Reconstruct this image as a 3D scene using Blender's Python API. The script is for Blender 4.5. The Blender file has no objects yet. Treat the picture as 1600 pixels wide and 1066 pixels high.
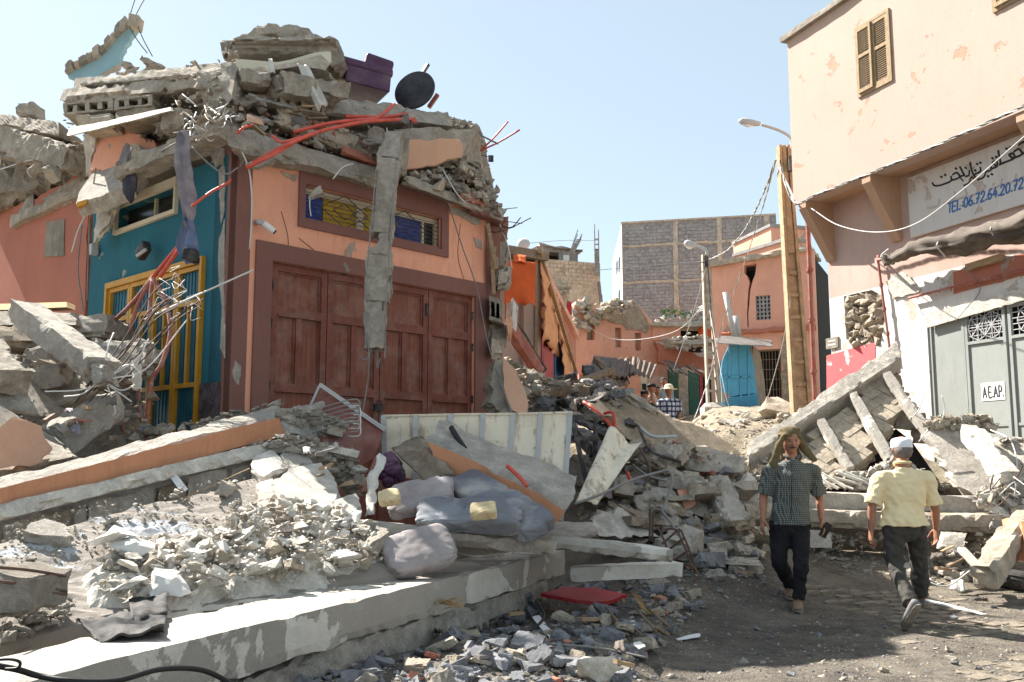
import bpy, bmesh, math, random
from mathutils import Vector, Matrix, noise
from mathutils.geometry import tessellate_polygon
R = math.radians
V = Vector
sc = bpy.context.scene
col = sc.collection
rnd = random.Random(7)

# ------------------------------------------------------------------ camera
F = 1500.0; TILT = math.atan(192 / F); CAM = V((0, 0, 1.35))
cam = bpy.data.cameras.new('camera'); cam.sensor_width = 36; cam.lens = 36 * F / 1600
cam.clip_end = 3000; cam.clip_start = .05
co = bpy.data.objects.new('camera', cam); col.objects.link(co)
co.location = CAM; co.rotation_euler = (R(90) + TILT, 0, 0); sc.camera = co

# ------------------------------------------------------------------ light
SUN_EL, SUN_DIR = R(45.5), V((-.78, .63, 0)).normalized()      # horizontal direction towards the sun
w = bpy.data.worlds.new('World'); sc.world = w; w.use_nodes = True
nt = w.node_tree; bg = nt.nodes['Background']
sky = nt.nodes.new('ShaderNodeTexSky'); sky.sky_type = 'NISHITA'; sky.sun_disc = False
sky.sun_elevation = SUN_EL; sky.sun_rotation = math.atan2(SUN_DIR.x, SUN_DIR.y)
sky.altitude = 1000; sky.air_density = 1.0; sky.dust_density = 1.5; sky.ozone_density = .6
hz = nt.nodes.new('ShaderNodeMix'); hz.data_type = 'RGBA'; hz.inputs[0].default_value = .76; hz.inputs[7].default_value = (1.22, 1.40, 1.34, 1)
nt.links.new(sky.outputs[0], hz.inputs[6]); nt.links.new(hz.outputs[2], bg.inputs[0]); bg.inputs[1].default_value = .15
sd = bpy.data.lights.new('sun', 'SUN'); sd.energy = 5.0; sd.angle = R(.53); sd.color = (1, .95, .87)
so = bpy.data.objects.new('sun', sd); col.objects.link(so)
sv = V((SUN_DIR.x * math.cos(SUN_EL), SUN_DIR.y * math.cos(SUN_EL), math.sin(SUN_EL)))
so.rotation_euler = sv.to_track_quat('Z', 'Y').to_euler(); so.location = sv * 40
sc.view_settings.view_transform = 'Standard'; sc.view_settings.look = 'None'
sc.view_settings.gamma = 1; sc.view_settings.use_curve_mapping = False
sc.view_settings.exposure = 1.62
sc.cycles.max_bounces = 6; sc.cycles.diffuse_bounces = 4

# ------------------------------------------------------------------ pixel -> place
def ray(px, py):
    x = (px - 800) / F; z = (533 - py) / F
    c, s = math.cos(TILT), math.sin(TILT)
    return V((x, c - z * s, s + z * c))
def P(px, py, Y):
    d = ray(px, py); return CAM + d * (Y / d.y)
def G(px, py, z=0.0):
    d = ray(px, py); return CAM + d * ((z - CAM.z) / d.z)
def S(Y): return Y / F       # metres per pixel at distance Y

# ------------------------------------------------------------------ objects
OFF = {}
def tag(o, label=None, cat=None, group=None, kind=None):
    if label: o['label'] = label
    if cat: o['category'] = cat
    if group: o['group'] = group
    if kind: o['kind'] = kind
    return o
def thing(name, label, cat, loc, group=None):
    o = bpy.data.objects.new(name, None); col.objects.link(o); o.location = loc
    o.empty_display_size = .1
    OFF[o.name] = V(loc); return tag(o, label, cat, group)
def fillet(me, smooth):
    if smooth: me.polygons.foreach_set('use_smooth', [True] * len(me.polygons))
class MB:
    def __init__(s): s.v = []; s.f = []; s.m = []; s.mi = 0
    def add(s, vs, fs):
        b = len(s.v); s.v.extend(V(p) for p in vs)
        for f in fs: s.f.append(tuple(i + b for i in f)); s.m.append(s.mi)
        return s
    def hexa(s, a, b, c, d, t):   # quad a b c d plus thickness vector t
        q = [V(a), V(b), V(c), V(d)]; q += [p + t for p in q]
        return s.add(q, [(0, 1, 2, 3), (7, 6, 5, 4), (0, 4, 5, 1), (1, 5, 6, 2), (2, 6, 7, 3), (3, 7, 4, 0)])
    def box(s, c, sz, M=None):
        x, y, z = [k / 2 for k in sz]
        q = [V(p) for p in ((-x, -y, -z), (x, -y, -z), (x, y, -z), (-x, y, -z), (-x, -y, z), (x, -y, z), (x, y, z), (-x, y, z))]
        if M is not None: q = [M @ p for p in q]
        return s.add([p + V(c) for p in q], [(0, 3, 2, 1), (4, 5, 6, 7), (0, 1, 5, 4), (1, 2, 6, 5), (2, 3, 7, 6), (3, 0, 4, 7)])
    def bar(s, a, b, wd, h, up=(0, 0, 1)):   # box bar from a to b
        a, b = V(a), V(b); d = (b - a).normalized(); up = V(up)
        r = d.cross(up)
        if r.length < 1e-4: r = d.cross(V((1, 0, 0)))
        r.normalize(); u = r.cross(d).normalized()
        q = [a - r * wd / 2 - u * h / 2, a + r * wd / 2 - u * h / 2, a + r * wd / 2 + u * h / 2, a - r * wd / 2 + u * h / 2]
        return s.hexa(*q, b - a)
    def tube(s, pts, r, n=6, cap=True):
        pts = [V(p) for p in pts]; k = len(pts); rs = r if isinstance(r, (list, tuple)) else [r] * k
        b = len(s.v); pu = None
        for i, p in enumerate(pts):
            d = (pts[min(i + 1, k - 1)] - pts[max(i - 1, 0)])
            d = d.normalized() if d.length > 1e-9 else V((0, 0, 1))
            if pu is None: pu = d.orthogonal().normalized()
            u = (pu - d * pu.dot(d)); u = u.normalized() if u.length > 1e-6 else d.orthogonal().normalized()
            pu = u; v = d.cross(u)
            for j in range(n):
                a = 2 * math.pi * j / n
                s.v.append(p + (u * math.cos(a) + v * math.sin(a)) * rs[i])
        for i in range(k - 1):
            for j in range(n):
                s.f.append((b + i * n + j, b + i * n + (j + 1) % n, b + (i + 1) * n + (j + 1) % n, b + (i + 1) * n + j)); s.m.append(s.mi)
        if cap:
            s.f.append(tuple(b + j for j in reversed(range(n)))); s.m.append(s.mi)
            s.f.append(tuple(b + (k - 1) * n + j for j in range(n))); s.m.append(s.mi)
        return s
    def poly(s, outer, t, holes=()):  # planar polygon with holes, extruded by t
        loops = [[V(p) for p in outer]] + [[V(p) for p in h] for h in holes]
        flat = [p for l in loops for p in l]; n = len(flat)
        tris = tessellate_polygon(loops)
        s.add(flat + [p + t for p in flat], [tuple(x) for x in tris] + [(x[2] + n, x[1] + n, x[0] + n) for x in tris])
        b = len(s.v) - 2 * n; o = 0
        for l in loops:
            k = len(l)
            for i in range(k):
                j = (i + 1) % k
                s.f.append((b + o + i, b + o + j, b + o + j + n, b + o + i + n)); s.m.append(s.mi)
            o += k
        return s
    def lathe(s, c, prof, n=16, M=None):  # prof: (r,z)
        b = len(s.v)
        for r, z in prof:
            for j in range(n):
                a = 2 * math.pi * j / n; p = V((r * math.cos(a), r * math.sin(a), z))
                s.v.append((M @ p if M is not None else p) + V(c))
        for i in range(len(prof) - 1):
            for j in range(n):
                s.f.append((b + i * n + j, b + i * n + (j + 1) % n, b + (i + 1) * n + (j + 1) % n, b + (i + 1) * n + j)); s.m.append(s.mi)
        return s
    def mesh(s, name, off=V((0, 0, 0)), smooth=False, fix=True):
        me = bpy.data.meshes.new(name)
        me.from_pydata([tuple(p - off) for p in s.v], [], s.f)
        if any(s.m): me.polygons.foreach_set('material_index', s.m)
        if fix:
            bm = bmesh.new(); bm.from_mesh(me); bmesh.ops.recalc_face_normals(bm, faces=bm.faces)
            bm.to_mesh(me); bm.free()
        fillet(me, smooth); me.update(); return me
def link(name, me, mat, parent=None, loc=None):
    o = bpy.data.objects.new(name, me); col.objects.link(o)
    for m_ in (mat if isinstance(mat, (list, tuple)) else [mat]):
        if m_ is not None: me.materials.append(m_)
    if parent is not None: o.parent = parent; OFF[o.name] = OFF[parent.name].copy()
    if loc is not None: o.location = loc
    return o
def build(mb, name, mat, parent=None, smooth=False, label=None, cat=None, group=None, kind=None, fix=True):
    if parent is not None:
        o = link(name, mb.mesh(name, OFF[parent.name], smooth, fix), mat, parent)
    else:
        xs = [p.x for p in mb.v]; ys = [p.y for p in mb.v]; zs = [p.z for p in mb.v]
        c = V(((min(xs) + max(xs)) / 2, (min(ys) + max(ys)) / 2, min(zs)))
        o = link(name, mb.mesh(name, c, smooth, fix), mat); o.location = c; OFF[o.name] = c
    return tag(o, label, cat, group, kind)

def nz(p, s, seed=0.0): return noise.noise(V((p.x * s + seed * 7.13, p.y * s - seed * 3.7, p.z * s + seed * 1.91)))
def cr(pts, k=6):    # catmull-rom
    pts = [V(p) for p in pts]
    if len(pts) < 3: return pts
    q = [pts[0] * 2 - pts[1]] + pts + [pts[-1] * 2 - pts[-2]]; out = []
    for i in range(1, len(q) - 2):
        a, b, c, d = q[i - 1:i + 3]
        for j in range(k):
            t = j / k
            out.append(.5 * ((2 * b) + (c - a) * t + (2 * a - 5 * b + 4 * c - d) * t * t + (3 * b - a - 3 * c + d) * t ** 3))
    return out + [pts[-1]]
def rbox(mb, q, t, step=.12, amp=.012, chip=.03, brk=0.0, sd=None, maxn=70):
    """rough concrete hexahedron: quad q (4 points) + thickness vector t; worn arrises, broken ends"""
    if sd is None: sd = rnd.random() * 90
    q = [V(p) for p in q]
    def T(u, v, w_):
        a = q[0].lerp(q[1], u); b = q[3].lerp(q[2], u)
        return a.lerp(b, v) + t * w_
    L = [max((q[1] - q[0]).length, (q[2] - q[3]).length), max((q[3] - q[0]).length, (q[2] - q[1]).length), t.length]
    n = [max(1, min(maxn, int(round(l / step)))) for l in L]
    n = [max(k, 2) if L[i] > .05 else k for i, k in enumerate(n)]
    cen = T(.5, .5, .5); idx = {}; vs = []
    ax = [(q[1] - q[0]).normalized(), (q[3] - q[0]).normalized(), t.normalized()]
    def vert(i, j, k):
        key = (i, j, k)
        if key in idx: return idx[key]
        u = (i / n[0], j / n[1], k / n[2]); p = T(*u)
        on = [u[a] in (0.0, 1.0) for a in range(3)]
        d = V((0, 0, 0))
        for a in range(3):
            if on[a]:
                s_ = 1 if u[a] == 1.0 else -1
                m = nz(p, 2.3, sd + a) * amp * .9 + (.3 - abs(nz(p, 6, sd + a)) * 1.3) * amp * .7 + nz(p, 19, sd + a) * amp * .45
                if a == 0 and brk: m -= brk * (.55 + .9 * nz(p, 5, sd + 4) + .6 * nz(p, 14, sd + 6))
                d += ax[a] * s_ * m
        if sum(on) >= 2:
            c_ = max(0, min(1.3, nz(p, 3.1, sd + 9) * 2.2 + .15 + 1.3 * nz(p, 13, sd + 3))) * chip * .8
            for a in range(3):
                if on[a]: d -= ax[a] * (1 if u[a] == 1.0 else -1) * c_
        idx[key] = len(vs); vs.append(p + d); return idx[key]
    fs = []
    for (a, b, c) in ((0, 1, 2), (1, 2, 0), (2, 0, 1)):
        for side in (0, n[c]):
            for i in range(n[a]):
                for j in range(n[b]):
                    f = []
                    for (x, y) in ((i, j), (i + 1, j), (i + 1, j + 1), (i, j + 1)):
                        k3 = [0, 0, 0]; k3[a] = x; k3[b] = y; k3[c] = side; f.append(vert(*k3))
                    fs.append(tuple(f if side else f[::-1]))
    mb.add(vs, fs); return mb
def rbar(mb, a, b, wd, h, up=(0, 0, 1), **k):
    a, b = V(a), V(b); d = (b - a).normalized(); r = d.cross(V(up)).normalized(); u = r.cross(d)
    return rbox(mb, [a - r * wd / 2 - u * h / 2, b - r * wd / 2 - u * h / 2, b + r * wd / 2 - u * h / 2, a + r * wd / 2 - u * h / 2], u * h, **k)
def rpoly(mb, pts, t, step=.07, jit=.02, layers=3, holes=(), keep=(), sd=None):
    """broken flat piece: outline resampled and jagged, thickness vector t"""
    if sd is None: sd = rnd.random() * 90
    pts = [V(p) for p in pts]; n = t.normalized(); out = []
    c = sum(pts, V((0, 0, 0))) / len(pts); nn = V((0, 0, 0))
    for i in range(len(pts)): nn += (pts[i] - c).cross(pts[(i + 1) % len(pts)] - c)
    nn.normalize(); pts = [p - nn * (p - c).dot(nn) for p in pts]
    for i, p in enumerate(pts):
        q = pts[(i + 1) % len(pts)]; k = max(1, min(40, int((q - p).length / step)))
        for j in range(k):
            m = p.lerp(q, j / k)
            if i not in keep:
                o = (m - c); o -= nn * o.dot(nn); o = o.normalized() if o.length > 1e-6 else o
                m = m + o * jit * (1.6 * nz(m, 3, sd) + 1.2 * nz(m, 9, sd) + .6 * nz(m, 25, sd))
            out.append(m)
    N = len(out); vs = []; rings = layers + 1
    for l in range(rings):
        for i, p in enumerate(out):
            w_ = l / layers; o = (p - c); o -= nn * o.dot(nn); o = o.normalized() if o.length > 1e-6 else o
            vs.append(p + t * w_ + (o * jit * 1.2 * (nz(p + t * w_, 12, sd + l)) if 0 < l < layers else V((0, 0, 0))) )
    loops = [out] + [[V(p) for p in h] for h in holes]
    fs = []
    if not holes:
        tr = tessellate_polygon([out])
        fs += [tuple(x) for x in tr] + [tuple(y + N * layers for y in x[::-1]) for x in tr]
        for l in range(layers):
            for i in range(N):
                j = (i + 1) % N
                fs.append((l * N + i, l * N + j, (l + 1) * N + j, (l + 1) * N + i))
        mb.add(vs, fs)
    else:
        mb.poly(out, t, holes)
    return mb
# ------------------------------------------------------------------ rocks
def hull(seed, sx=1, sy=1, sz=1, n=13, detail=0):
    r_ = random.Random(seed); bm = bmesh.new()
    for i in range(n):
        p = V((r_.uniform(-1, 1), r_.uniform(-1, 1), r_.uniform(-1, 1)))
        m_ = max(abs(p.x), abs(p.y), abs(p.z)); p = p / (m_ ** .55 + 1e-6) * r_.uniform(.75, 1)
        bm.verts.new((p.x * sx * .5, p.y * sy * .5, p.z * sz * .5))
    g = bmesh.ops.convex_hull(bm, input=bm.verts)
    loose = [v_ for v_ in bm.verts if not v_.link_faces]
    bmesh.ops.delete(bm, geom=loose, context='VERTS')
    if detail:
        bmesh.ops.subdivide_edges(bm, edges=bm.edges, cuts=detail, use_grid_fill=True)
        bmesh.ops.triangulate(bm, faces=bm.faces)
        bm.normal_update()
        for v_ in bm.verts:
            d = nz(v_.co, 3.5, seed) * .05 + nz(v_.co, 9, seed) * .03
            v_.co += v_.normal * (d - .01)
    me = bpy.data.meshes.new('rock'); bmesh.ops.recalc_face_normals(bm, faces=bm.faces); bm.to_mesh(me); bm.free()
    return me
ROCKS = [hull(100 + i, 1, rnd.uniform(.6, 1), rnd.uniform(.4, .85), rnd.randint(10, 16)) for i in range(14)]
BIG = [hull(300 + i, 1, rnd.uniform(.6, .95), rnd.uniform(.4, .8), rnd.randint(10, 14), 3) for i in range(10)]
FLAT = [hull(500 + i, 1, rnd.uniform(.55, .95), rnd.uniform(.16, .3), rnd.randint(11, 15), 2) for i in range(8)]
BOXP = []
for k_ in range(7):
    b_ = MB(); lx, ly, lz = 1, rnd.uniform(.4, .8), rnd.uniform(.16, .4)
    rbox(b_, [V((-lx / 2, -ly / 2, -lz / 2)), V((lx / 2, -ly / 2, -lz / 2)), V((lx / 2 + rnd.uniform(-.25, .05), ly / 2, -lz / 2)), V((-lx / 2 + rnd.uniform(-.05, .25), ly / 2, -lz / 2))], V((0, 0, lz)), step=.1, amp=.025, chip=.09, brk=.08, sd=k_ * 3.3)
    BOXP.append(b_.mesh('slab_piece'))
_mm = {}
def with_mat(me, mat):
    k = (me.name, mat.name)
    if k not in _mm:
        m2 = me.copy(); m2.materials.clear(); m2.materials.append(mat); _mm[k] = m2
    return _mm[k]
def rock_at(pos, size, mat, pool, name, label=None, cat=None, group=None, parent=None, tilt=1.0, r_=rnd, kind=None, flatten=None):
    o = bpy.data.objects.new(name, with_mat(r_.choice(pool), mat)); col.objects.link(o)
    sc_ = V((size, size, size))
    o.scale = sc_; o.rotation_euler = (r_.uniform(-.5, .5) * tilt, r_.uniform(-.5, .5) * tilt, r_.uniform(0, 6.28))
    o.location = pos
    if parent is not None: o.parent = parent; o.location = V(pos) - OFF[parent.name]
    return tag(o, label, cat, group, kind)
def rock_mb(mb, pos, size, pool, r_=rnd, tilt=1.0):
    me = r_.choice(pool)
    M = Matrix.Rotation(r_.uniform(0, 6.28), 3, 'Z') @ Matrix.Rotation(r_.uniform(-.6, .6) * tilt, 3, 'X')
    mb.add([(M @ v_.co) * size + V(pos) for v_ in me.vertices], [tuple(p.vertices) for p in me.polygons])
def inpoly(x, y, pl):
    c = False; j = len(pl) - 1
    for i in range(len(pl)):
        xi, yi = pl[i]; xj, yj = pl[j]
        if (yi > y) != (yj > y) and x < (xj - xi) * (y - yi) / (yj - yi) + xi: c = not c
        j = i
    return c
def lin(x, tab):
    if x <= tab[0][0]: return tab[0][1]
    for (a, b), (c, d) in zip(tab, tab[1:]):
        if x <= c: return b + (d - b) * (x - a) / (c - a)
    return tab[-1][1]
def sstep(a, b, x):
    t = max(0, min(1, (x - a) / (b - a))); return t * t * (3 - 2 * t)
# ------------------------------------------------------------------ materials
def srgb(r, g, b): return tuple(((c / 255) / 12.92 if c / 255 <= .04045 else ((c / 255 + .055) / 1.055) ** 2.4) for c in (r, g, b)) + (1,)
class N:
    def __init__(s, name):
        s.m = bpy.data.materials.new(name); s.m.use_nodes = True; s.t = s.m.node_tree
        s.b = s.t.nodes['Principled BSDF']; s.b.inputs['Specular IOR Level'].default_value = .3
        s.geo = None
    def pos(s, obj=False):
        if obj:
            return s.t.nodes.new('ShaderNodeTexCoord').outputs['Object']
        if s.geo is None: s.geo = s.t.nodes.new('ShaderNodeNewGeometry')
        return s.geo.outputs['Position']
    def noise(s, scale, detail=5, rough=.6, src=None, dist=0, stretch=None):
        n = s.t.nodes.new('ShaderNodeTexNoise'); n.inputs['Scale'].default_value = scale
        n.inputs['Detail'].default_value = detail; n.inputs['Roughness'].default_value = rough; n.inputs['Distortion'].default_value = dist
        v = src or s.pos()
        if stretch:
            mp = s.t.nodes.new('ShaderNodeMapping'); mp.inputs['Scale'].default_value = stretch; s.t.links.new(v, mp.inputs[0]); v = mp.outputs[0]
        s.t.links.new(v, n.inputs['Vector']); return n.outputs['Fac']
    def vor(s, scale, feature='F1', src=None):
        n = s.t.nodes.new('ShaderNodeTexVoronoi'); n.feature = feature; n.inputs['Scale'].default_value = scale
        s.t.links.new(src or s.pos(), n.inputs['Vector']); return n.outputs[0]
    def ramp(s, fac, a, b, ca=0, cb=1):
        n = s.t.nodes.new('ShaderNodeMapRange'); n.inputs['From Min'].default_value = a; n.inputs['From Max'].default_value = b
        n.inputs['To Min'].default_value = ca; n.inputs['To Max'].default_value = cb; s.t.links.new(fac, n.inputs['Value']); return n.outputs[0]
    def mix(s, fac, a, b, mode='MIX'):
        n = s.t.nodes.new('ShaderNodeMix'); n.data_type = 'RGBA'; n.blend_type = mode
        for sock, v in ((n.inputs['Factor'], fac), (n.inputs['A'], a), (n.inputs['B'], b)): s.put(sock, v)
        # RGBA sockets
        s.put(n.inputs[6], a); s.put(n.inputs[7], b); return n.outputs[2]
    def math(s, op, a, b=0.0):
        n = s.t.nodes.new('ShaderNodeMath'); n.operation = op; s.put(n.inputs[0], a); s.put(n.inputs[1], b); return n.outputs[0]
    def put(s, sock, v):
        if hasattr(v, 'is_output'): s.t.links.new(v, sock)
        else:
            try: sock.default_value = v
            except Exception: pass
    def bump(s, h, strength=.4, dist=.02, prev=None):
        n = s.t.nodes.new('ShaderNodeBump'); n.inputs['Strength'].default_value = strength; n.inputs['Distance'].default_value = dist
        s.t.links.new(h, n.inputs['Height'])
        if prev is not None: s.t.links.new(prev, n.inputs['Normal'])
        return n.outputs[0]
    def out(s, c, rough=.9, normal=None):
        s.put(s.b.inputs['Base Color'], c); s.put(s.b.inputs['Roughness'], rough)
        if normal is not None: s.t.links.new(normal, s.b.inputs['Normal'])
        return s.m
def c3(c, k=1.0): return (c[0] * k, c[1] * k, c[2] * k, 1)
def concrete(name, base, dark=None, light=None, grit=60, bump=.6, stain=.5):
    """weathered concrete: blotches, stains, dust, aggregate grit"""
    s = N(name); dark = dark or c3(base, .62); light = light or c3(base, 1.3)
    a = s.mix(s.ramp(s.noise(1.7, 6), .35, .68), dark, base)
    b = s.mix(s.ramp(s.noise(6, 6, .65), .45, .7), a, light)
    g = s.noise(grit, 4, .7)
    c = s.mix(s.ramp(g, .3, .75, .0, .5), b, c3(base, .5)); c = s.mix(s.ramp(s.noise(26, 6, .75), .52, .72, 0, .55), c, c3(light, 1.1))
    c = s.mix(s.ramp(s.noise(2.2, 4, src=None, stretch=(3, 3, .6)), .56, .72, 0, stain), c, c3(dark, .7))
    n1 = s.bump(s.noise(11, 10, .8), min(1, bump * 1.5), .07); n2 = s.bump(g, bump, .02, n1)
    n3 = s.bump(s.vor(38), bump * .5, .012, n2)
    return s.out(c, .93, n3)
def paint(name, base, chip_col=None, chip=.66, fade=1.18, dirt=None, bump=.25, cscale=2.0, grime=.3, spots=0):
    """painted plaster with fading, grime streaks and chips that show what is beneath"""
    s = N(name); dirt = dirt or c3(base, .55)
    a = s.mix(s.ramp(s.noise(.9, 5), .35, .65), base, c3(base, fade))
    a = s.mix(s.ramp(s.noise(7, 6, .7, stretch=(1, 1, .25)), .5, .8, 0, grime), a, dirt)
    a = s.mix(s.ramp(s.noise(45, 3), .35, .75, 0, .16), a, dirt)
    h = s.noise(22, 6, .65)
    nrm = s.bump(h, bump, .012)
    if chip_col:
        cf = s.ramp(s.noise(cscale, 9, .62, dist=.4), chip, chip + .012)
        a = s.mix(cf, a, s.mix(s.noise(12, 5), c3(chip_col, .75), c3(chip_col, 1.15)))
        inv = s.math('SUBTRACT', 1.0, cf)
        nrm = s.bump(inv, .6, .012, nrm)
    if spots:
        sf = s.ramp(s.noise(9, 4, .5), spots, spots + .02); a = s.mix(sf, a, chip_col or dirt)
    return s.out(a, .85, nrm)
def plain(name, base, rough=.7, var=.18, scale=9, metal=0, bump=.1, stretch=None, dust=0.0, obj=False):
    s = N(name); src = s.pos(obj)
    a = s.mix(s.ramp(s.noise(scale, 6, .65, src, stretch=stretch), .3, .72), c3(base, 1 - var), c3(base, 1 + var))
    if dust:
        a = s.mix(s.ramp(s.noise(scale * .6, 6, .7, src), .46, .72, 0, dust), a, (.42, .38, .33, 1))
    s.b.inputs['Metallic'].default_value = metal
    return s.out(a, rough, s.bump(s.noise(scale * 5, 5, .6, src, stretch=stretch), bump, .01))
M = {}
M['concrete'] = concrete('concrete', (.60, .53, .44, 1))
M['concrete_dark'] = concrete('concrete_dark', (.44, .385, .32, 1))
M['concrete_pale'] = concrete('concrete_pale', (.64, .585, .51, 1), stain=.25)
M['stone_grey'] = concrete('stone_grey', (.29, .29, .305, 1), grit=90, bump=.4, stain=.1)
M['stone_dark'] = concrete('stone_dark', (.20, .20, .21, 1), grit=90, bump=.4, stain=.1)
M['stone_tan'] = concrete('stone_tan', (.56, .475, .375, 1), grit=50, bump=.5, stain=.1)
M['brick_pink'] = concrete('brick_pink', (.5, .24, .17, 1), grit=60, bump=.35, stain=.1)
M['plaster_white'] = concrete('plaster_white', (.68, .635, .56, 1), grit=80, bump=.3, stain=.2)
M['slab_tan'] = concrete('slab_tan', (.46, .37, .275, 1), grit=40)
M['block_grey'] = concrete('block_grey', (.36, .36, .365, 1), grit=50, bump=.3)
M['mortar'] = concrete('mortar', (.33, .325, .32, 1), grit=50, bump=.3)
M['block_tan'] = concrete('block_tan', (.54, .46, .36, 1), grit=50, bump=.3)
M['orange_wall'] = paint('orange_wall', (.80, .38, .25, 1), (.42, .34, .29, 1), .65, grime=.55, fade=1.1)
M['brown_paint'] = paint('brown_paint', (.21, .10, .082, 1), (.3, .26, .22, 1), .70, grime=.25)
M['teal_wall'] = paint('teal_wall', (.016, .115, .155, 1), (.3, .33, .3, 1), .66, grime=.6, fade=1.3)
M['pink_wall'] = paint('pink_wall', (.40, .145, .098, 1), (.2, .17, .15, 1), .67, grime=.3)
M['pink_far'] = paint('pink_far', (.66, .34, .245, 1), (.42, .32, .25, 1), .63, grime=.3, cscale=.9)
M['red_wall'] = paint('red_wall', (.42, .16, .105, 1), (.4, .3, .25, 1), .62, grime=.4, cscale=1.2)
M['speckle'] = concrete('speckle', (.14, .105, .12, 1), light=(.3, .27, .28, 1), grit=110, bump=1)
M['peach'] = paint('peach', (.44, .33, .275, 1), (.48, .27, .19, 1), .625, fade=1.06, grime=.55, cscale=2.3, dirt=(.4, .3, .24, 1))
M['soffit'] = paint('soffit', (.42, .27, .18, 1), (.4, .3, .25, 1), .72, grime=.3)
M['mauve'] = paint('mauve', (.46, .33, .28, 1), (.5, .4, .34, 1), .66, grime=.35)
M['whitewash'] = paint('whitewash', (.62, .595, .56, 1), (.5, .42, .35, 1), .62, grime=.5, fade=1.05, dirt=(.45, .38, .32, 1))
M['red_patch'] = paint('red_patch', (.6, .12, .13, 1), (.66, .6, .56, 1), .64, grime=.15)
M['orange_edge'] = paint('orange_edge', (.50, .235, .13, 1), (.45, .4, .34, 1), .60, grime=.5)
M['peach_face'] = paint('peach_face', (.56, .33, .22, 1), (.4, .36, .32, 1), .68, grime=.25)
M['blue_plaster'] = paint('blue_plaster', (.26, .42, .48, 1), (.45, .36, .26, 1), .66, grime=.3)
M['cream'] = paint('cream', (.6, .53, .4, 1), (.4, .36, .3, 1), .67)
M['rebar'] = plain('rebar', (.13, .085, .065, 1), .75, .35, 20, .3)
M['steel_dark'] = plain('steel_dark', (.05, .045, .045, 1), .6, .3, 12, .3, dust=.45)
M['wire'] = plain('wire', (.23, .22, .21, 1), .6, .2)
M['wire_white'] = plain('wire_white', (.62, .6, .57, 1), .6, .1)
M['wire_black'] = plain('wire_black', (.015, .015, .016, 1), .5, .1)
M['pipe_red'] = plain('pipe_red', (.62, .09, .055, 1), .5, .25, 8, dust=.2)
M['pipe_dusty'] = plain('pipe_dusty', (.32, .1, .075, 1), .6, .3, 8, dust=.5)
M['door_wood'] = plain('door_wood', (.21, .07, .044, 1), .55, .35, 5, stretch=(6, 6, .5), bump=.25, dust=.3)
M['door_frame'] = plain('door_frame', (.19, .058, .04, 1), .55, .3, 6, bump=.2, dust=.22)
M['yellow'] = plain('yellow_paint', (.52, .25, .012, 1), .5, .2, 5, dust=.12)
M['teal_door'] = plain('teal_door', (.012, .10, .14, 1), .5, .25, 5, dust=.08)
M['wood'] = plain('wood', (.38, .26, .15, 1), .7, .3, 6, stretch=(1, 1, 5), bump=.3)
M['shutter'] = plain('shutter_wood', (.33, .235, .135, 1), .75, .3, 12, stretch=(2, 2, 1), bump=.5)
M['wood_old'] = plain('wood_old', (.22, .16, .11, 1), .8, .3, 8, stretch=(4, 4, .8), bump=.5)
M['tin'] = plain('tin', (.2, .18, .17, 1), .55, .3, 3, .4, dust=.4)
M['tin_brown'] = plain('tin_brown', (.17, .115, .09, 1), .7, .35, 3, .2, dust=.35)
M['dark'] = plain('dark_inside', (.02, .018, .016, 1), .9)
M['green_metal'] = paint('green_metal', (.27, .285, .27, 1), (.3, .2, .14, 1), .74, grime=.3, bump=.08, cscale=5)
M['green_dark'] = plain('green_shop', (.05, .13, .09, 1), .7, .3)
M['pole_tan'] = concrete('pole_tan', (.52, .36, .22, 1), grit=60, bump=.25, stain=.2)
M['pole_pale'] = concrete('pole_pale', (.5, .43, .35, 1), grit=60, bump=.25, stain=.2)
M['lamp'] = plain('lamp_grey', (.45, .45, .45, 1), .4, .05)
M['white'] = plain('white_paint', (.75, .74, .72, 1), .6, .05)
M['black_paint'] = plain('black_lettering', (.03, .028, .027, 1), .7, .1)
M['faded_paint'] = plain('faded_lettering', (.47, .40, .36, 1), .8, .15, 20)
M['blue_paint'] = plain('blue_lettering', (.045, .15, .38, 1), .7, .1)
M['blue_kiosk'] = paint('blue_kiosk', (.10, .36, .55, 1), (.4, .36, .32, 1), .58, grime=.5, cscale=1.3)
M['purple'] = plain('purple_fabric', (.085, .035, .08, 1), .45, .25, 5, bump=.2, dust=.15)
M['purple_dark'] = plain('dark_seat_fabric', (.03, .022, .032, 1), .6, .25, 6, bump=.2, dust=.12)
M['canvas'] = plain('canvas', (.14, .115, .095, 1), .9, .35, 6, bump=.5)
M['canvas_dark'] = plain('canvas_dark', (.09, .085, .09, 1), .9, .3, 6, bump=.4, dust=.3)
M['awning'] = plain('awning_orange', (.66, .12, .03, 1), .8, .15, 3, bump=.15)
M['awning_faded'] = plain('awning_faded', (.68, .33, .16, 1), .8, .15, 3, bump=.15)
M['blackcloth'] = plain('black_cloth', (.02, .02, .022, 1), .8, .3, 10, bump=.4, dust=.25)
M['greycloth'] = plain('grey_cloth', (.25, .22, .25, 1), .9, .3, 6, bump=.4, dust=.4)
M['bluecloth'] = plain('blue_cloth', (.10, .14, .26, 1), .9, .3, 6, bump=.4, dust=.3)
M['whitecloth'] = plain('white_cloth', (.6, .57, .52, 1), .9, .15, 6, bump=.4)
M['cushion_grey'] = plain('cushion_grey', (.33, .29, .29, 1), .85, .3, 3, bump=.25, dust=.5)
M['foam'] = plain('foam', (.62, .5, .3, 1), .95, .2, 14, bump=.8)
M['panel_cream'] = None
M['paper'] = plain('paper', (.75, .75, .76, 1), .7, .05)
M['redsheet'] = plain('red_sheet', (.35, .015, .02, 1), .5, .25, 5, dust=.1)
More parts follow.
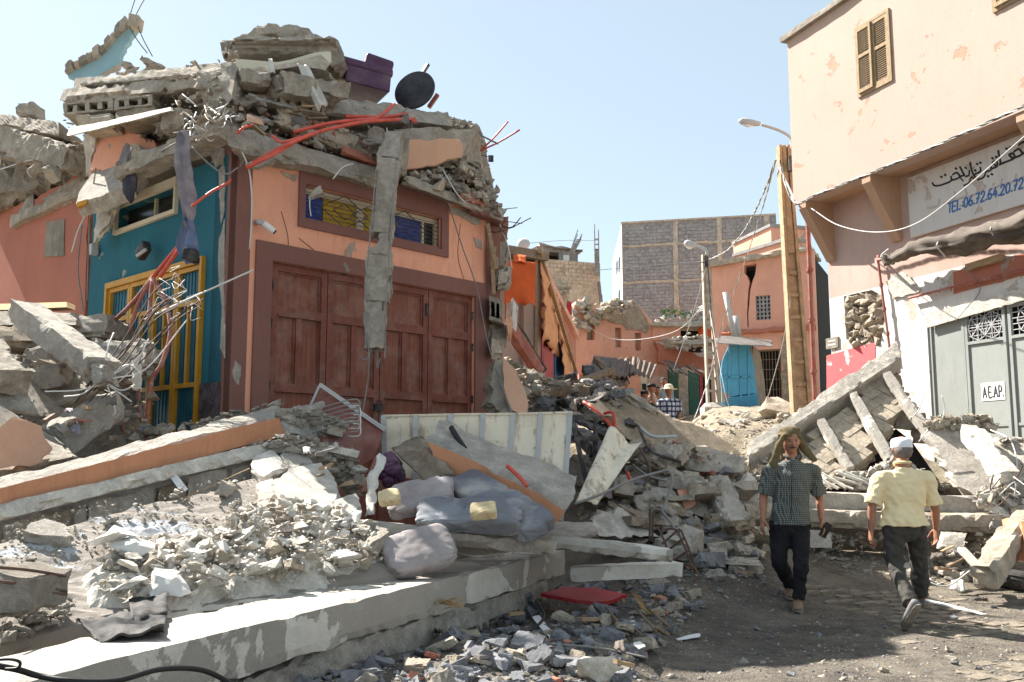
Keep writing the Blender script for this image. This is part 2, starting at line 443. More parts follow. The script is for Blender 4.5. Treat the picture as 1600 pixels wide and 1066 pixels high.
M['straw'] = plain('straw', (.42, .27, .12, 1), .9, .3, 9)
M['tyre'] = plain('tyre_rubber', (.05, .047, .045, 1), .85, .3, 7, dust=.6)
M['plastic_bag'] = plain('plastic_bag', (.03, .06, .14, 1), .4, .3, 8)
M['blue_pane'] = plain('blue_pane', (.015, .05, .25, 1), .25, .3, 14)
M['yellow_pane'] = plain('yellow_pane', (.45, .28, .01, 1), .25, .25, 14)
M['glass_dark'] = plain('dark_glass', (.03, .035, .035, 1), .15, .1)
M['skin'] = plain('skin', (.36, .17, .105, 1), .55, .14, 14, bump=.08, obj=True)
M['skin_far'] = plain('skin_far', (.30, .13, .08, 1), .6, .1, obj=True)
M['hair'] = plain('hair', (.06, .05, .045, 1), .8, .3, 30, obj=True)
M['hair_grey'] = plain('grey_hair', (.17, .14, .125, 1), .9, .3, 40, obj=True)
M['olive'] = plain('olive_scarf', (.13, .097, .047, 1), .9, .3, 14, bump=.5, stretch=(1, 1, 6), obj=True)
M['navy'] = plain('navy_trousers', (.012, .012, .016, 1), .85, .25, 8, bump=.2, obj=True)
M['grey_trousers'] = plain('grey_trousers', (.055, .05, .043, 1), .85, .22, 8, bump=.25, obj=True)
M['yellow_shirt'] = plain('yellow_shirt', (.80, .66, .40, 1), .85, .08, 6, bump=.25, obj=True)
M['skullcap'] = plain('white_skullcap', (.8, .8, .82, 1), .85, .05, 40, bump=.3, obj=True)
M['shoe'] = plain('shoe', (.22, .15, .10, 1), .7, .25, 20, obj=True)
M['shoe_grey'] = plain('shoe_grey', (.16, .16, .16, 1), .7, .25, 20, obj=True)
M['shirt_blue'] = plain('shirt_blue', (.2, .25, .27, 1), .9, .1, obj=True)
M['straw_hat'] = plain('straw_hat', (.72, .6, .42, 1), .8, .1, obj=True)
M['black'] = plain('black_plain', (.012, .012, .012, 1), .7, .2, obj=True)
M['eye'] = plain('eye', (.04, .025, .02, 1), .2, .1, obj=True)
M['leaf'] = plain('leaf', (.09, .17, .03, 1), .7, .3, 9)

def panel_mat():
    s = N('cream_panel'); a = s.mix(s.ramp(s.noise(1.5, 6), .3, .7), (.66, .565, .43, 1), (.82, .735, .59, 1))
    a = s.mix(s.ramp(s.noise(4, 8, .7, stretch=(2.5, 2.5, .35)), .52, .66, 0, .8), a, (.25, .16, .09, 1))
    a = s.mix(s.ramp(s.noise(11, 6, .7), .62, .7, 0, .6), a, (.22, .17, .13, 1))
    return s.out(a, .6, s.bump(s.noise(3, 4), .3, .03))
M['panel_cream'] = panel_mat()
def check_mat(name, c1, c2, c3_, sx):
    s = N(name); src = s.pos(True)
    sep = s.t.nodes.new('ShaderNodeSeparateXYZ'); s.t.links.new(src, sep.inputs[0])
    def stripe(o, ph=0.):
        f = s.math('FRACT', s.math('ADD', s.math('MULTIPLY', o, sx), 50 + ph)); return s.math('GREATER_THAN', f, .62)
    hx = s.math('ADD', sep.outputs['X'], s.math('MULTIPLY', sep.outputs['Y'], .6))
    a, b = stripe(hx), stripe(sep.outputs['Z'])
    c = s.mix(a, c1, c2); c = s.mix(b, c, s.mix(a, c2, c3_))
    return s.out(c, .85, s.bump(s.noise(9, 4, .6, src), .3, .02))
M['checked'] = check_mat('checked_shirt', (.05, .055, .052, 1), (.105, .115, .108, 1), (.24, .26, .24, 1), 58)
M['plaid'] = check_mat('plaid_shirt', (.5, .55, .62, 1), (.06, .07, .14, 1), (.02, .02, .05, 1), 9)
M['striped'] = check_mat('striped_shirt', (.5, .38, .28, 1), (.5, .36, .25, 1), (.15, .08, .06, 1), 8)
def sofa_mat():   # faded printed upholstery: purple to blue-grey blotches
    s = N('printed_upholstery')
    a = s.mix(s.ramp(s.noise(1.6, 5, .5), .4, .6), (.13, .12, .135, 1), (.22, .235, .26, 1))
    a = s.mix(s.ramp(s.noise(2.7, 6, .6), .5, .68, 0, .9), a, (.42, .39, .36, 1))
    return s.out(a, .85, s.bump(s.noise(6, 4), .5, .03, s.bump(s.noise(160, 2), .3, .004)))
M['sofa'] = sofa_mat()
def ground_mat():
    s = N('ground_dirt')
    a = s.mix(s.ramp(s.noise(.8, 7), .35, .65), (.17, .145, .12, 1), (.36, .31, .245, 1))
    a = s.mix(s.ramp(s.noise(5, 7, .7), .4, .7), a, (.12, .105, .092, 1))
    a = s.mix(s.ramp(s.noise(18, 6, .7), .5, .75, 0, .6), a, (.36, .32, .27, 1))
    sep = s.t.nodes.new('ShaderNodeSeparateXYZ'); s.t.links.new(s.pos(), sep.inputs[0])
    f = s.ramp(s.math('ADD', sep.outputs['Y'], s.math('MULTIPLY', s.noise(.6, 4), 3)), 11, 14)
    a = s.mix(f, a, s.mix(s.noise(6, 6, .7), (.36, .29, .2, 1), (.56, .48, .36, 1)))
    n1 = s.bump(s.noise(12, 9, .8), 1.0, .09); n2 = s.bump(s.vor(45), .8, .03, n1)
    a = s.mix(s.ramp(s.vor(60), .0, .35, .5, 0), a, (.46, .41, .34, 1)); a = s.mix(s.ramp(s.noise(2.3, 6, .7), .52, .62, 0, .6), a, (.11, .095, .082, 1))
    return s.out(a, .95, n2)
M['ground'] = ground_mat()
# ------------------------------------------------------------------ ground
MOUNDS = [(1.65, 11.6, 1.25, 1.7, .95), (.75, 14.2, 1.3, 1.7, .8), (6.1, 12.4, 1.3, .9, .55), (3.2, 14.6, 2.2, 1.5, .45)]
def bside(x, y):   # distance behind the line of the long fallen beam
    a = V((-2.45, 4.0, 0)); d = V((3.05, 4.2, 0)).normalized(); n_ = V((-d.y, d.x, 0)); return (V((x, y, 0)) - a).dot(n_), (V((x, y, 0)) - a).dot(d)
def gz(x, y, rough=True):
    z = lin(y, [(0, 0), (9, 0), (10.5, .1), (12, .35), (14, .75), (16, 1.0), (22, 1.5), (35, 2.6), (46, 3.9), (60, 4.6), (120, 6)])
    if y > 12: z += sstep(.15, .22, x / y) * lin(y, [(12, 0), (14, .3), (18, 1.0), (28, 1.0), (45, 0)])
    d, l = bside(x, y)
    if y < 14:
        f = (1 - sstep(4.4, 6.5, l))
        z += f * (.3 * sstep(.25, .8, d) + .55 * sstep(1.3, 3.6, d))
        z += .16 * sstep(-1.5, -.4, d) * (1 - sstep(3.6, 5.5, abs(l - 3))) * (1 - sstep(-.1, .3, d))
    m = 0
    for (cx, cy, rx, ry, h) in MOUNDS:
        g = math.exp(-((x - cx) / rx) ** 2 - ((y - cy) / ry) ** 2); z += h * g; m += g
    if rough and y < 60:
        p = V((x, y, 0)); k = .014 + .05 * min(1, m + max(0, min(1, d * 2)) * (y < 14)) + (.05 if y > 12 else 0)
        z += nz(p, .8, 1) * k * 1.5 + nz(p, 2.7, 2) * k + nz(p, 8, 3) * k * .4
    return z
def ground():
    def axis(core0, core1, st, lo, hi):
        a = [core0 + i * st for i in range(int((core1 - core0) / st) + 1)]
        x, s_ = core0, st; left = []
        while x > lo: s_ *= 1.22; x -= s_; left.append(x)
        x, s_ = a[-1], st; right = []
        while x < hi: s_ *= 1.16; x += s_; right.append(x)
        return left[::-1] + a + right
    xs = axis(-5, 8, .085, -1500, 1500); ys = axis(2, 16, .085, -1500, 1500)
    vs = [(x, y, gz(x, y)) for y in ys for x in xs]; n = len(xs)
    fs = [(j * n + i, j * n + i + 1, (j + 1) * n + i + 1, (j + 1) * n + i) for j in range(len(ys) - 1) for i in range(n - 1)]
    me = bpy.data.meshes.new('ground'); me.from_pydata(vs, [], fs); fillet(me, True)
    o = link('ground', me, M['ground']); OFF[o.name] = V((0, 0, 0)); o['kind'] = 'structure'
    return o
GROUND = ground()
# paving stones that still show on the lane, each a stone of its own
def pavers():
    me_ = []
    for k in range(4):
        m = MB(); a, b = .19, .12
        rbox(m, [V((-a / 2, -b / 2, 0)), V((a / 2, -b / 2, 0)), V((a / 2, b / 2, 0)), V((-a / 2, b / 2, 0))], V((0, 0, .05)), step=.07, amp=.002, chip=.008, sd=k)
        q = m.mesh('paving_stone'); q.materials.append(M['paver']); me_.append(q)
    c = 0
    ca, sa = math.cos(.5), math.sin(.5)
    for i in range(-10, 40):
        for j in range(-10, 50):
            u = i * .2 + (j % 2) * .1; v = j * .128
            x = 1.9 + u * ca - v * sa; y = 5.6 + u * sa + v * ca
            if not (5.5 < y < 10.6 and 1.6 < x < 6.0): continue
            px = x / y * F + 800
            if px > 1680 or px < 1080: continue
            d = nz(V((x, y, 0)), .75, 21) + .35 * nz(V((x, y, 0)), 2.6, 5) + (.30 if px > 1380 and y < 7.6 else 0) + (.30 if 1240 < px < 1500 and 6.9 < y < 9.6 and px > 1640 - (y - 6) * 110 else 0) - .1
            if d < .17 or nz(V((x, y, 0)), 4.5, 9) < -.12: continue
            if c > 295: continue
            c += 1
            o = link('paving_stone', me_[c % 4], None, GROUND)
            o.location = (x, y, gz(x, y) - .05 + .003 + min(.008, d * .015)); o.rotation_euler = (rnd.uniform(-.03, .03), rnd.uniform(-.03, .03), .5 + rnd.uniform(-.04, .04))
M['paver'] = concrete('paver', (.34, .285, .22, 1), dark=(.22, .18, .14, 1), grit=60, bump=.5)
pavers()

# ------------------------------------------------------------------ walls
class Wall:
    def __init__(s, O, U):
        s.O = V((O.x, O.y, 0)); s.U = V((U.x, U.y, 0)).normalized(); s.N = V((s.U.y, -s.U.x, 0))
        if s.N.dot(V((0, 0, 0)) - s.O) < 0: s.N = -s.N
    def uz(s, px, py, d=0.0):
        r = ray(px, py); o = s.O + s.N * d; t = (o - CAM).dot(s.N) / r.dot(s.N); p = CAM + r * t
        return ((p - s.O).dot(s.U), p.z)
    def pt(s, u, z, d=0.0): return s.O + s.U * u + V((0, 0, z)) + s.N * d
    def pp(s, px, py, d=0.0): return s.pt(*s.uz(px, py, d), d)
    def rect(s, u0, u1, z0, z1, d=0.0): return [s.pt(u0, z0, d), s.pt(u1, z0, d), s.pt(u1, z1, d), s.pt(u0, z1, d)]
    def box(s, mb, u0, u1, z0, z1, d0, d1): return mb.hexa(*s.rect(u0, u1, z0, z1, d0), s.N * (d1 - d0))
    def ringf(s, mb, o, i, d0, d1):  # rectangular frame: outer (u0,u1,z0,z1), inner
        s.box(mb, o[0], i[0], o[2], o[3], d0, d1); s.box(mb, i[1], o[1], o[2], o[3], d0, d1)
        if o[3] > i[3]: s.box(mb, i[0], i[1], i[3], o[3], d0, d1)
        if i[2] > o[2]: s.box(mb, i[0], i[1], o[2], i[2], d0, d1)
def blocks(W, parent, name, u0, u1, z0, z1, bw, bh, mat, d=.02, gap=.012, holes=(), state=None, miss=0.0, test=None, thick=.05):
    """courses of blocks on a wall: the first 300 single pieces, the rest joined"""
    st = state if state is not None else {'n': 0, 'mb': MB()}
    key = MB(); key.box((0, 0, 0), (bw - gap, thick, bh - gap)); me = key.mesh(name); me.materials.append(mat)
    ang = math.atan2(W.U.y, W.U.x); r = 0; z = z0 + bh / 2
    rows = []
    while z < z1 - bh * .3:
        u = u0 + (bw / 2 if r % 2 else 0) + bw / 2
        while u < u1 - bw * .3: rows.append((u, z)); u += bw
        z += bh; r += 1
    for (u, z) in rows:
        if any(h[0] < u < h[1] and h[2] < z < h[3] for h in holes): continue
        if test and not test(u, z): continue
        if rnd.random() < miss: continue
        dd = d - thick / 2 + rnd.uniform(-.006, .006) * (bw / .4)
        p = W.pt(u, z, dd)
        if st['n'] < 300:
            st['n'] += 1; o = bpy.data.objects.new(name, me); col.objects.link(o); o.parent = parent
            OFF[o.name] = OFF[parent.name]; o.location = p - OFF[parent.name]; o.rotation_euler = (rnd.uniform(-.01, .01), 0, ang + rnd.uniform(-.01, .01))
        else:
            st['mb'].box(p, (bw - gap, thick, bh - gap), Matrix.Rotation(ang, 3, 'Z'))
    return st
def finish_blocks(st, parent, name, mat):
    if st['mb'].v: build(st['mb'], name, mat, parent, kind='stuff', fix=False)

# ================================================================== corner building (orange front, teal side)
CO = P(352, 500, 9.7)
WO = Wall(CO, V((.685, .729, 0)))
WT = Wall(CO, V((-.729, .685, 0)))
B = thing('corner_building', 'two-colour collapsed corner house, orange front with brown doors and teal side', 'building', (CO.x + 1, CO.y + 2, .4))
def hx(W, px, py, d=0): return W.uz(px, py, d)
dl, dt = hx(WO, 424, 408); drr = hx(WO, 741, 463)[0]
dt = (dt + hx(WO, 741, 463)[1]) / 2; dz0 = .35
sl = hx(WO, 395, 500)[0]; sr = hx(WO, 757, 520)[0]; st_ = (hx(WO, 400, 375)[1] + hx(WO, 743, 463)[1] + .12) / 2
st_ = hx(WO, 400, 375)[1]
uend = hx(WO, 764, 500)[0]; c1 = hx(WO, 362, 500)[0]
wo = (hx(WO, 466, 300)[0], hx(WO, 699, 360)[0], hx(WO, 466, 354)[1], hx(WO, 466, 240)[1])
wi = (hx(WO, 476, 300)[0], hx(WO, 688, 360)[0], hx(WO, 476, 344)[1], hx(WO, 476, 288)[1])
TOPZ = hx(WO, 466, 236)[1]
m = MB()
us = WO.rect(c1, sr + .02, dz0 - 1, TOPZ); hole = [WO.rect(dl, drr, dz0, dt), WO.rect(*wi)]
m.poly(us, -WO.N * .3, hole); build(m, 'orange_wall', M['orange_wall'], B)
m = MB(); WO.box(m, -.0, c1 - .002, dz0 - 1, TOPZ, -.3, .012); build(m, 'corner_stripe', M['brown_paint'], B)
m = MB(); WO.box(m, sr + .022, uend + .2, dz0 - 1, TOPZ - .25, -.3, .01); build(m, 'corner_stripe', M['brown_paint'], B)
m = MB(); WO.ringf(m, (sl, sr, dz0 - .6, st_), (dl, drr, dz0 - .6, dt), .003, .03); build(m, 'door_surround', M['brown_paint'], B)
m = MB(); WO.ringf(m, wo, wi, .003, .03)
WO.box(m, wi[0], wi[1], wi[2], wi[2] + .03, -.2, .003); build(m, 'window_surround', M['brown_paint'], B)
# garage doors: four leaves
leafpx = [424, 513, 597, 672, 741]
lu = [hx(WO, p, 550)[0] for p in leafpx]
zr1 = hx(WO, 432, 484)[1]; zr2 = hx(WO, 432, 603)[1]
for i in range(4):
    a, b = lu[i] + .006, lu[i + 1] - .006; k = -.09
    m = MB(); fw = .075
    WO.box(m, a, a + fw, dz0, dt - .01, k, k + .05); WO.box(m, b - fw, b, dz0, dt - .01, k, k + .05)
    for z in (dt - .01 - fw, zr1 - fw / 2, zr2 - fw / 2, dz0): WO.box(m, a + fw, b - fw, z, z + fw, k, k + .05)
    mid = (a + b) / 2; WO.box(m, mid - fw / 2, mid + fw / 2, zr2 + fw / 2, zr1 - fw / 2, k, k + .05)
    for z in (zr1 - fw / 2 - .02, zr2 - fw / 2 - .02, ): WO.box(m, a + fw, b - fw, z, z + .018, k, k + .062)
    leaf = build(m, 'door_leaf', M['door_frame'], B)
    for (x0, x1, z0, z1) in ((a + fw, b - fw, zr1 + fw / 2, dt - .01 - fw), (a + fw, mid - fw / 2, zr2 + fw / 2, zr1 - fw / 2), (mid + fw / 2, b - fw, zr2 + fw / 2, zr1 - fw / 2), (a + fw, b - fw, dz0, zr2 - fw / 2)):
        m = MB(); WO.box(m, x0, x1, z0, z1, k - .02, k + .012)
        WO.ringf(m, (x0, x1, z0, z1), (x0 + .022, x1 - .022, z0 + .022, z1 - .022), k + .0125, k + .026)
        build(m, 'panel', M['door_wood'], leaf)
    m = MB()
    if i == 1: u, z = hx(WO, 597, 640); WO.box(m, u - .1, u + .02, z - .02, z + .06, k + .05, k + .09); m.tube([WO.pt(u - .08, z + .05, k + .1), WO.pt(u - .08, z + .1, k + .1), WO.pt(u - .02, z + .1, k + .1), WO.pt(u - .02, z + .05, k + .1)], .008)
    elif i == 2: u, z = hx(WO, 668, 480); WO.box(m, u, u + .025, z - .1, z + .05, k + .05, k + .075)
    if m.v: build(m, 'padlock' if i == 1 else 'handle', M['steel_dark'], leaf)
    if i in (0, 3):
        e = a if i == 0 else b
        for z in (dt - .25, (dt + zr2) / 2, zr2): m = MB(); m.tube([WO.pt(e, z - .05, k + .07), WO.pt(e, z + .05, k + .07)], .014); build(m, 'hinge', M['steel_dark'], leaf)
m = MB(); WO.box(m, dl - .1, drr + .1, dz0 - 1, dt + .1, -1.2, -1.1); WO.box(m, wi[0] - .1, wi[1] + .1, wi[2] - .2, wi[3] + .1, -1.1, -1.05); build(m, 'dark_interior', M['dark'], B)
# window with coloured panes behind a grille
k = -.14
m = MB(); midu = hx(WO, 570, 340)[0]
WO.ringf(m, wi, (wi[0] + .02, wi[1] - .02, wi[2] + .045, wi[3] - .07), k, k + .06)
WO.box(m, midu - .05, midu + .05, wi[2] + .045, wi[3] - .07, k, k + .05)
for u in (hx(WO, 668, 340)[0],): WO.box(m, u, u + .03, wi[2] + .045, wi[3] - .07, k, k + .04)
wf = build(m, 'window', M['cream'], B)
pan = [(476, 513, 'blue_pane'), (514, 566, 'yellow_pane'), (576, 626, 'yellow_pane'), (627, 667, 'blue_pane'), (672, 687, 'glass_dark')]
for a, b, mt in pan:
    m = MB(); WO.box(m, hx(WO, a, 340)[0] + .004, hx(WO, b, 340)[0] - .004, wi[2] + .045, wi[3] - .07, k + .005, k + .02); build(m, 'pane', M[mt], wf)
m = MB(); g = -.03
for i in range(8):
    z = wi[2] + .03 + (wi[3] - wi[2] - .05) * i / 7; m.tube([WO.pt(wi[0], z, g), WO.pt(wi[1], z, g)], .0055, 4)
for i in range(2): m.tube([WO.pt(wi[i] + (.01 if i == 0 else -.01), wi[2], g), WO.pt(wi[i] + (.01 if i == 0 else -.01), wi[3], g)], .008, 4)
zc, hh = (wi[2] + wi[3]) / 2, (wi[3] - wi[2]) / 2
for cx in (.28, .5, .72):
    uc = wi[0] + (wi[1] - wi[0]) * cx
    for s_ in (.95, .45):
        for (x0, z0, x1, z1) in ((-1, 0, 0, 1), (0, 1, 1, 0), (1, 0, 0, -1), (0, -1, -1, 0)):
            m.tube([WO.pt(uc + x0 * s_ * .36, zc + z0 * s_ * hh, g + .01), WO.pt(uc + x1 * s_ * .36, zc + z1 * s_ * hh, g + .01)], .006, 4)
build(m, 'window_grille', M['steel_dark'], B)
# teal side
tu = lambda px, py: hx(WT, px, py)
uT = tu(141, 420)[0]; tzt = tu(345, 232)[1]
td = (tu(318, 500)[0], tu(167, 500)[0]); tdz = (tu(167, 445)[1] + tu(318, 402)[1]) / 2
tw = (tu(276, 330)[0], tu(186, 340)[0]); twz = (tu(276, 328)[1], tu(276, 292)[1])
m = MB()
m.poly(WT.rect(.03, uT, 0, tzt - .1), -WT.N * .25, [WT.rect(td[0], td[1], .3, tdz), WT.rect(tw[0], tw[1], *twz)])
build(m, 'teal_wall', M['teal_wall'], B)
m = MB(); WT.box(m, -.012, .028, 0, tzt - .1, -.25, .012); build(m, 'corner_stripe', M['brown_paint'], B)
m = MB()
up = tu(318, 600)[1]
WT.box(m, .03, td[0] - .03, 0, up, .002, .03); build(m, 'speckled_plinth', M['speckle'], B)
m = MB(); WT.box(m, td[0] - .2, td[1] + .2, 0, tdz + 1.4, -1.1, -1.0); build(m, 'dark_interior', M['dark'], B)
m = MB()
WT.ringf(m, (tw[0] - .04, tw[1] + .05, twz[0] - .05, twz[1] + .1), (tw[0], tw[1], twz[0], twz[1]), .003, .05)
for f in (.45,): u = tw[0] + (tw[1] - tw[0]) * f; WT.box(m, u - .015, u + .015, twz[0], twz[1], -.1, -.06)
fr = build(m, 'side_window', M['cream'], B)
m = MB(); WT.box(m, tw[0], tw[1], twz[0], twz[1], -.13, -.12); build(m, 'pane', M['glass_dark'], fr)
# yellow framed teal door, two leaves + sidelight
ups = [tu(p, 500)[0] for p in (318, 276, 239, 203, 167)]
zb = tu(300, 690)[1]; z1 = tu(300, 605)[1]; z1b = tu(300, 590)[1]; z2 = tu(300, 477)[1]; zz = .35
yw = .05
m = MB()
WT.ringf(m, (td[0], td[1], zz, tdz), (td[0] + .05, td[1] - .05, zz, tdz - .07), -.03, .05)
TD = build(m, 'yellow_door_frame', M['yellow'], B)
def tleaf(a, b):
    m = MB(); a += .005; b -= .005
    WT.box(m, a, a + yw, zz, tdz - .075, -.03, .02); WT.box(m, b - yw, b, zz, tdz - .075, -.03, .02)
    for z in (tdz - .075 - yw, z2, z1, zb + .05, zz): WT.box(m, a + yw, b - yw, z, z + yw, -.03, .02)
    mid = (a + b) / 2; WT.box(m, mid - .018, mid + .018, z1 + yw, z2, -.03, .018); WT.box(m, mid - .018, mid + .018, zz + yw, zb + .05, -.03, .018)
    L = build(m, 'teal_door_leaf', M['yellow'], B)
    for (x0, x1, q0, q1) in ((a + yw, b - yw, z2 + yw, tdz - .075 - yw), (a + yw, mid - .018, z1 + yw, z2), (mid + .018, b - yw, z1 + yw, z2), (a + yw, b - yw, zb + .05 + yw, z1), (a + yw, b - yw, zz + yw, zb + .05)):
        m = MB(); WT.box(m, x0, x1, q0, q1, -.045, -.02)
        n_ = max(2, int((x1 - x0) / .07))
        for i in range(1, n_): u = x0 + (x1 - x0) * i / n_; WT.box(m, u - .006, u + .006, q0, q1, -.0198, -.012)
        build(m, 'panel', M['teal_door'], L)
tleaf(td[0] + .05, ups[1] + .0); tleaf(ups[1], ups[2]); tleaf(ups[2], ups[3]); tleaf(ups[3], td[1] - .05)
# flaking render along the corner edge
m = MB()
for (pl) in ([(343, 268), (352, 262), (352, 330), (346, 350)], [(344, 372), (352, 340), (352, 560), (345, 545), (348, 480), (342, 420)], [(330, 236), (352, 232), (352, 262), (338, 262)]):
    rpoly(m, [WT.pp(x, y, .005) for x, y in pl], WT.N * .012, step=.04, jit=.03, layers=1)
build(m, 'flaked_render', M['concrete_pale'], B)
# end return of the house beyond the brown doors (broken open)
m = MB(); e = uend + .2
m.poly([WO.pt(e - .3, -.2, 0), WO.pt(e - .3, -.2, -5), WO.pt(e - .3, 3.2, -5), WO.pt(e - .3, 4.0, -2), WO.pt(e - .3, TOPZ - .3, 0)], WO.U * .25)
build(m, 'end_wall', M['brown_paint'], B)
m = MB()
rbox(m, [WO.pt(-.1, TOPZ - .0, -.1), WO.pt(e, TOPZ - .15, -.1), WO.pt(e, TOPZ - .1, -6), WO.pt(-.1, TOPZ + .0, -6)], V((0, 0, .16)), step=.3, amp=.03, chip=.04)
build(m, 'roof_slab', M['concrete'], B)
# pink wall to the left
WP = Wall(WT.pt(uT, 0, 0), WT.U)
PK = thing('pink_house', 'dusty pink rendered house wall beside the teal side, its upper floor collapsed', 'building', WP.pt(2, .3, -1))
ptop = [WP.uz(x, y) for x, y in ((141, 262), (128, 262), (104, 285), (70, 302), (40, 318), (0, 326))]
m = MB(); uL = ptop[-1][0] + 3
rpoly(m, [WP.pt(.0, 0), WP.pt(uL, 0), WP.pt(uL, ptop[-1][1])] + [WP.pt(*q) for q in ptop[::-1]], -WP.N * .25, step=.12, jit=.03, keep=(0, 1), layers=2)
build(m, 'pink_wall', M['pink_wall'], PK)
m = MB(); q = [WP.uz(x, y) for x, y in ((70, 402), (101, 400), (102, 343), (74, 347))]; rpoly(m, [WP.pt(*a, .002) for a in q], WP.N * .012, layers=1, jit=.004)
build(m, 'filled_window', M['concrete_dark'], PK)
m = MB()
for pl in ([(30, 330), (52, 300), (54, 345), (33, 342)], [(68, 312), (100, 290), (140, 270), (112, 318), (80, 322)]):
    rpoly(m, [WP.pp(x, y, .002) for x, y in pl], WP.N * .014, layers=1, jit=.03, step=.05)
build(m, 'bare_render', M['concrete'], PK)

# ================================================================== right building
RC = P(1240, 320, 17.0)
WU = Wall(RC, V((.34, -.94, 0)))
jet = .62
WL = Wall(WU.pt(0, 0, -jet), WU.U)
RB = thing('jettied_house', 'peach rendered house on the right, upper floor jutting over green shop doors', 'building', WL.pt(2.5, .5, -2))
zt = WU.uz(1226, 68)[1]; zs = RC.z
s0 = [WU.uz(x, y) for x, y in ((1342, 152), (1396, 128), (1390, 17), (1336, 42))]
win = (s0[0][0], s0[1][0], (s0[0][1] + s0[1][1]) / 2, (s0[2][1] + s0[3][1]) / 2)
w2 = (WU.uz(1552, 5)[0], WU.uz(1552, 5)[0] + 1.0, WU.uz(1552, 22)[1], WU.uz(1552, 22)[1] + 1.2)
m = MB(); m.poly(WU.rect(0, 9, zs, zt), -WU.N * .3, [WU.rect(*win), WU.rect(*w2)])
WU.box(m, 0, .3, zs, zt, -6, -.3); WU.box(m, .3, 9, zt - .2, zt, -6, -.3)
build(m, 'upper_wall', M['peach'], RB)
m = MB(); rbox(m, [WU.pt(-.1, zt, .1), WU.pt(9, zt, .1), WU.pt(9, zt, -6), WU.pt(-.1, zt, -6)], V((0, 0, .1)), step=.25, amp=.006, chip=.02)
build(m, 'coping', M['concrete_dark'], RB)
m = MB(); WU.box(m, .0, 9, zs - .0, zs + .05, -jet - .1, -.302); build(m, 'soffit', M['soffit'], RB)
def shutters(W, win):
    u0, u1, z0, z1 = win; fw = .05
    m = MB(); W.ringf(m, (u0, u1, z0, z1), (u0 + fw, u1 - fw, z0 + fw, z1 - fw), -.12, .03)
    fr = build(m, 'shutter_window', M['shutter'], RB)
    um = (u0 + u1) / 2
    for (a, b, tl) in ((u0 + fw + .004, um - .003, .035), (um + .003, u1 - fw - .004, 0)):
        m = MB(); a0, b0 = a, b; f = .045
        def bx(x0, x1, q0, q1, d0, d1): W.box(m, x0, x1, q0, q1, d0 + tl, d1 + tl)
        bx(a, a + f, z0 + fw, z1 - fw, -.02, .025); bx(b - f, b, z0 + fw, z1 - fw, -.02, .025)
        zm = z0 + (z1 - z0) * .53
        for z in (z0 + fw, zm, z1 - fw - .06): bx(a + f, b - f, z, z + .06, -.02, .025)
        sh = build(m, 'shutter', M['shutter'], fr)
        z = z0 + fw + .08
        key = MB(); key.v = []; 
        n_ = 0
        while z < z1 - fw - .08 and n_ < 60:
            if not (zm - .02 < z < zm + .07):
                mm = MB(); mm.hexa(W.pt(a + f, z, .015 + tl), W.pt(b - f, z, .015 + tl), W.pt(b - f, z + .022, -.012 + tl), W.pt(a + f, z + .022, -.012 + tl), V((0, 0, -.006)))
                build(mm, 'slat', M['shutter'], fr if False else sh) if False else SL.append(mm)
            z += .036; n_ += 1
        j = MB()
        for mm in SL: j.add(mm.v, mm.f)
        SL.clear(); build(j, 'slats', M['shutter'], fr, kind='stuff')
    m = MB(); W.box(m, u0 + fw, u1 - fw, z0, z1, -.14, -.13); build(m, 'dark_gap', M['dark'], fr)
SL = []
shutters(WU, win); shutters(WU, w2)
# brackets under the jetty
for (x, y) in ((1250, 328), (1345, 283), (1585, 175)):
    u = WU.uz(x, y)[0]; m = MB()
    if u < .2: u = .12
    L = 1.05; tri = [WU.pt(u, zs, -.02), WU.pt(u, zs, -jet), WU.pt(u, zs - L, -jet), WU.pt(u, zs - L, -jet + .04), WU.pt(u, zs - .12, -.02)]
    m.poly(tri, WU.U * .2); build(m, 'bracket', M['soffit'], RB)
# lower wall
zband = WL.uz(1275, 472)[1]
gd = (WL.uz(1451, 560)[0], WL.uz(1451, 560)[0] + 3.2); gz1 = WL.uz(1451, 497)[1]; gz0 = .35
print('green door', gd, gz1, zband, WL.uz(1600, 450))
m = MB(); m.poly([WL.pt(.1, zband), WL.pt(9, zband), WL.pt(9, zs), WL.pt(.1, zs)], -WL.N * .3, [WL.rect(gd[0], gd[1], zband + .001, gz1)] if gz1 > zband + .05 else [])
build(m, 'mauve_wall', M['mauve'], RB)
hp = [WL.uz(x, y) for x, y in ((1318, 462), (1332, 452), (1362, 453), (1378, 462), (1382, 500), (1376, 540), (1340, 542), (1322, 530), (1320, 490))]
m = MB(); zl = -.2; top = min(gz1, zband)
m.poly([WL.pt(.1, zl), WL.pt(gd[0], zl), WL.pt(gd[0], zband - .002), WL.pt(.1, zband - .002)], -WL.N * .3, [[WL.pt(u, min(z, zband - .02)) for u, z in hp]])
WL.box(m, gd[1], 9, zl, zband - .002, -.3, 0)
if gz1 < zband: WL.box(m, gd[0], gd[1], gz1, zband - .002, -.3, 0)
build(m, 'white_wall', M['whitewash'], RB)
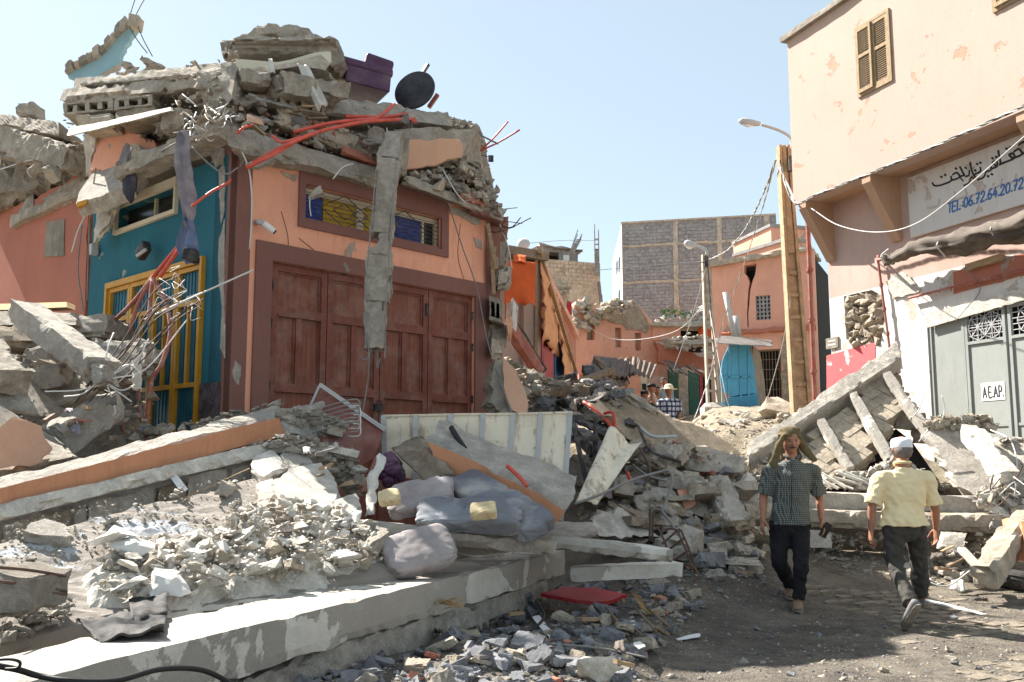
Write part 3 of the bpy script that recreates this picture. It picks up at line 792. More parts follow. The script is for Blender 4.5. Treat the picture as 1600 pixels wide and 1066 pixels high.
# rubble stones showing where the plaster fell off
m = MB(); WL.box(m, hp[0][0] - .3, hp[4][0] + .3, min(z for u, z in hp) - .2, zband, -.2, -.09); build(m, 'old_mortar', M['stone_tan'], RB)
r2 = random.Random(5); u0, u1 = min(u for u, z in hp), max(u for u, z in hp); q0, q1 = min(z for u, z in hp), min(zband - .02, max(z for u, z in hp))
uu = 6; zz_ = 8; pr = [(u, z) for u, z in hp]
for j in range(zz_):
    for i in range(uu):
        u = u0 + (i + .5 + r2.uniform(-.2, .2) + .3 * (j % 2)) * (u1 - u0) / uu; z = q0 + (j + .5 + r2.uniform(-.15, .15)) * (q1 - q0) / zz_
        if inpoly(u, z, pr): rock_at(WL.pt(u, z, -.07), r2.uniform(.25, .36), M['stone_tan'], BIG, 'wall_stone', parent=RB, r_=r2)
m = MB(); q = [WL.uz(x, y) for x, y in ((1292, 617), (1300, 612), (1366, 575), (1366, 540), (1294, 556))]
q = [WL.uz(1292, 620), WL.uz(1368, 588), WL.uz(1368, 535), WL.uz(1292, 556)]
rpoly(m, [WL.pt(*a, .002) for a in q], WL.N * .006, layers=1, jit=.004); build(m, 'red_painted_patch', M['red_patch'], RB)
# old faded band above the doors
m = MB(); rpoly(m, [WL.pp(x, y, .002) for x, y in ((1490, 425), (1640, 385), (1640, 420), (1490, 460))], WL.N * .006, layers=1, jit=.01); build(m, 'old_pink_band', M['red_wall'], RB)
m = MB()
for pl in ([(1450, 490), (1600, 452), (1660, 436), (1660, 462), (1600, 470), (1452, 512)], [(1386, 440), (1402, 428), (1425, 432), (1440, 455), (1395, 470)]):
    rpoly(m, [WL.pp(x, y, .004) for x, y in pl], WL.N * .03, layers=2, jit=.03, step=.06)
build(m, 'broken_plaster_edge', M['plaster_white'], RB)
# green doors
def gdoor(u0, u1, z0, z1, grille, name='green_door_leaf', label=None):
    m = MB(); f = .05; zr = z0 + (z1 - z0) * .47
    WL.ringf(m, (u0, u1, z0, z1), (u0 + f, u1 - f, z0 + f, z1 - f), -.07, -.02)
    zg = z1 - .5 if grille else z1 - f
    WL.box(m, u0 + f, u1 - f, z0 + f, zg, -.06, -.045); WL.box(m, u0 + f, u1 - f, zr, zr + .04, -.045, -.03)
    if grille: WL.box(m, u0 + f, u1 - f, zg, zg + .04, -.06, -.02)
    L = build(m, name, M['green_metal'], RB, label=label)
    if grille:
        m = MB(); a, b, c, d = u0 + f, u1 - f, zg + .04, z1 - f
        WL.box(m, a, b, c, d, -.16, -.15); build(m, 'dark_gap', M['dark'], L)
        m = MB()
        for i in range(6):
            z = c + (d - c) * i / 5; m.tube([WL.pt(a, z, -.04), WL.pt(b, z, -.04)], .008, 4)
        for i in range(9):
            u = a + (b - a) * i / 8; m.tube([WL.pt(u, c, -.045), WL.pt(u, d, -.045)], .006, 4)
        for cx in (.3, .7):
            uc = a + (b - a) * cx; zc = (c + d) / 2
            for k in range(8):
                an = k * math.pi / 4; an2 = an + math.pi / 8; r_ = .18
                m.tube([WL.pt(uc, zc, -.035), WL.pt(uc + math.cos(an) * r_, zc + math.sin(an) * r_ * 1.1, -.035)], .009, 4)
                m.tube([WL.pt(uc + math.cos(an) * r_, zc + math.sin(an) * r_ * 1.1, -.035), WL.pt(uc + math.cos(an + .785) * r_, zc + math.sin(an + .785) * r_ * 1.1, -.035)], .008, 4)
        build(m, 'door_grille', M['lamp'], L)
    return L
g1 = WL.uz(1507, 560)[0]; g2 = WL.uz(1572, 560)[0]
gdoor(gd[0] + .01, g1, gz0, gz1 - .01, False, 'green_door_leaf')
L2 = gdoor(g1 + .01, g2, gz0, gz1 - .01, True)
gdoor(g2 + .05, g2 + 1.1, gz0, gz1 - .01, True)
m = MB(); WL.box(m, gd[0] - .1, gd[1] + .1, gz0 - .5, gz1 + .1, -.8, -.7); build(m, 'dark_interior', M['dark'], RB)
# letter strokes as flat ribbons: pts in (u,z) units
FONT = {
 'A': [[(0, 0), (.4, 1), (.8, 0)], [(.15, .35), (.65, .35)]], 'E': [[(.6, 1), (0, 1), (0, 0), (.6, 0)], [(0, .5), (.5, .5)]],
 'P': [[(0, 0), (0, 1), (.5, .95), (.6, .75), (.5, .52), (0, .5)]], 'T': [[(0, 1), (.7, 1)], [(.35, 1), (.35, 0)]], 'L': [[(0, 1), (0, 0), (.55, 0)]],
 '0': [[(.3, 1), (.05, .8), (0, .5), (.05, .15), (.3, 0), (.55, .15), (.6, .5), (.55, .8), (.3, 1)]],
 '6': [[(.5, 1), (.2, .8), (0, .4), (.1, .08), (.35, 0), (.55, .15), (.55, .4), (.35, .52), (.08, .4)]],
 '7': [[(0, 1), (.55, 1), (.2, 0)], [(.12, .5), (.5, .5)]], '2': [[(0, .78), (.15, 1), (.45, .97), (.55, .72), (.3, .35), (0, 0), (.6, 0)]],
 '4': [[(.35, 1), (0, .3), (.6, .3)], [(.45, .6), (.42, 0)]], ':': [[(.1, .25), (.12, .2)], [(.1, .65), (.12, .6)]], '.': [[(.0, .05), (.16, .05)]]}
def ribbon(mb, W, pts, wd, d, th=.004):
    ps = [V((a, b, 0)) for a, b in pts]
    for i in range(len(ps) - 1):
        a, b = ps[i], ps[i + 1]; t = (b - a)
        if t.length < 1e-5: continue
        t.normalize(); n_ = V((-t.y, t.x, 0)) * wd / 2; e = t * wd * .35
        q = [a - n_ - e, b - n_ + e, b + n_ + e, a + n_ - e]
        mb.hexa(*[W.pt(p.x, p.y, d + .0003 * (i % 3)) for p in q], W.N * th)
def write(mb, W, text, o, ux, uz_, wd, d):   # o=(u,z) origin; ux = advance vector, uz_ = up vector
    x = 0
    for ch in text:
        if ch == ' ': x += .5; continue
        for st in FONT[ch]:
            ps = [V((o[0] + (x + a) * ux[0] + b * uz_[0], o[1] + (x + a) * ux[1] + b * uz_[1], 0)) for a, b in st]
            if len(ps) > 3: ps = cr(ps, 3)
            ribbon(mb, W, [(p.x, p.y) for p in ps], wd, d)
        x += .34 if ch in ':.' else .85
# label on the door
lu_, lz = WL.uz(1531, 625); lu2, lz2 = WL.uz(1567, 614)
m = MB(); WL.box(m, lu_, lu2, lz - .02, lz + .24, -.0445, -.038); nb = build(m, 'name_strip', M['white'], L2)
m = MB(); write(m, WL, 'A E.A.P.', (lu_ + .03, lz + .03), ((lu2 - lu_) * .185, 0), (0, .15), .016, -.0375); build(m, 'lettering', M['black_paint'], nb)
# painted shop sign
sg = [WL.uz(1421, 280), WL.uz(1432, 371), WL.uz(1600, 312)]
su0 = WL.uz(1425, 330)[0]; sz0 = WL.uz(1432, 371)[1]; sz1 = WL.uz(1421, 280)[1]
print('sign', su0, sz0, sz1, zs)
SG = thing('shop_sign', 'painted white board with Arabic lettering and a telephone number under the jetty', 'sign', WL.pt(su0 + 1.5, sz0, .05))
m = MB(); WL.box(m, su0, su0 + 4.2, sz0, min(sz1, zs - .05), .005, .06); build(m, 'sign_board', M['whitewash'], SG)
# arabic strokes given as picture pixels, laid on the board plane
AR = [  # each: pixel polyline, width px
 ([(1457, 286), (1460, 290), (1468, 290), (1480, 286), (1487, 282), (1486, 276)], 3), ([(1470, 276), (1472, 277)], 3), ([(1476, 273), (1478, 274)], 3),
 ([(1486, 282), (1494, 280), (1500, 276), (1495, 270), (1489, 273)], 3), ([(1500, 276), (1507, 274)], 3), ([(1507, 274), (1500, 261)], 3), ([(1493, 263), (1495, 264)], 3),
 ([(1509, 276), (1514, 274), (1515, 267)], 3), ([(1508, 262), (1510, 263)], 3),
 ([(1499, 276), (1505, 283)], 2),
 ([(1522, 280), (1519, 276)], 2), ([(1506, 290), (1514, 286), (1518, 277)], 2.6), ([(1523, 266), (1525, 267)], 3), ([(1524, 277), (1519, 268), (1516, 254)], 3),
 ([(1524, 272), (1532, 268), (1532, 262)], 3), ([(1526, 256), (1528, 257)], 3), ([(1531, 254), (1533, 255)], 3),
 ([(1528, 281), (1537, 277), (1541, 268)], 3), ([(1541, 268), (1548, 266), (1549, 259)], 3), ([(1543, 275), (1545, 276)], 3), ([(1549, 272), (1551, 273)], 3),
 ([(1549, 264), (1558, 260), (1557, 252), (1551, 254), (1556, 259)], 3), ([(1550, 247), (1552, 248)], 3), ([(1556, 245), (1558, 246)], 3),
 ([(1564, 257), (1560, 236)], 3.2), ([(1562, 257), (1575, 252), (1585, 247), (1583, 240), (1577, 242), (1582, 247)], 3.2), ([(1572, 232), (1574, 233)], 3), ([(1578, 230), (1580, 231)], 3),
 ([(1585, 247), (1597, 241), (1592, 233), (1585, 237)], 3.2), ([(1597, 241), (1607, 234), (1601, 222), (1592, 226)], 3.4), ([(1607, 234), (1622, 230), (1640, 222)], 3.4)]
FD = [[(1475, 318), (1490, 312), (1492, 300)], [(1495, 312), (1510, 306), (1508, 294)], [(1512, 308), (1530, 301), (1540, 292), (1534, 288)], [(1545, 297), (1562, 290), (1566, 280)], [(1568, 289), (1585, 283), (1588, 272)], [(1590, 281), (1610, 272)], [(1500, 322), (1512, 318)], [(1450, 325), (1465, 322), (1468, 312)]]
m = MB()
for pl, wd in AR:
    ps = [WL.uz(x, y, .06) for x, y in pl]; ps3 = cr([V((a, b, 0)) for a, b in ps], 3) if len(ps) > 2 else [V((a, b, 0)) for a, b in ps]
    ribbon(m, WL, [(p.x, p.y) for p in ps3], wd * .0098, .061)
build(m, 'arabic_lettering', M['black_paint'], SG, kind='stuff')
m = MB()
for pl in FD:
    ps3 = cr([V((a, b, 0)) for a, b in [WL.uz(x, y, .06) for x, y in pl]], 3); ribbon(m, WL, [(p.x, p.y) for p in ps3], .035, .061, .001)
build(m, 'faded_lettering', M['faded_paint'], SG, kind='stuff')
a = WL.uz(1481, 333, .06); b = WL.uz(1579, 300, .06); hgt = WL.uz(1578, 284, .06)[1] - WL.uz(1578, 301, .06)[1]
slope = (b[1] - a[1]) / (b[0] - a[0]); adv = (b[0] - a[0]) / 10.6
m = MB(); write(m, WL, 'TEL:06.72.64.20.72', a, (adv, adv * slope), (0.02, hgt * .9), .024, .061); build(m, 'telephone_number', M['blue_paint'], SG)
# rolled canvas awning on its rail
m = MB(); pts = []
AP = [(1386, 404), (1400, 396), (1430, 392), (1462, 388), (1500, 378), (1530, 370), (1560, 360), (1605, 345), (1660, 322)]
ctr = [WL.pp(x, y, .35) for x, y in AP]; cc = cr(ctr, 6)
for i, p in enumerate(cc): cc[i] = p + V((0, 0, nz(p, 1.5, 3) * .12))
m.tube(cc, [.07 + .12 * i_ / len(cc) + .07 * abs(nz(p, 2.5, 8)) for i_, p in enumerate(cc)], 20)
for k_, v_ in enumerate(m.v):
    c0 = cc[k_ // 20]; rd = (v_ - c0); a_ = (k_ % 20) / 20 * 6.283; L_ = k_ // 20 * .09; w_ = noise.noise(V((L_ * .8 + a_ * .2, math.cos(a_) * 2.6, math.sin(a_) * 2.6))) * .9 - .5 * abs(noise.noise(V((L_ * 1.6 + a_ * .5, math.cos(a_) * 4, math.sin(a_) * 4 + 5))))
    v_ += rd * w_ + V((0, 0, -.05 * abs(noise.noise(V((L_, 3, 3))))))
AW = thing('rolled_awning', 'sagging dirty brown canvas awning rolled up below the shop sign', 'awning', WL.pp(1500, 380, .35))
build(m, 'canvas_roll', M['canvas'], AW, smooth=True)
m = MB(); m.tube([WL.pp(1372, 407, .3), WL.pp(1660, 325, .3)], .03, 8); m.tube([WL.pp(1372, 407, .3), WL.pp(1372, 400, 0)], .025, 6)
build(m, 'awning_rail', M['pipe_dusty'], AW)
for x in (1388, 1476, 1560):
    m = MB(); c_ = WL.pp(x, lin(x, AP), .35); m.tube(cr([c_ + V((0, -.02, .14)), c_ + WL.N * .15, c_ + V((0, 0, -.16))], 4), .012, 5); build(m, 'strap', M['whitecloth'], AW)
# pipes on the wall
for (a, b, r_, lab) in (((1262, 345), (1283, 660), .045, 'rusty red downpipe at the far corner of the jettied house'), ((1372, 408), (1392, 560), .022, 'thin rusty pole hanging beside the patch of bare stones'), ((1420, 466), (1700, 396), .022, 'horizontal pipe with hooks above the green shop doors')):
    m = MB(); A_, B_ = WL.pp(*a, .08), WL.pp(*b, .08)
    if a[0] != 1420: B_ = V((A_.x, A_.y, B_.z)) if a[0] == 1262 else B_
    m.tube([A_, A_.lerp(B_, .5), B_], r_, 8)
    if a[0] == 1420:
        for i in range(14): p = A_.lerp(B_, i / 14); m.tube(cr([p, p + V((0, 0, -.05)) + WL.N * .03, p + V((0, 0, -.03)) + WL.N * .06], 3), .006, 4)
    else:
        for i in range(1, 4): p = A_.lerp(B_, i / 4); m.lathe(p, [(r_ * 1.5, -.03), (r_ * 1.5, .03)], 8)
    build(m, 'wall_pipe', M['pipe_dusty'], label=lab, cat='pipe')
m = MB(); a, b = WL.uz(1516, 419), WL.uz(1572, 402)
m.bar(WL.pt(*a, .06), WL.pt(*b, .06), .08, .1); FX = build(m, 'lamp_batten', M['wood'], label='tilted wooden lamp batten without its tube above the green doors', cat='lamp')
m = MB(); m.tube(cr([WL.pt(*a, .1), WL.pt(a[0] + .2, a[1] - .35, .04), WL.pt(a[0] - .1, a[1] - .6, .03), WL.pt(a[0] - .3, a[1] - .75, .03)], 5), .008, 5); build(m, 'hanging_wire', M['wire'], FX)
# plaque
pu, pz = WL.uz(1293, 546); pu1, pz1 = WL.uz(1311, 526)
PQ = thing('street_plaque', 'small grey plaque with Arabic street name above the red patch', 'sign', WL.pt(pu, pz, .02))
m = MB(); WL.box(m, pu, pu1, pz, pz1, .003, .03); build(m, 'plate', M['concrete_dark'], PQ)
m = MB()
for r_ in range(2):
    for i in range(5): u = pu + (pu1 - pu) * (.2 + .13 * i); z = pz + (pz1 - pz) * (.3 + .35 * r_); ribbon(m, WL, [(u, z), (u + .02, z + .02), (u + .035, z - .01)], .012, .031)
build(m, 'lettering', M['white'], PQ, kind='stuff')
# ------------------------------------------------------------------ shared scatter + slab builders
def FS(name, label, q, t, mat, cat='concrete slab', parent=None, group=None, vec=None, amp=.014, chip=.035, brk=0.0, step=.062, smooth=False):
    """rough block: front face quad of (px, py, Y), depth t metres away from the viewer"""
    m = MB(); rbox(m, [P(*a) for a in q], V(vec) * t if vec else V((0, t, 0)), step=step, amp=amp, chip=chip, brk=brk)
    return build(m, name, mat, parent, label=label, cat=None if parent else cat, group=group, smooth=smooth)
def RB_(name, label, a, b, wd, h, mat, cat='concrete beam', parent=None, group=None, up=(0, 0, 1), amp=.012, chip=.03, brk=.04, step=.06):
    m = MB(); rbar(m, P(*a), P(*b), wd, h, up, amp=amp, chip=chip, brk=brk, step=step)
    return build(m, name, mat, parent, label=label, cat=None if parent else cat, group=group)
def PL(name, label, pts, t, mat, cat='concrete slab', parent=None, group=None, vec=(0, 1, 0), jit=.03, step=.06, layers=3):
    m = MB(); rpoly(m, [P(*a) for a in pts], V(vec) * t, step=step, jit=jit, layers=layers)
    return build(m, name, mat, parent, label=label, cat=None if parent else cat, group=group)
def TB(name, label, pts, r, mat, cat='wire', parent=None, group=None, n=6, k=6):
    m = MB(); m.tube(cr([P(*a) for a in pts], k) if len(pts) > 2 else [P(*a) for a in pts], r, n)
    return build(m, name, mat, parent, smooth=True, label=label, cat=None if parent else cat, group=group)
REQ = {}
def scat(poly, Yf, n, s0, s1, mats, label, group, name='rubble_piece', pool=None, cat='rubble', seed=1, fine=0, fine_name='rubble_crumbs', parent=None, pw=1.6, lift=0.0, onground=False):
    """rubble over a region; flush() turns the largest pieces of each kind into single objects and joins the rest"""
    r_ = random.Random(seed); xs = [p[0] for p in poly]; ys = [p[1] for p in poly]; mb = MB(); c = 0; tries = 0
    while c < n + fine and tries < 40 * (n + fine):
        tries += 1; x, y = r_.uniform(min(xs), max(xs)), r_.uniform(min(ys), max(ys))
        if not inpoly(x, y, poly): continue
        if onground:
            d = ray(x, y); t = .5; p = None
            while t < 40:
                q = CAM + d * t
                if q.z < gz(q.x, q.y, False): p = q; break
                t += .05 if t < 15 else .15
            if p is None: tries += 5; continue
            p = V((p.x, p.y, gz(p.x, p.y)))
        else:
            p = P(x, y, Yf(x, y))
        s_ = s0 + (s1 - s0) * r_.random() ** pw
        if c < n:
            mt = r_.choice(mats); pool_ = pool or (BOXP if r_.random() < .4 else BIG); pos = p + V((0, 0, lift + s_ * .12 * onground))
            if parent: rock_at(pos, s_, mt, pool_, name, None, None, None, parent, 1.0, r_)
            else: REQ.setdefault(name, []).append((s_ / p.y, pos, s_, mt, pool_, label, cat, group, seed, mats))
        else:
            mb.mi = r_.randrange(len(mats)); rock_mb(mb, p + V((0, 0, lift)), s_ * (.1 + .42 * r_.random() ** 2.2), ROCKS, r_)
        c += 1
    if mb.v: build(mb, fine_name, mats, label=None if parent else 'fine crumbs lying among the ' + group, cat=None if parent else 'rubble', kind='stuff', fix=False, parent=parent)
TONE = {'stone_grey': 'grey', 'stone_dark': 'dark grey', 'stone_tan': 'tan', 'concrete': 'brownish grey', 'concrete_dark': 'dark brown', 'concrete_pale': 'pale grey', 'plaster_white': 'white', 'whitewash': 'bright white', 'brick_pink': 'brick red', 'pink_wall': 'dull pink', 'pink_far': 'pink', 'block_tan': 'sandy', 'slab_tan': 'brown', 'block_grey': 'cement grey', 'steel_dark': 'black', 'tin': 'rusty grey', 'whitecloth': 'whitish', 'plastic_bag': 'blue'}
def nuance(lb, mt, s_, k):
    wd = [x for x in lb.split() if x not in ('grey', 'pale', 'dark', 'pinkish', 'white', 'tan', 'small')]
    sz = 'largest' if k == 0 else 'second largest' if k == 1 else 'third largest' if k == 2 else 'big' if s_ > .24 else 'middling' if s_ > .14 else 'small'
    t_ = (sz + ' ' + TONE.get(mt.name, 'grey')).split()
    return ' '.join((t_ + wd)[:16]) if len(t_ + wd) <= 16 else lb
def flush(limit=285):
    for name, L_ in REQ.items():
        L_.sort(key=lambda a: -a[0]); r_ = random.Random(len(name))
        cnt = {}
        for a in L_[:limit]:
            k = cnt.get((a[8], a[3].name), 0); cnt[(a[8], a[3].name)] = k + 1
            rock_at(a[1], a[2], a[3], a[4], name, nuance(a[5], a[3], a[2], k), a[6], a[7], None, 1.0, r_)
        rest = {}
        for a in L_[limit:]: rest.setdefault((a[8], a[7]), []).append(a)
        for (sd_, g_), l_ in rest.items():
            mb = MB(); mats = l_[0][9]
            for a in l_:
                mb.mi = mats.index(a[3]); rock_mb(mb, a[1], a[2], a[4] if a[0] * F > 14 else ROCKS, r_)
            build(mb, 'rubble_crumbs', mats, label='smaller rubble among the ' + g_, cat='rubble', kind='stuff', fix=False)

# ================================================================== far street
def flatwall(a, b): return Wall(P(*a), P(*b) - P(*a))
# grey concrete-block building
WG = flatwall((972, 400, 56), (1215, 400, 54))
ug = WG.uz(1213, 350)[0]; gt = WG.uz(972, 350)[1]; gt2 = WG.uz(1205, 343)[1]; gb = WG.uz(972, 500)[1]
GB = thing('block_building', 'tall unplastered grey concrete block building behind the ruined pink wall', 'building', WG.pt(ug / 2, gb, -4))
m = MB(); m.hexa(*WG.rect(.0, ug, gb - 3, gt), -WG.N * 9); build(m, 'mortar_wall', M['mortar'], GB)
zb1 = WG.uz(972, 383)[1]; zb2 = WG.uz(972, 440)[1]
m = MB()
for z in (zb1, zb2): rbox(m, [WG.pt(0, z - .18, .06), WG.pt(ug, z - .18, .06), WG.pt(ug, z, .06), WG.pt(0, z, .06)], -WG.N * .2, step=.35, amp=.02, chip=.05)
for px in (1056, 1125, 1200): u = WG.uz(px, 400)[0]; rbox(m, [WG.pt(u - .15, gb, .05), WG.pt(u + .15, gb, .05), WG.pt(u + .15, gt, .05), WG.pt(u - .15, gt, .05)], -WG.N * .2, step=.4, amp=.02, chip=.04)
build(m, 'concrete_frame', M['concrete'], GB)
st = {'n': 0, 'mb': MB()}
us_ = [0, WG.uz(1056, 400)[0], WG.uz(1125, 400)[0], WG.uz(1200, 400)[0], ug]
for z0, z1 in ((zb1 + .02, gt - .1), (zb2 + .02, zb1 - .2), (gb, zb2 - .2)):
    for i in range(4): blocks(WG, GB, 'concrete_block', us_[i] + .17, us_[i + 1] - .15, z0, z1, .42, .205, M['block_grey'], d=.03, gap=.018, state=st, miss=.01)
finish_blocks(st, GB, 'concrete_block_courses', M['block_grey'])
m = MB(); WG.box(m, -.02, ug, gt, gt + .1, -9, .08); build(m, 'roof_edge', M['concrete'], GB)
# pale side with windows
WGs = Wall(WG.pt(0, 0, 0), P(958, 400, 66) - WG.pt(0, 0, 0))
m = MB(); Ls = 11
wn = []
for px, y0, y1 in ((968, 405, 425), (964, 410, 428), (967, 458, 475)):
    u = WGs.uz(px, 400)[0]; wn.append((u - .7, u + .7, WGs.uz(px, y1)[1], WGs.uz(px, y0)[1]))
wn = [q for q in wn if q[0] > .2]
m.hexa(*WGs.rect(0.02, Ls, gb - 3, gt), -WGs.N * .3); build(m, 'side_wall', M['whitewash'], GB)
for q in wn:
    m = MB(); WGs.box(m, *q, .01, .06); build(m, 'window', M['glass_dark'], GB)
# pink houses further back at the right of it
for (x0, x1, y0, Y, lab) in ((1206, 1262, 355, 47, 'plain pink house top behind the cracked pink house'), (1232, 1262, 376, 44, 'narrow pink block beside the concrete pole, behind the cracked house')):
    W = flatwall((x0, 400, Y), (x1, 400, Y + .5)); u = W.uz(x1, 400)[0]; z0 = 3; z1 = W.uz(x0, y0)[1]
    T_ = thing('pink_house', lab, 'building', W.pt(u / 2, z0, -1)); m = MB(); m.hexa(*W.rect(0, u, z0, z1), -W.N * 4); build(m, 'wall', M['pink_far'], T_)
    m = MB(); W.box(m, -.1, u, z1, z1 + .15, -4, .1); build(m, 'coping', M['mortar'], T_)
# cracked pink house
WC = flatwall((1114, 500, 32.4), (1268, 500, 31))
uc = lambda x, y: WC.uz(x, y)
CH = thing('cracked_house', 'pink rendered house with a dark crack running down from its roof', 'building', WC.pt(1.5, 3, -2))
ur = uc(1275, 500)[0]; zc0 = 2.6; zct = uc(1116, 418)[1]; zct2 = uc(1265, 392)[1]
crack = [(1163, 412), (1182, 409), (1180, 426), (1176, 436), (1172, 452), (1171, 470), (1169, 488), (1170, 508), (1168, 508), (1167, 488), (1168, 468), (1169, 452), (1171, 438), (1167, 428), (1163, 424)]
hd = (uc(1183, 600)[0], uc(1222, 600)[0], uc(1200, 640)[1], uc(1200, 546)[1])
hw = (uc(1181, 480)[0], uc(1204, 480)[0], uc(1190, 500)[1], uc(1190, 462)[1])
m = MB(); m.poly([WC.pt(0, zc0), WC.pt(ur, zc0), WC.pt(ur, zct2), WC.pt(0, zct)], -WC.N * .35, [WC.rect(*hd), WC.rect(*hw), [WC.pp(x, y + 3) for x, y in crack]])
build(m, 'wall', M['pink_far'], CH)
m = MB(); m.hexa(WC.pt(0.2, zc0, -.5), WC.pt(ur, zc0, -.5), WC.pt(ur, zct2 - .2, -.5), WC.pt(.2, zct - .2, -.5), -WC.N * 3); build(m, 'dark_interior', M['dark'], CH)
m = MB(); rbox(m, [WC.pt(-.3, zct - .02, .25), WC.pt(ur, zct2 - .02, .25), WC.pt(ur, zct2, -2), WC.pt(-.3, zct, -2)], V((0, 0, .16)), step=.16, amp=.04, chip=.06); build(m, 'roof_edge', M['stone_tan'], CH)
m = MB()
for i in range(4):
    for j in range(6):
        a, b = hw[0] + (hw[1] - hw[0]) * i / 4, hw[2] + (hw[3] - hw[2]) * j / 6; du, dz = (hw[1] - hw[0]) / 4, (hw[3] - hw[2]) / 6
        WC.ringf(m, (a, a + du, b, b + dz), (a + .03, a + du - .03, b + .03, b + dz - .02), -.15, -.05)
build(m, 'breeze_block_window', M['mortar'], CH)
m = MB(); rbox(m, [WC.pt(hd[0] - 1.2, uc(1190, 522)[1], .16), WC.pt(ur, uc(1190, 520)[1], .16), WC.pt(ur, uc(1190, 512)[1], .16), WC.pt(hd[0] - 1.2, uc(1190, 515)[1], .16)], -WC.N * .2, step=.12, amp=.05, chip=.06); build(m, 'broken_ledge', M['red_wall'], CH)
m = MB()
for i in range(9): u = hd[0] + (hd[1] - hd[0]) * i / 8; m.tube([WC.pt(u, hd[2], -.1), WC.pt(u, hd[3], -.1)], .012, 4)
for j in range(7): z = hd[2] + (hd[3] - hd[2]) * j / 6; m.tube([WC.pt(hd[0], z, -.1), WC.pt(hd[1], z, -.1)], .012, 4)
WC.ringf(m, (hd[0], hd[1], hd[2], hd[3]), (hd[0] + .05, hd[1] - .05, hd[2] + .05, hd[3] - .05), -.15, -.05)
build(m, 'iron_gate', M['wood_old'], CH)
m = MB(); rpoly(m, [WC.pp(x, y, .003) for x, y in ((1222, 528), (1242, 512), (1242, 640), (1222, 640))], WC.N * .02, jit=.05, layers=1); build(m, 'ochre_patch', M['slab_tan'], CH)
# blue kiosk and its tin canopy, stove pipe
KY = 29.2
def kp(x, y, Y=KY): return P(x, y, Y)
KI = thing('blue_kiosk', 'buckled blue sheet metal kiosk under a bent tin canopy', 'kiosk', P(1155, 642, KY))
m = MB(); rpoly(m, [kp(*a) for a in ((1129, 641), (1126, 590), (1128, 565), (1140, 538), (1168, 536), (1176, 560), (1181, 600), (1183, 614), (1131, 622))], V((0, .05, 0)), jit=.012, step=.15, layers=1); build(m, 'front_sheet', M['blue_kiosk'], KI)
for a_, b_ in (((1138, 640), (1140, 540)), ((1158, 640), (1156, 538)), ((1128, 590), (1179, 588)), ((1170, 638), (1170, 540))):
    m = MB(); m.bar(kp(*a_, KY - .03), kp(*b_, KY - .03), .05, .03, (0, 1, 0)); build(m, 'sheet_fold', M['blue_kiosk'], KI)
m = MB(); rpoly(m, [kp(1131, 623, KY - .02), kp(1184, 615, KY - .02), kp(1185, 641, KY - .02), kp(1130, 643, KY - .02)], V((0, .03, 0)), jit=.012, step=.15, layers=1)
for i in range(7): a = .1 + i * .13; m.bar(kp(1131, 623 + 2.7 * i, KY - .06), kp(1184, 617 + 3.4 * i, KY - .06), .03, .03)
build(m, 'lower_corrugated_sheet', M['blue_kiosk'], KI)
m = MB(); rpoly(m, [kp(1168, 536), kp(1190, 550, KY + 1), kp(1196, 600, KY + 1.2), kp(1196, 641, KY + 1.2), kp(1184, 641), kp(1181, 600), kp(1176, 560)], V((-.04, .03, 0)), jit=.02, step=.15, layers=1); build(m, 'side_sheet', M['slab_tan'], KI)
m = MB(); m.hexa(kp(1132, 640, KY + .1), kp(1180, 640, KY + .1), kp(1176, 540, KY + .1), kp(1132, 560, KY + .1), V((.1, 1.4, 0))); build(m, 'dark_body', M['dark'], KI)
m = MB(); rpoly(m, [kp(1113, 536, KY - 1), kp(1150, 540, KY - 1), kp(1208, 542, KY - .7), kp(1206, 533, KY + .6), kp(1130, 526, KY + .8)], V((0, .02, .03)), jit=.06, step=.1, layers=1); build(m, 'tin_canopy', M['tin'], KI)
TB('stove_pipe', 'leaning galvanised flue pipe rising above the blue kiosk', [(1148, 528, 30.2), (1133, 457, 30.2)], .085, M['lamp'], 'pipe', n=10)
TB('stove_pipe', 'short galvanised pipe beside the leaning flue above the blue kiosk', [(1154, 528, 30.4), (1149, 494, 30.4)], .1, M['lamp'], 'pipe', n=10)
# ruined pink wall with three openings
WR = flatwall((893, 540, 38), (1030, 540, 39.5))
o_ = [(893, 640), (896, 575), (894, 520), (900, 500), (897, 480), (905, 470), (922, 474), (935, 482), (950, 478), (958, 474), (972, 480), (985, 474), (998, 478), (1008, 488), (1016, 497), (1024, 510), (1027, 560), (1027, 640)]
RW = thing('ruined_wall', 'ruined pink house wall with three tall openings and a crumbling top', 'wall', WR.pt(2, 2.5, 0))
ops = [[(917, 532), (929, 531), (930, 502), (918, 501)], [(962, 543), (971, 543), (971, 512), (961, 512)], [(993, 548), (1002, 548), (1002, 520), (992, 520)]]
m = MB()
ol = []
pp_ = [WR.pp(x, y) for x, y in o_]
for i, p in enumerate(pp_):
    q = pp_[(i + 1) % len(pp_)]; k = max(1, int((q - p).length / .25))
    for j in range(k):
        t_ = p.lerp(q, j / k); ol.append(t_ + V((nz(t_, 2, 1), 0, nz(t_, 2, 2))) * .18)
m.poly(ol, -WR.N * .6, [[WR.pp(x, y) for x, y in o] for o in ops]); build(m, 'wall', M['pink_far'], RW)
m = MB()
for o in ops: m.poly([WR.pp(x, y, -.3) for x, y in [(o[0][0] - 2, o[0][1] + 2), (o[1][0] + 2, o[1][1] + 2), (o[2][0] + 2, o[2][1] - 2), (o[3][0] - 2, o[3][1] - 2)]], -WR.N * .1)
build(m, 'boarded_opening', M['stone_tan'], RW)
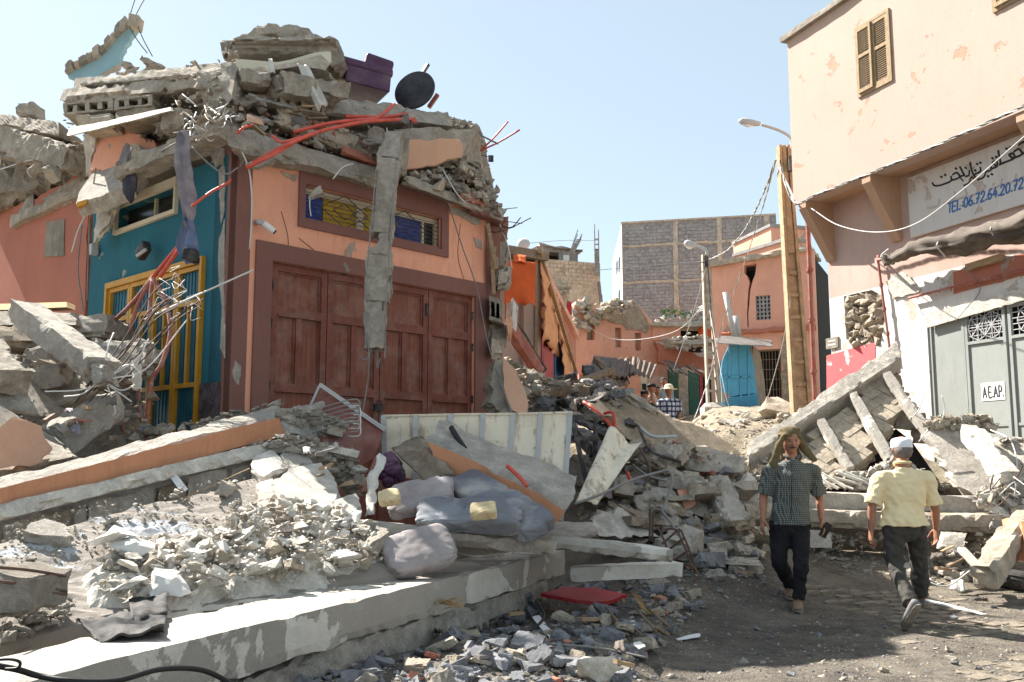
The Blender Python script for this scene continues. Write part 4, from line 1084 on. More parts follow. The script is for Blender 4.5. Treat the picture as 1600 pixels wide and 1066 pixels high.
m = MB(); rpoly(m, [WR.pp(x, y, .01) for x, y in ((938, 497), (950, 480), (985, 476), (1000, 484), (1012, 498), (1008, 520), (1000, 518), (960, 506))], WR.N * .05, jit=.12, step=.2, layers=1); build(m, 'beige_render', M['slab_tan'], RW)
scat([(894, 500), (897, 478), (906, 466), (935, 478), (958, 470), (985, 472), (998, 480), (985, 490), (955, 492), (940, 500), (905, 520), (896, 545)], lambda x, y: 37.9 + rnd.random() * .5, 110, .25, .55, [M['stone_tan'], M['concrete']], '', 'stones', 'wall_stone', parent=RW, seed=3)
# beige house with block parapet and its roof shed
WB = flatwall((860, 440, 48), (942, 440, 49))
bt = WB.uz(862, 405)[1]; bub = WB.uz(938, 440)[0]
BG = thing('beige_house', 'beige house with raw block upper wall behind the orange awning', 'building', WB.pt(1.2, 4, -2))
m = MB(); m.hexa(*WB.rect(-1, bub, 4, bt - .02), -WB.N * 5); build(m, 'wall', M['block_tan'], BG)
st = blocks(WB, BG, 'concrete_block', -.9, bub - .02, WB.uz(862, 442)[1], bt, .42, .2, M['block_tan'], d=.03, gap=.035, miss=.02); finish_blocks(st, BG, 'concrete_block_courses', M['block_tan'])
m = MB(); zz0 = bt; W2 = Wall(WB.pt(0, 0, -1.2), WB.U); a = W2.uz(848, 400)[0]; b = W2.uz(903, 400)[0]; t_ = W2.uz(870, 388)[1]
hh_ = (W2.uz(857, 400)[0], W2.uz(875, 400)[0], W2.uz(860, 414)[1], W2.uz(860, 393)[1]); h2_ = (W2.uz(880, 400)[0], W2.uz(889, 400)[0], W2.uz(885, 412)[1], W2.uz(885, 399)[1])
m.poly(W2.rect(a, b, bt - .3, t_), -W2.N * .2, [W2.rect(*hh_)]); build(m, 'roof_shed', M['mortar'], BG)
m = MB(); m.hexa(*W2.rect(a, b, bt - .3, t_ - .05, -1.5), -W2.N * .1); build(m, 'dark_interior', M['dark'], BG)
m = MB(); W2.box(m, *h2_, .0, .04); build(m, 'white_shutter', M['white'], BG)
m = MB(); rbox(m, [W2.pt(a - .3, t_, .3), W2.pt(b + .2, t_ - .15, .3), W2.pt(b + .2, t_ - .15, -1.6), W2.pt(a - .3, t_, -1.6)], V((0, 0, .12)), step=.3, amp=.05, chip=.08); build(m, 'shed_roof', M['tin'], BG)
for (pts, lab) in (([(933, 430, 48.5), (932, 366, 48.5)], 'upright bundle of column bars rising at the right edge of the beige house'), ([(893, 396, 47.5), (906, 372, 47.5)], 'tilted column stub leaning over the roof shed of the beige house')):
    m = MB(); A_, B_ = P(*pts[0]), P(*pts[1])
    for dx in (-.1, .1):
        for dy in (-.1, .1): m.tube([A_ + V((dx, dy, 0)), B_ + V((dx, dy, rnd.uniform(0, .5)))], .03, 4)
    for k in range(8): c = A_.lerp(B_, k / 8); m.box(c, (.26, .26, .02))
    m.bar(A_, A_.lerp(B_, .6), .2, .2, (0, 1, 0)); build(m, 'column_bars', M['mortar'], label=lab, cat='column')
PL('tilted_board', 'narrow board tipped against the right corner of the beige house', [(938, 440, 48), (943, 480, 48), (939, 482, 48), (934, 442, 48)], .3, M['tin'], 'board')
PL('stone_house', 'low tan stone house standing in front of the beige house', [(858, 560, 34), (858, 440, 34), (870, 434, 34), (886, 436, 34), (889, 448, 34), (890, 520, 34), (892, 560, 34)], 2.5, M['stone_tan'], 'building', jit=.1, step=.2)
scat([(860, 560), (860, 445), (888, 447), (890, 560)], lambda x, y: 33.9, 60, .18, .4, [M['stone_tan'], M['block_tan']], 'tan stone lying loose in the face of the low stone house', 'loose stones of the low stone house', 'house_stone', cat='stone', seed=8)
# orange awning shop
A0 = P(838, 500, 17.2)
WA = Wall(P(768, 500, 16.6), A0 - P(768, 500, 16.6)); WAs = Wall(A0, P(897, 500, 27) - A0)
AB = thing('awning_shop', 'pink street shop with faded orange awnings beyond the brown garage doors', 'building', WA.pt(1, .9, -1))
ta = WA.uz(800, 390)[1]; ua = WA.uz(838, 450)[0]
m = MB(); WA.box(m, -1.5, ua, .4, ta - .18, -.4, 0); build(m, 'front_wall', M['mauve'], AB)
m = MB(); WA.box(m, ua * .62, ua + .02, .4, ta - .2, .002, .12); build(m, 'pale_pillar', M['peach'], AB)
m = MB(); WA.box(m, -1.5, ua + .1, ta - .16, ta, -2, .25); build(m, 'roof_edge', M['slab_tan'], AB)
m = MB(); WAs.box(m, 0, 10.5, .8, ta - .2, -.4, 0); build(m, 'side_wall', M['red_wall'], AB)
m = MB(); WAs.box(m, 3.2, 10.4, 1.2, ta - 1.1, .01, .05); build(m, 'blue_shutter', plain('blue_shutter', (.03, .10, .25, 1), .6, .2), AB)
m = MB(); WAs.box(m, .5, 3.0, 1.2, ta - .8, .01, .04); build(m, 'red_shutter', M['redsheet'], AB)
m = MB(); WAs.box(m, -.05, 10.5, ta - .2, ta - .05, -.4, .1); build(m, 'side_roof_edge', M['pink_far'], AB)
def cloth(name, corners, mat, nx, ny, amp, parent=None, label=None, cat=None, scal=0, fr=5, th=.012, group=None):
    a, b, c, d = [V(p) for p in corners]; m = MB(); vs = []; no = (b - a).cross(d - a).normalized()
    for j in range(ny + 1):
        for i in range(nx + 1):
            u, v = i / nx, j / ny; p = a.lerp(b, u).lerp(d.lerp(c, u), v)
            p = p + no * amp * ((math.sin(u * fr * 6.28 + nz(p, 2, 3) * 3) * (.5 if fr != 2 else .15) + nz(p, 3, 5)) * (.3 + v) + .7 * nz(p, 9, 6) + .35 * nz(p, 22, 7))
            if scal and j == ny: p = p + (a - d).normalized() * scal * abs(math.sin(u * 9.4))
            vs.append(p)
    n_ = nx + 1; N_ = len(vs)
    vs2 = vs + [p + no * th for p in vs]; fs = []
    for j in range(ny):
        for i in range(nx):
            k = j * n_ + i; fs += [(k, k + 1, k + n_ + 1, k + n_), (k + N_ + n_, k + N_ + n_ + 1, k + N_ + 1, k + N_)]
    bd = [i for i in range(n_)] + [j * n_ + nx for j in range(1, ny + 1)] + [ny * n_ + i for i in range(nx - 1, -1, -1)] + [j * n_ for j in range(ny - 1, 0, -1)]
    for i in range(len(bd)): p, q = bd[i], bd[(i + 1) % len(bd)]; fs.append((p, q, q + N_, p + N_))
    m.add(vs2, fs); return build(m, name, mat, parent, smooth=True, label=label, cat=cat, group=group)
cloth('front_awning', [P(792, 407, 16.2), P(837, 410, 16.3), P(836, 480, 16.2), P(788, 476, 16.1)], M['awning'], 16, 12, .03, AB, scal=.06, fr=1)
cloth('upper_awning_roll', [P(802, 398, 16.4), P(822, 399, 16.4), P(822, 410, 16.2), P(802, 409, 16.2)], M['awning'], 6, 4, .03, AB, fr=1)
cloth('side_awning', [P(846, 408, 17.0), P(877, 480, 21.5), P(869, 566, 21), P(850, 535, 16.8)], M['awning_faded'], 24, 14, .09, AB, scal=.16, fr=5)
cloth('hanging_sheet', [P(872, 500, 20.6), P(895, 560, 23.5), P(897, 602, 23.5), P(885, 590, 20.6)], M['awning_faded'], 10, 10, .08, AB, scal=.1, fr=2)
cloth('brown_side_curtain', [P(845, 405, 17.1), P(850, 420, 17.3), P(850, 600, 17.3), P(846, 600, 17.1)], M['redsheet'], 4, 10, .03, AB, fr=1)
m = MB(); m.bar(P(843, 392, 16.8), P(900, 580, 23), .07, .07); m.bar(P(838, 400, 17), P(838, 600, 17), .05, .05, (0, 1, 0)); build(m, 'awning_frame', M['wood'], AB)
# satellite dish
m = MB(); Mx = Matrix.Rotation(R(75), 3, 'X'); c = P(818, 381, 20)
DI = thing('satellite_dish', 'small grey satellite dish on the roof of the orange awning shop', 'satellite dish', P(818, 391, 20))
m.lathe(c, [(0, .04), (.06, .035), (.1, .02), (.135, 0), (.13, .0), (.09, .01), (0, .03)], 20, Mx); build(m, 'dish', M['lamp'], DI, smooth=True)
m = MB(); m.tube([c, P(818, 392, 20)], .012, 5); m.tube([c, c + V((0, -.12, -.03))], .006, 4); build(m, 'mast', M['steel_dark'], DI)
# low collapsed shops between
WS = flatwall((1028, 600, 40), (1112, 600, 41.5))
LS = thing('low_shops', 'low pink shops with green roller doors under a collapsed slab', 'building', WS.pt(1.2, 3, -1))
a, b = WS.uz(1025, 600)[0], WS.uz(1118, 600)[0]; zt_ = WS.uz(1060, 556)[1]; z0 = 2.4
m = MB(); WS.box(m, a, b, z0, zt_, -.4, 0); build(m, 'wall', M['mauve'], LS)
for x0, x1, mt, nm in ((1044, 1058, 'green_dark', 'green_roller_door'), (1059, 1074, 'block_tan', 'beige_pillar'), (1075, 1091, 'green_dark', 'green_roller_door'), (1092, 1097, 'redsheet', 'red_post'), (1098, 1110, 'dark', 'doorway_shade')):  # last entry: black panel on the wall, painting a doorway's shade
    m = MB(); q0, q1 = WS.uz(x0, 600)[0], WS.uz(x1, 600)[0]; WS.box(m, q0, q1, z0, WS.uz(x0, 574)[1], .002, .05)
    if 'green' in nm:
        for i in range(12): WS.box(m, q0, q1, z0 + .6 + i * .16, z0 + .62 + i * .16, .05, .07)
    build(m, nm, M[mt], LS)
PL('sloping_pink_wall', 'sloping remains of a pink wall over the green roller doors', [(1026, 536, 39), (1060, 545, 39), (1108, 562, 39), (1112, 592, 39), (1090, 580, 39), (1030, 566, 39)], .5, M['red_wall'], 'wall', jit=.1, step=.2)
FS('roof_slab', 'flat grey roof slab with rubbish on it above the small orange wall', [(1018, 510, 39), (1118, 510, 39), (1118, 500, 39), (1018, 505, 39)], 3, M['concrete'], step=.3, amp=.04)
FS('orange_wall_piece', 'small orange wall left standing under the flat grey roof slab', [(1019, 532, 39.3), (1064, 532, 39.3), (1064, 510, 39.3), (1019, 510, 39.3)], .5, M['pink_far'], 'wall', step=.3)
FS('orange_wall_piece', 'bright orange wall stub beside the second concrete pole', [(1094, 540, 39.3), (1116, 540, 39.3), (1116, 508, 39.3), (1094, 508, 39.3)], .5, M['awning'], 'wall', step=.3)
m = MB(); m.hexa(P(1062, 550, 40.5), P(1098, 550, 40.5), P(1098, 508, 40.5), P(1062, 508, 40.5), V((0, .3, 0))); build(m, 'void_shade', M['dark'], label='black sheet painted as the shaded room under the flat slab', cat='room')  # solid black sheet, the room's shade put into its colour
RB_('fallen_slab', 'grey slab sagging below the flat roof slab with rubble on it', (1040, 540, 38.5), (1112, 534, 38.5), 1.0, .22, M['concrete'], 'concrete slab', step=.25, amp=.06, chip=.1)
scat([(1040, 532), (1080, 520), (1112, 528), (1112, 550), (1045, 545)], lambda x, y: 38.2, 60, .15, .5, [M['concrete'], M['plaster_white']], 'small rubble on the sagging slab over the green roller doors', 'rubble on the sagging slab', seed=11)
scat([(1020, 504), (1035, 492), (1060, 494), (1095, 476), (1118, 488), (1118, 504)], lambda x, y: 39.5, 45, .2, .6, [M['whitecloth'], M['block_grey'], M['concrete_pale'], M['plastic_bag']], 'rubbish bag or rubble on the flat roof slab', 'rubbish on the flat roof slab', seed=12, cat='rubbish')
m = MB()
for (px, py) in ((1040, 494), (1047, 492), (1070, 495)):
    c = P(px, py, 39)
    for k in range(40):
        d = V((rnd.gauss(0, 1), rnd.gauss(0, 1), abs(rnd.gauss(0, .8)))) * .16; e = d + V((rnd.uniform(-.1, .1), 0, rnd.uniform(0, .1))); m.add([c + d, c + e, c + d + V((.05, 0, .08))], [(0, 1, 2)])
build(m, 'roof_plant', M['leaf'], label='small green plants growing on the flat roof slab', cat='plant', fix=False)
# corrugated sheets, tin roofs
def corr(name, lab, cs, mat, waves=8, amp=.04, parent=None, cat='metal sheet', group=None):
    a, b, c, d = [P(*q) for q in cs]; no = (b - a).cross(d - a).normalized(); m = MB(); vs = []; nx, ny = waves * 4, 5
    for j in range(ny + 1):
        for i in range(nx + 1):
            u, v = i / nx, j / ny; p = a.lerp(b, u).lerp(d.lerp(c, u), v); vs.append(p + no * (amp * math.sin(u * waves * 6.283) + .12 * amp * 20 * nz(p, .8, 4) * .3))
    n_ = nx + 1; N_ = len(vs); fs = []
    for j in range(ny):
        for i in range(nx): k = j * n_ + i; fs += [(k, k + 1, k + n_ + 1, k + n_), (k + N_ + n_, k + N_ + n_ + 1, k + N_ + 1, k + N_)]
    m.add(vs + [p + no * .01 for p in vs], fs); return build(m, name, mat, parent, smooth=True, label=lab, cat=None if parent else cat, group=group, fix=False)
corr('corrugated_sheet', 'upright corrugated grey sheet leaning left of the brown tin roofs', [(912, 604, 33), (945, 618, 33), (962, 560, 35), (928, 556, 35)], M['tin'], 9, .04)
for i, (cs, lab) in enumerate((([(955, 560, 35), (1000, 560, 35), (990, 588, 33), (950, 590, 33)], 'brown tin roof sheet directly right of the corrugated grey sheet'), ([(985, 556, 35), (1028, 570, 35), (1018, 592, 33), (984, 582, 33)], 'brown tin roof sheet sagging below the third opening of the ruined wall'), ([(940, 585, 33), (975, 575, 34), (985, 600, 33), (958, 608, 32.5)], 'crumpled brown tin sheet hanging lowest over the ochre shop front'))):
    corr('tin_roof_sheet', lab, cs, M['tin_brown'], 5, .05)
for i in range(9):
    x = 1030 + i * 8; PL('tin_strip', 'dark bent metal strip of the wrecked canopy over the green roller doors', [(x, 560 + i * 2, 38), (x + 8, 562 + i * 2, 38), (x + 26 + rnd.uniform(-6, 6), 584 + rnd.uniform(-4, 8), 36.5), (x + 18, 580 + rnd.uniform(-3, 5), 36.5)], .04, M['tin_brown'] if i % 2 else M['tin'], 'metal strip', group='strips of the wrecked canopy', jit=.05, step=.3, layers=1)
# ochre shop front under the ruined wall
WH = flatwall((905, 600, 37), (1035, 600, 38)); OS = thing('ochre_shop', 'ochre and pink shop fronts under the brown tin roofs', 'building', WH.pt(1, 2.4, -1))
for x0, x1, mt in ((905, 955, 'red_wall'), (955, 973, 'yellow'), (973, 1001, 'pink_far'), (1001, 1012, 'cream'), (1012, 1035, 'mauve')):
    m = MB(); q0, q1 = WH.uz(x0, 600)[0], WH.uz(x1, 600)[0]; WH.box(m, q0, q1 - .01, 1.8, WH.uz(960, 586)[1], -.3, 0); build(m, 'shop_front', M[mt] if mt != 'yellow' else M['cream'], OS)
m = MB(); q0, q1 = WH.uz(1003, 600)[0], WH.uz(1009, 600)[0]; WH.box(m, q0, q1, WH.uz(1005, 612)[1], WH.uz(1005, 600)[1], .002, .05); build(m, 'small_window', M['glass_dark'], OS)
# moroccan style small red cloth
cloth('red_cloth', [P(886, 469, 30), P(893, 472, 30), P(894, 492, 30), P(884, 494, 30)], M['redsheet'], 5, 6, .08, None, 'small red cloth hanging on a wire left of the ruined pink wall', 'cloth', fr=1)

# ------------------------------------------------------------------ lamp posts
def lamp_post(lab, base, top, Y, w0, w1, arm, head, foot=False):
    A_, B_ = P(*base, Y), P(*top, Y); A_ = A_ - V((0, 0, .6)); T_ = thing('street_lamp', lab, 'lamp post', A_)
    ax = (B_ - A_); n = 14; X = V((1, 0, 0)); Dp = V((0, 1, 0))
    m = MB()
    def W_(t): return w0 + (w1 - w0) * t
    for s_ in (-1, 1):   # flanges
        q = [A_ + X * s_ * W_(0) / 2, A_ + X * s_ * (W_(0) / 2 - .07), B_ + X * s_ * (W_(1) / 2 - .05), B_ + X * s_ * W_(1) / 2]
        m.hexa(*q, Dp * .24)
    build(m, 'post_flanges', M['pole_pale' if foot else 'pole_tan'], T_)
    m = MB()
    for i in range(n):
        t0, t1 = i / n, (i + .17) / n
        if i > n * .62: t1 = (i + 1) / n
        m.hexa(A_ + ax * t0 - X * (W_(t0) / 2 - .072) + Dp * .03, A_ + ax * t0 + X * (W_(t0) / 2 - .072) + Dp * .03, A_ + ax * t1 + X * (W_(t1) / 2 - .068) + Dp * .03, A_ + ax * t1 - X * (W_(t1) / 2 - .068) + Dp * .03, Dp * .17)
    build(m, 'post_rungs', M['pole_pale' if foot else 'pole_tan'], T_, kind='stuff')
    if not foot:
        m = MB(); m.hexa(A_ - X * (W_(0) / 2 - .08) + Dp * .06, A_ + X * (W_(0) / 2 - .08) + Dp * .06, B_ + X * (W_(1) / 2 - .06) + Dp * .1, B_ - X * (W_(1) / 2 - .06) + Dp * .1, Dp * .05); build(m, 'post_web', M['pole_tan'], T_)
    else:
        m = MB(); c = P(1115, 640, Y); z = c.z
        b_ = [c + V((-.32, -.3, -.3)), c + V((.32, -.3, -.3)), c + V((.32, .4, -.3)), c + V((-.32, .4, -.3))]
        u_ = [c + V((-.32, -.3, .05)), c + V((.32, -.3, .05)), c + V((.32, .4, .05)), c + V((-.32, .4, .05))]; v_ = [c + V((-.2, -.12, .2)), c + V((.2, -.12, .2)), c + V((.2, .25, .2)), c + V((-.2, .25, .2))]
        m.add(b_ + u_ + v_, [(0, 1, 5, 4), (1, 2, 6, 5), (2, 3, 7, 6), (3, 0, 4, 7), (4, 5, 9, 8), (5, 6, 10, 9), (6, 7, 11, 10), (7, 4, 8, 11), (8, 9, 10, 11), (3, 2, 1, 0)])
        build(m, 'footing', M['concrete_pale'], T_)
    m = MB(); m.tube(cr([P(*a, Y + .1) for a in arm], 6), .028 * Y / 18, 7); build(m, 'lamp_arm', M['lamp'], T_, smooth=True)
    m = MB(); a, b = P(*head[0], Y + .1), P(*head[1], Y + .1); k = Y / 18 * .06
    m.tube([a, a.lerp(b, .15), a.lerp(b, .5), a.lerp(b, .85), b], [k * .6, k * .9, k * 1.25, k * 1.15, k * .4], 10)
    build(m, 'lamp_head', M['lamp'], T_, smooth=True)
    m = MB(); d = V((0, 0, -k * .8)); m.tube([a.lerp(b, .35) + d, a.lerp(b, .6) + d * 1.2, a.lerp(b, .9) + d], [k * .5, k * .8, k * .3], 8); build(m, 'lamp_glass', M['white'], T_, smooth=True)
    m = MB(); bx_ = P(arm[0][0], arm[0][1] + 4, Y - .1); m.box(bx_, (.1, .1, .3)); build(m, 'bracket_box', M['steel_dark'], T_)
lamp_post('tall tan ladder-profile concrete lamp post beside the jettied house', (1258, 660), (1226, 226), 18, .38, .21, [(1236, 252), (1237, 225), (1233, 213), (1215, 203), (1190, 195)], [(1188, 194), (1154, 189)])
lamp_post('distant pale lamp post with open ladder shaft next to the blue kiosk', (1117, 640), (1103, 397), 28, .40, .2, [(1103, 405), (1104, 393), (1098, 388), (1086, 384)], [(1087, 385), (1069, 379)], True)
# wires of the street
def twist(name, lab, pts, r, mats, cat='cable', n=2, gauge=.03, tw=.35):
    T_ = None; c = cr([P(*a) for a in pts], 10); L = 0; T_ = thing(name, lab, cat, c[len(c) // 2])
    for s_ in range(n):
        m = MB(); q = []; L = 0
        for i, p in enumerate(c):
            if i: L += (p - c[i - 1]).length
            an = L / tw * 6.283 + s_ * 6.283 / n; q.append(p + V((math.cos(an) * gauge, math.cos(an) * gauge * .2, math.sin(an) * gauge)))
        m.tube(q, r, 5); build(m, 'strand', M[mats[s_ % len(mats)]], T_, smooth=True)
def dense(a, b, n=6, sag=0.0):
    return [(a[0] + (b[0] - a[0]) * t, a[1] + (b[1] - a[1]) * t + sag * 4 * t * (1 - t), a[2] + (b[2] - a[2]) * t) for t in [i / n for i in range(n + 1)]]
twist('twisted_cable', 'twisted black and white cable bundle running along the jetty edge', [(1218, 250, 17.9), (1228, 290, 17.4), (1243, 317, 16.8)] + dense((1243, 317, 16.7), (1700, 118, 9.6), 14, 6)[1:], .009, ['wire_black', 'wire', 'wire_white'], n=3, gauge=.013, tw=.9)
twist('twisted_cable', 'drooping twisted cable between the two lamp posts', [(1212, 250, 18), (1196, 295, 19), (1168, 352, 22), (1138, 390, 25), (1106, 407, 28)], .013, ['wire', 'wire_white'], n=2, gauge=.014, tw=.7)
twist('twisted_cable', 'steep twisted cable coming down from the tall lamp post to the rubble', [(1212, 252, 18), (1190, 330, 19.5), (1160, 420, 22), (1128, 510, 24), (1108, 590, 24), (1080, 668, 22)], .009, ['wire_white', 'wire'], n=2, gauge=.009, tw=.6)
for (pts, r, mt, lab) in (
    ([(1268, 326, 16.6), (1310, 352, 15.5), (1370, 363, 14.5), (1430, 350, 13.6), (1500, 300, 12.2), (1610, 205, 10.8)], .008, 'wire_white', 'thin white wire sagging across the front of the shop sign'),
    ([(1218, 262, 17.8), (1236, 300, 17.4), (1243, 320, 17.0)], .02, 'wire_white', 'short pale cable from the tall lamp post to the jetty corner'),
    ([(935, 422, 40), (1010, 416, 36), (1086, 410, 28), (1104, 412, 28)], .014, 'wire_black', 'dark wire crossing in front of the grey block building'),
    ([(893, 494, 34), (960, 530, 36), (1050, 520, 32), (1106, 470, 28)], .01, 'wire_white', 'pale wire sagging in front of the ruined pink wall'),
    ([(1106, 410, 28), (1080, 500, 27), (1052, 580, 26)], .01, 'wire', 'grey stay wire slanting down from the distant lamp post over the shops'),
    ([(1108, 480, 28), (1130, 600, 26), (1140, 640, 26)], .008, 'wire_white', 'thin drop wire beside the blue kiosk'),
    ([(1235, 470, 17.6), (1222, 540, 20), (1200, 620, 22), (1192, 640, 23)], .008, 'wire_white', 'thin loose wire hanging left of the tall lamp post'),
    ([(828, 380, 30), (880, 376, 40), (935, 376, 48)], .01, 'wire', 'faint wire stretched from the satellite dish to the beige house')):
    TB('wire', lab, pts, r, M[mt], 'wire', n=5, k=8)
# ================================================================== collapsed upper floors
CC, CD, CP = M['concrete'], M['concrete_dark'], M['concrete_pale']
def YO(x): return lin(x, [(352, 9.6), (500, 10.4), (640, 11.4), (755, 12.3), (820, 12.9)])
def YT(x): return lin(x, [(0, 13.4), (140, 11.8), (352, 9.6)])
# rough core masses
def core(name, label, q, t, mat=CD, step=.13, amp=.11):
    m = MB(); rbox(m, [P(*a) for a in q], V((0, t, 0)), step=step, amp=amp, chip=.12); build(m, name, mat, label=label, cat='rubble', kind='stuff')
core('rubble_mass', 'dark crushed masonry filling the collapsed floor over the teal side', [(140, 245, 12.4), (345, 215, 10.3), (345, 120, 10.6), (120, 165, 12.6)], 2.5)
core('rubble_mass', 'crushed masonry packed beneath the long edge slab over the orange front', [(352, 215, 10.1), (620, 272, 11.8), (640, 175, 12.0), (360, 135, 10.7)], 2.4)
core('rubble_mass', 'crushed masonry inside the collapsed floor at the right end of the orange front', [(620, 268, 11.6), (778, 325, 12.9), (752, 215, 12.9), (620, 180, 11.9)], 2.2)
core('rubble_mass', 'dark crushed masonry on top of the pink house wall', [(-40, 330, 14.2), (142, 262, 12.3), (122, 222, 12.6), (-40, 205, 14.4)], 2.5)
# blue wall fragment with exposed block edge
UW = thing('blue_wall_fragment', 'tilted fragment of a blue plastered wall with its broken block edge against the sky', 'wall', P(150, 118, 12.6))
PL('blue_plaster', None, [(104, 122, 12.6), (103, 104, 12.6), (125, 99, 12.6), (152, 84, 12.6), (172, 66, 12.6), (192, 40, 12.6), (212, 32, 12.6), (213, 42, 12.6), (200, 66, 12.6), (190, 84, 12.6), (188, 98, 12.6), (150, 124, 12.6)], .1, M['blue_plaster'], parent=UW, jit=.04, step=.05)
edge = [(100, 103), (112, 97), (124, 92), (134, 85), (145, 80), (154, 74), (163, 66), (170, 57), (178, 48), (187, 38), (196, 30)]
for i in range(len(edge) - 1):
    (x0, y0), (x1, y1) = edge[i], edge[i + 1]; j = rnd.uniform(-2, 2)
    FS('block', None, [(x0, y0 + 9, 12.5), (x1, y1 + 9, 12.5), (x1 - 1, y1 - 3 + j, 12.5), (x0 - 1, y0 - 3 + j, 12.5)], .22, [CC, M['block_tan'], CD][i % 3], parent=UW, amp=.012, chip=.03, step=.04)
m = MB(); rbox(m, [P(199, 40, 12.45), P(214, 42, 12.45), P(217, 24, 12.45), P(201, 21, 12.45)], V((0, .2, 0)), step=.04, amp=.01, chip=.05); build(m, 'column_stub', M['block_tan'], UW)
PL('bare_patch', None, [(155, 116, 12.57), (175, 105, 12.57), (188, 103, 12.57), (186, 110, 12.57), (165, 120, 12.57)], .03, M['block_tan'], parent=UW, jit=.03, step=.05)
for k, pts in enumerate(([(203, 24, 12.5), (208, 8, 12.5), (214, -10, 12.5)], [(212, 24, 12.5), (222, 5, 12.5), (232, -10, 12.5)], [(200, 38, 12.5), (214, 62, 12.3), (230, 83, 12.2)], [(214, 38, 12.5), (224, 62, 12.4), (238, 88, 12.3)])):
    m = MB(); m.tube(cr([P(*a) for a in pts]), .007, 5); build(m, 'rebar', M['rebar'], UW)
# stacked floor slabs on the left
def HB(name, label, a, b, h, t, cells, mat, parent=None, frac=.62):
    """hollow block row: face from a to b (lower edge points), height h px, cells open towards the viewer"""
    m = MB(); A_, B_ = P(*a), P(*b); A2, B2 = P(a[0], a[1] - h, a[2]), P(b[0], b[1] - h, b[2]); T = V((0, t, 0))
    def q(u0, u1, v0, v1):
        g = lambda u, v: A_.lerp(B_, u).lerp(A2.lerp(B2, u), v)
        rbox(m, [g(u0, v0), g(u1, v0), g(u1, v1), g(u0, v1)], T, step=.08, amp=.006, chip=.012)
    q(0, 1, 0, .2); q(0, 1, .8, 1); k = 1 / cells; w_ = k * (1 - frac)
    for i in range(cells + 1):
        u = min(1 - w_ * .5, max(w_ * .5, i * k)); q(u - w_ / 2, u + w_ / 2, .2, .8)
    T_ = build(m, name, mat, parent, label=label, cat=None if parent else 'hollow block')
    m = MB(); m.hexa(A_ + T * .7, B_ + T * .7, B2 + T * .7, A2 + T * .7, T * .1); build(m, 'hollow', M['dark'], T_ if parent is None else parent)  # black back plate paints the shade deep in the cells
    return T_
FS('roof_slab', 'long top roof slab with a sunlit surface sloping up to the right, left of the tall slab stack', [(113, 145, 11.7), (352, 112, 10.2), (350, 97, 10.3), (116, 124, 11.8)], 2.6, CC, amp=.02, chip=.05)
FS('roof_slab', 'cracked floor slab under the sunlit top roof slab', [(92, 157, 11.5), (330, 135, 10.1), (332, 116, 10.1), (100, 139, 11.6)], 2.2, CC, amp=.03, chip=.07)
FS('floor_slab', 'grey plaster-faced chunk of slab beside the hanging cables above the teal window', [(318, 168, 9.9), (362, 160, 9.7), (368, 92, 9.9), (306, 110, 10.1)], .9, CC, amp=.03, chip=.07, step=.07)
HB('hollow_block', 'row of hollow blocks with dark cells at the left end of the stack', (98, 180, 11.3), (176, 172, 10.9), 19, .5, 4, CC)
HB('hollow_block', 'row of hollow blocks with two dark cells right of the first row', (178, 172, 10.8), (238, 164, 10.4), 18, .5, 3, CC)
FS('ceiling_block', 'pale ribbed ceiling block under the hollow blocks', [(124, 202, 11.1), (176, 196, 10.8), (174, 173, 10.8), (118, 180, 11.1)], .5, M['block_tan'], cat='concrete block', amp=.008)
FS('ceiling_block', 'brownish ceiling block right of the pale ribbed one', [(182, 192, 10.7), (246, 182, 10.3), (244, 164, 10.4), (180, 174, 10.8)], .5, M['slab_tan'], cat='concrete block', amp=.008)
PL('plaster_sheet', 'thin pale sheet of ceiling plaster jutting out under the ceiling blocks', [(103, 207, 10.7), (110, 200, 10.9), (150, 194, 10.6), (200, 182, 10.3), (266, 165, 9.9), (264, 172, 9.8), (220, 186, 10.0), (160, 200, 10.3), (108, 213, 10.6)], .12, M['plaster_white'], 'plaster', vec=(0, .5, .12), jit=.04)
FS('wall_stub', 'white plastered column stub hanging at the left edge of the teal side', [(132, 275, 11.6), (142, 272, 11.5), (150, 205, 11.3), (128, 208, 11.4)], .3, M['plaster_white'], cat='column', amp=.03, chip=.06)
PL('orange_wall_piece', 'piece of orange painted wall standing behind loose stones above the teal side', [(146, 266, 11.4), (150, 200, 11.5), (186, 186, 11.2), (205, 205, 11.1), (240, 220, 10.8), (248, 238, 10.7), (238, 250, 10.7), (190, 262, 11.0)], .2, M['orange_wall'], 'wall', jit=.04)
FS('loose_block', 'square grey block lodged under the plaster sheet', [(250, 204, 10.0), (288, 196, 9.9), (284, 168, 9.9), (256, 170, 10.0)], .3, CC, cat='concrete block', chip=.05, step=.05)
FS('loose_block', 'grey block tipped on its corner beside the purple rag', [(182, 254, 10.7), (198, 262, 10.5), (206, 230, 10.5), (194, 220, 10.7)], .25, M['stone_grey'], cat='concrete block', chip=.05, step=.05)
FS('loose_block', 'small block right of the tipped grey one', [(204, 246, 10.5), (222, 242, 10.4), (220, 226, 10.4), (206, 224, 10.5)], .25, CC, cat='concrete block', chip=.06, step=.05)
RB_('broken_lintel', 'broken ring beam slanting over the teal wall', (196, 272, 10.4), (352, 206, 9.35), .3, .17, CC, amp=.035, chip=.07)
PL('peach_slab', 'sunlit slab with net-like shadows and a peach painted face at the left of the teal side', [(118, 318, 11.0), (128, 300, 11.2), (146, 266, 11.4), (170, 258, 11.2), (212, 250, 10.9), (222, 262, 10.6), (204, 286, 10.5), (160, 304, 10.7)], .16, CP, jit=.03, vec=(.3, .6, -.9))
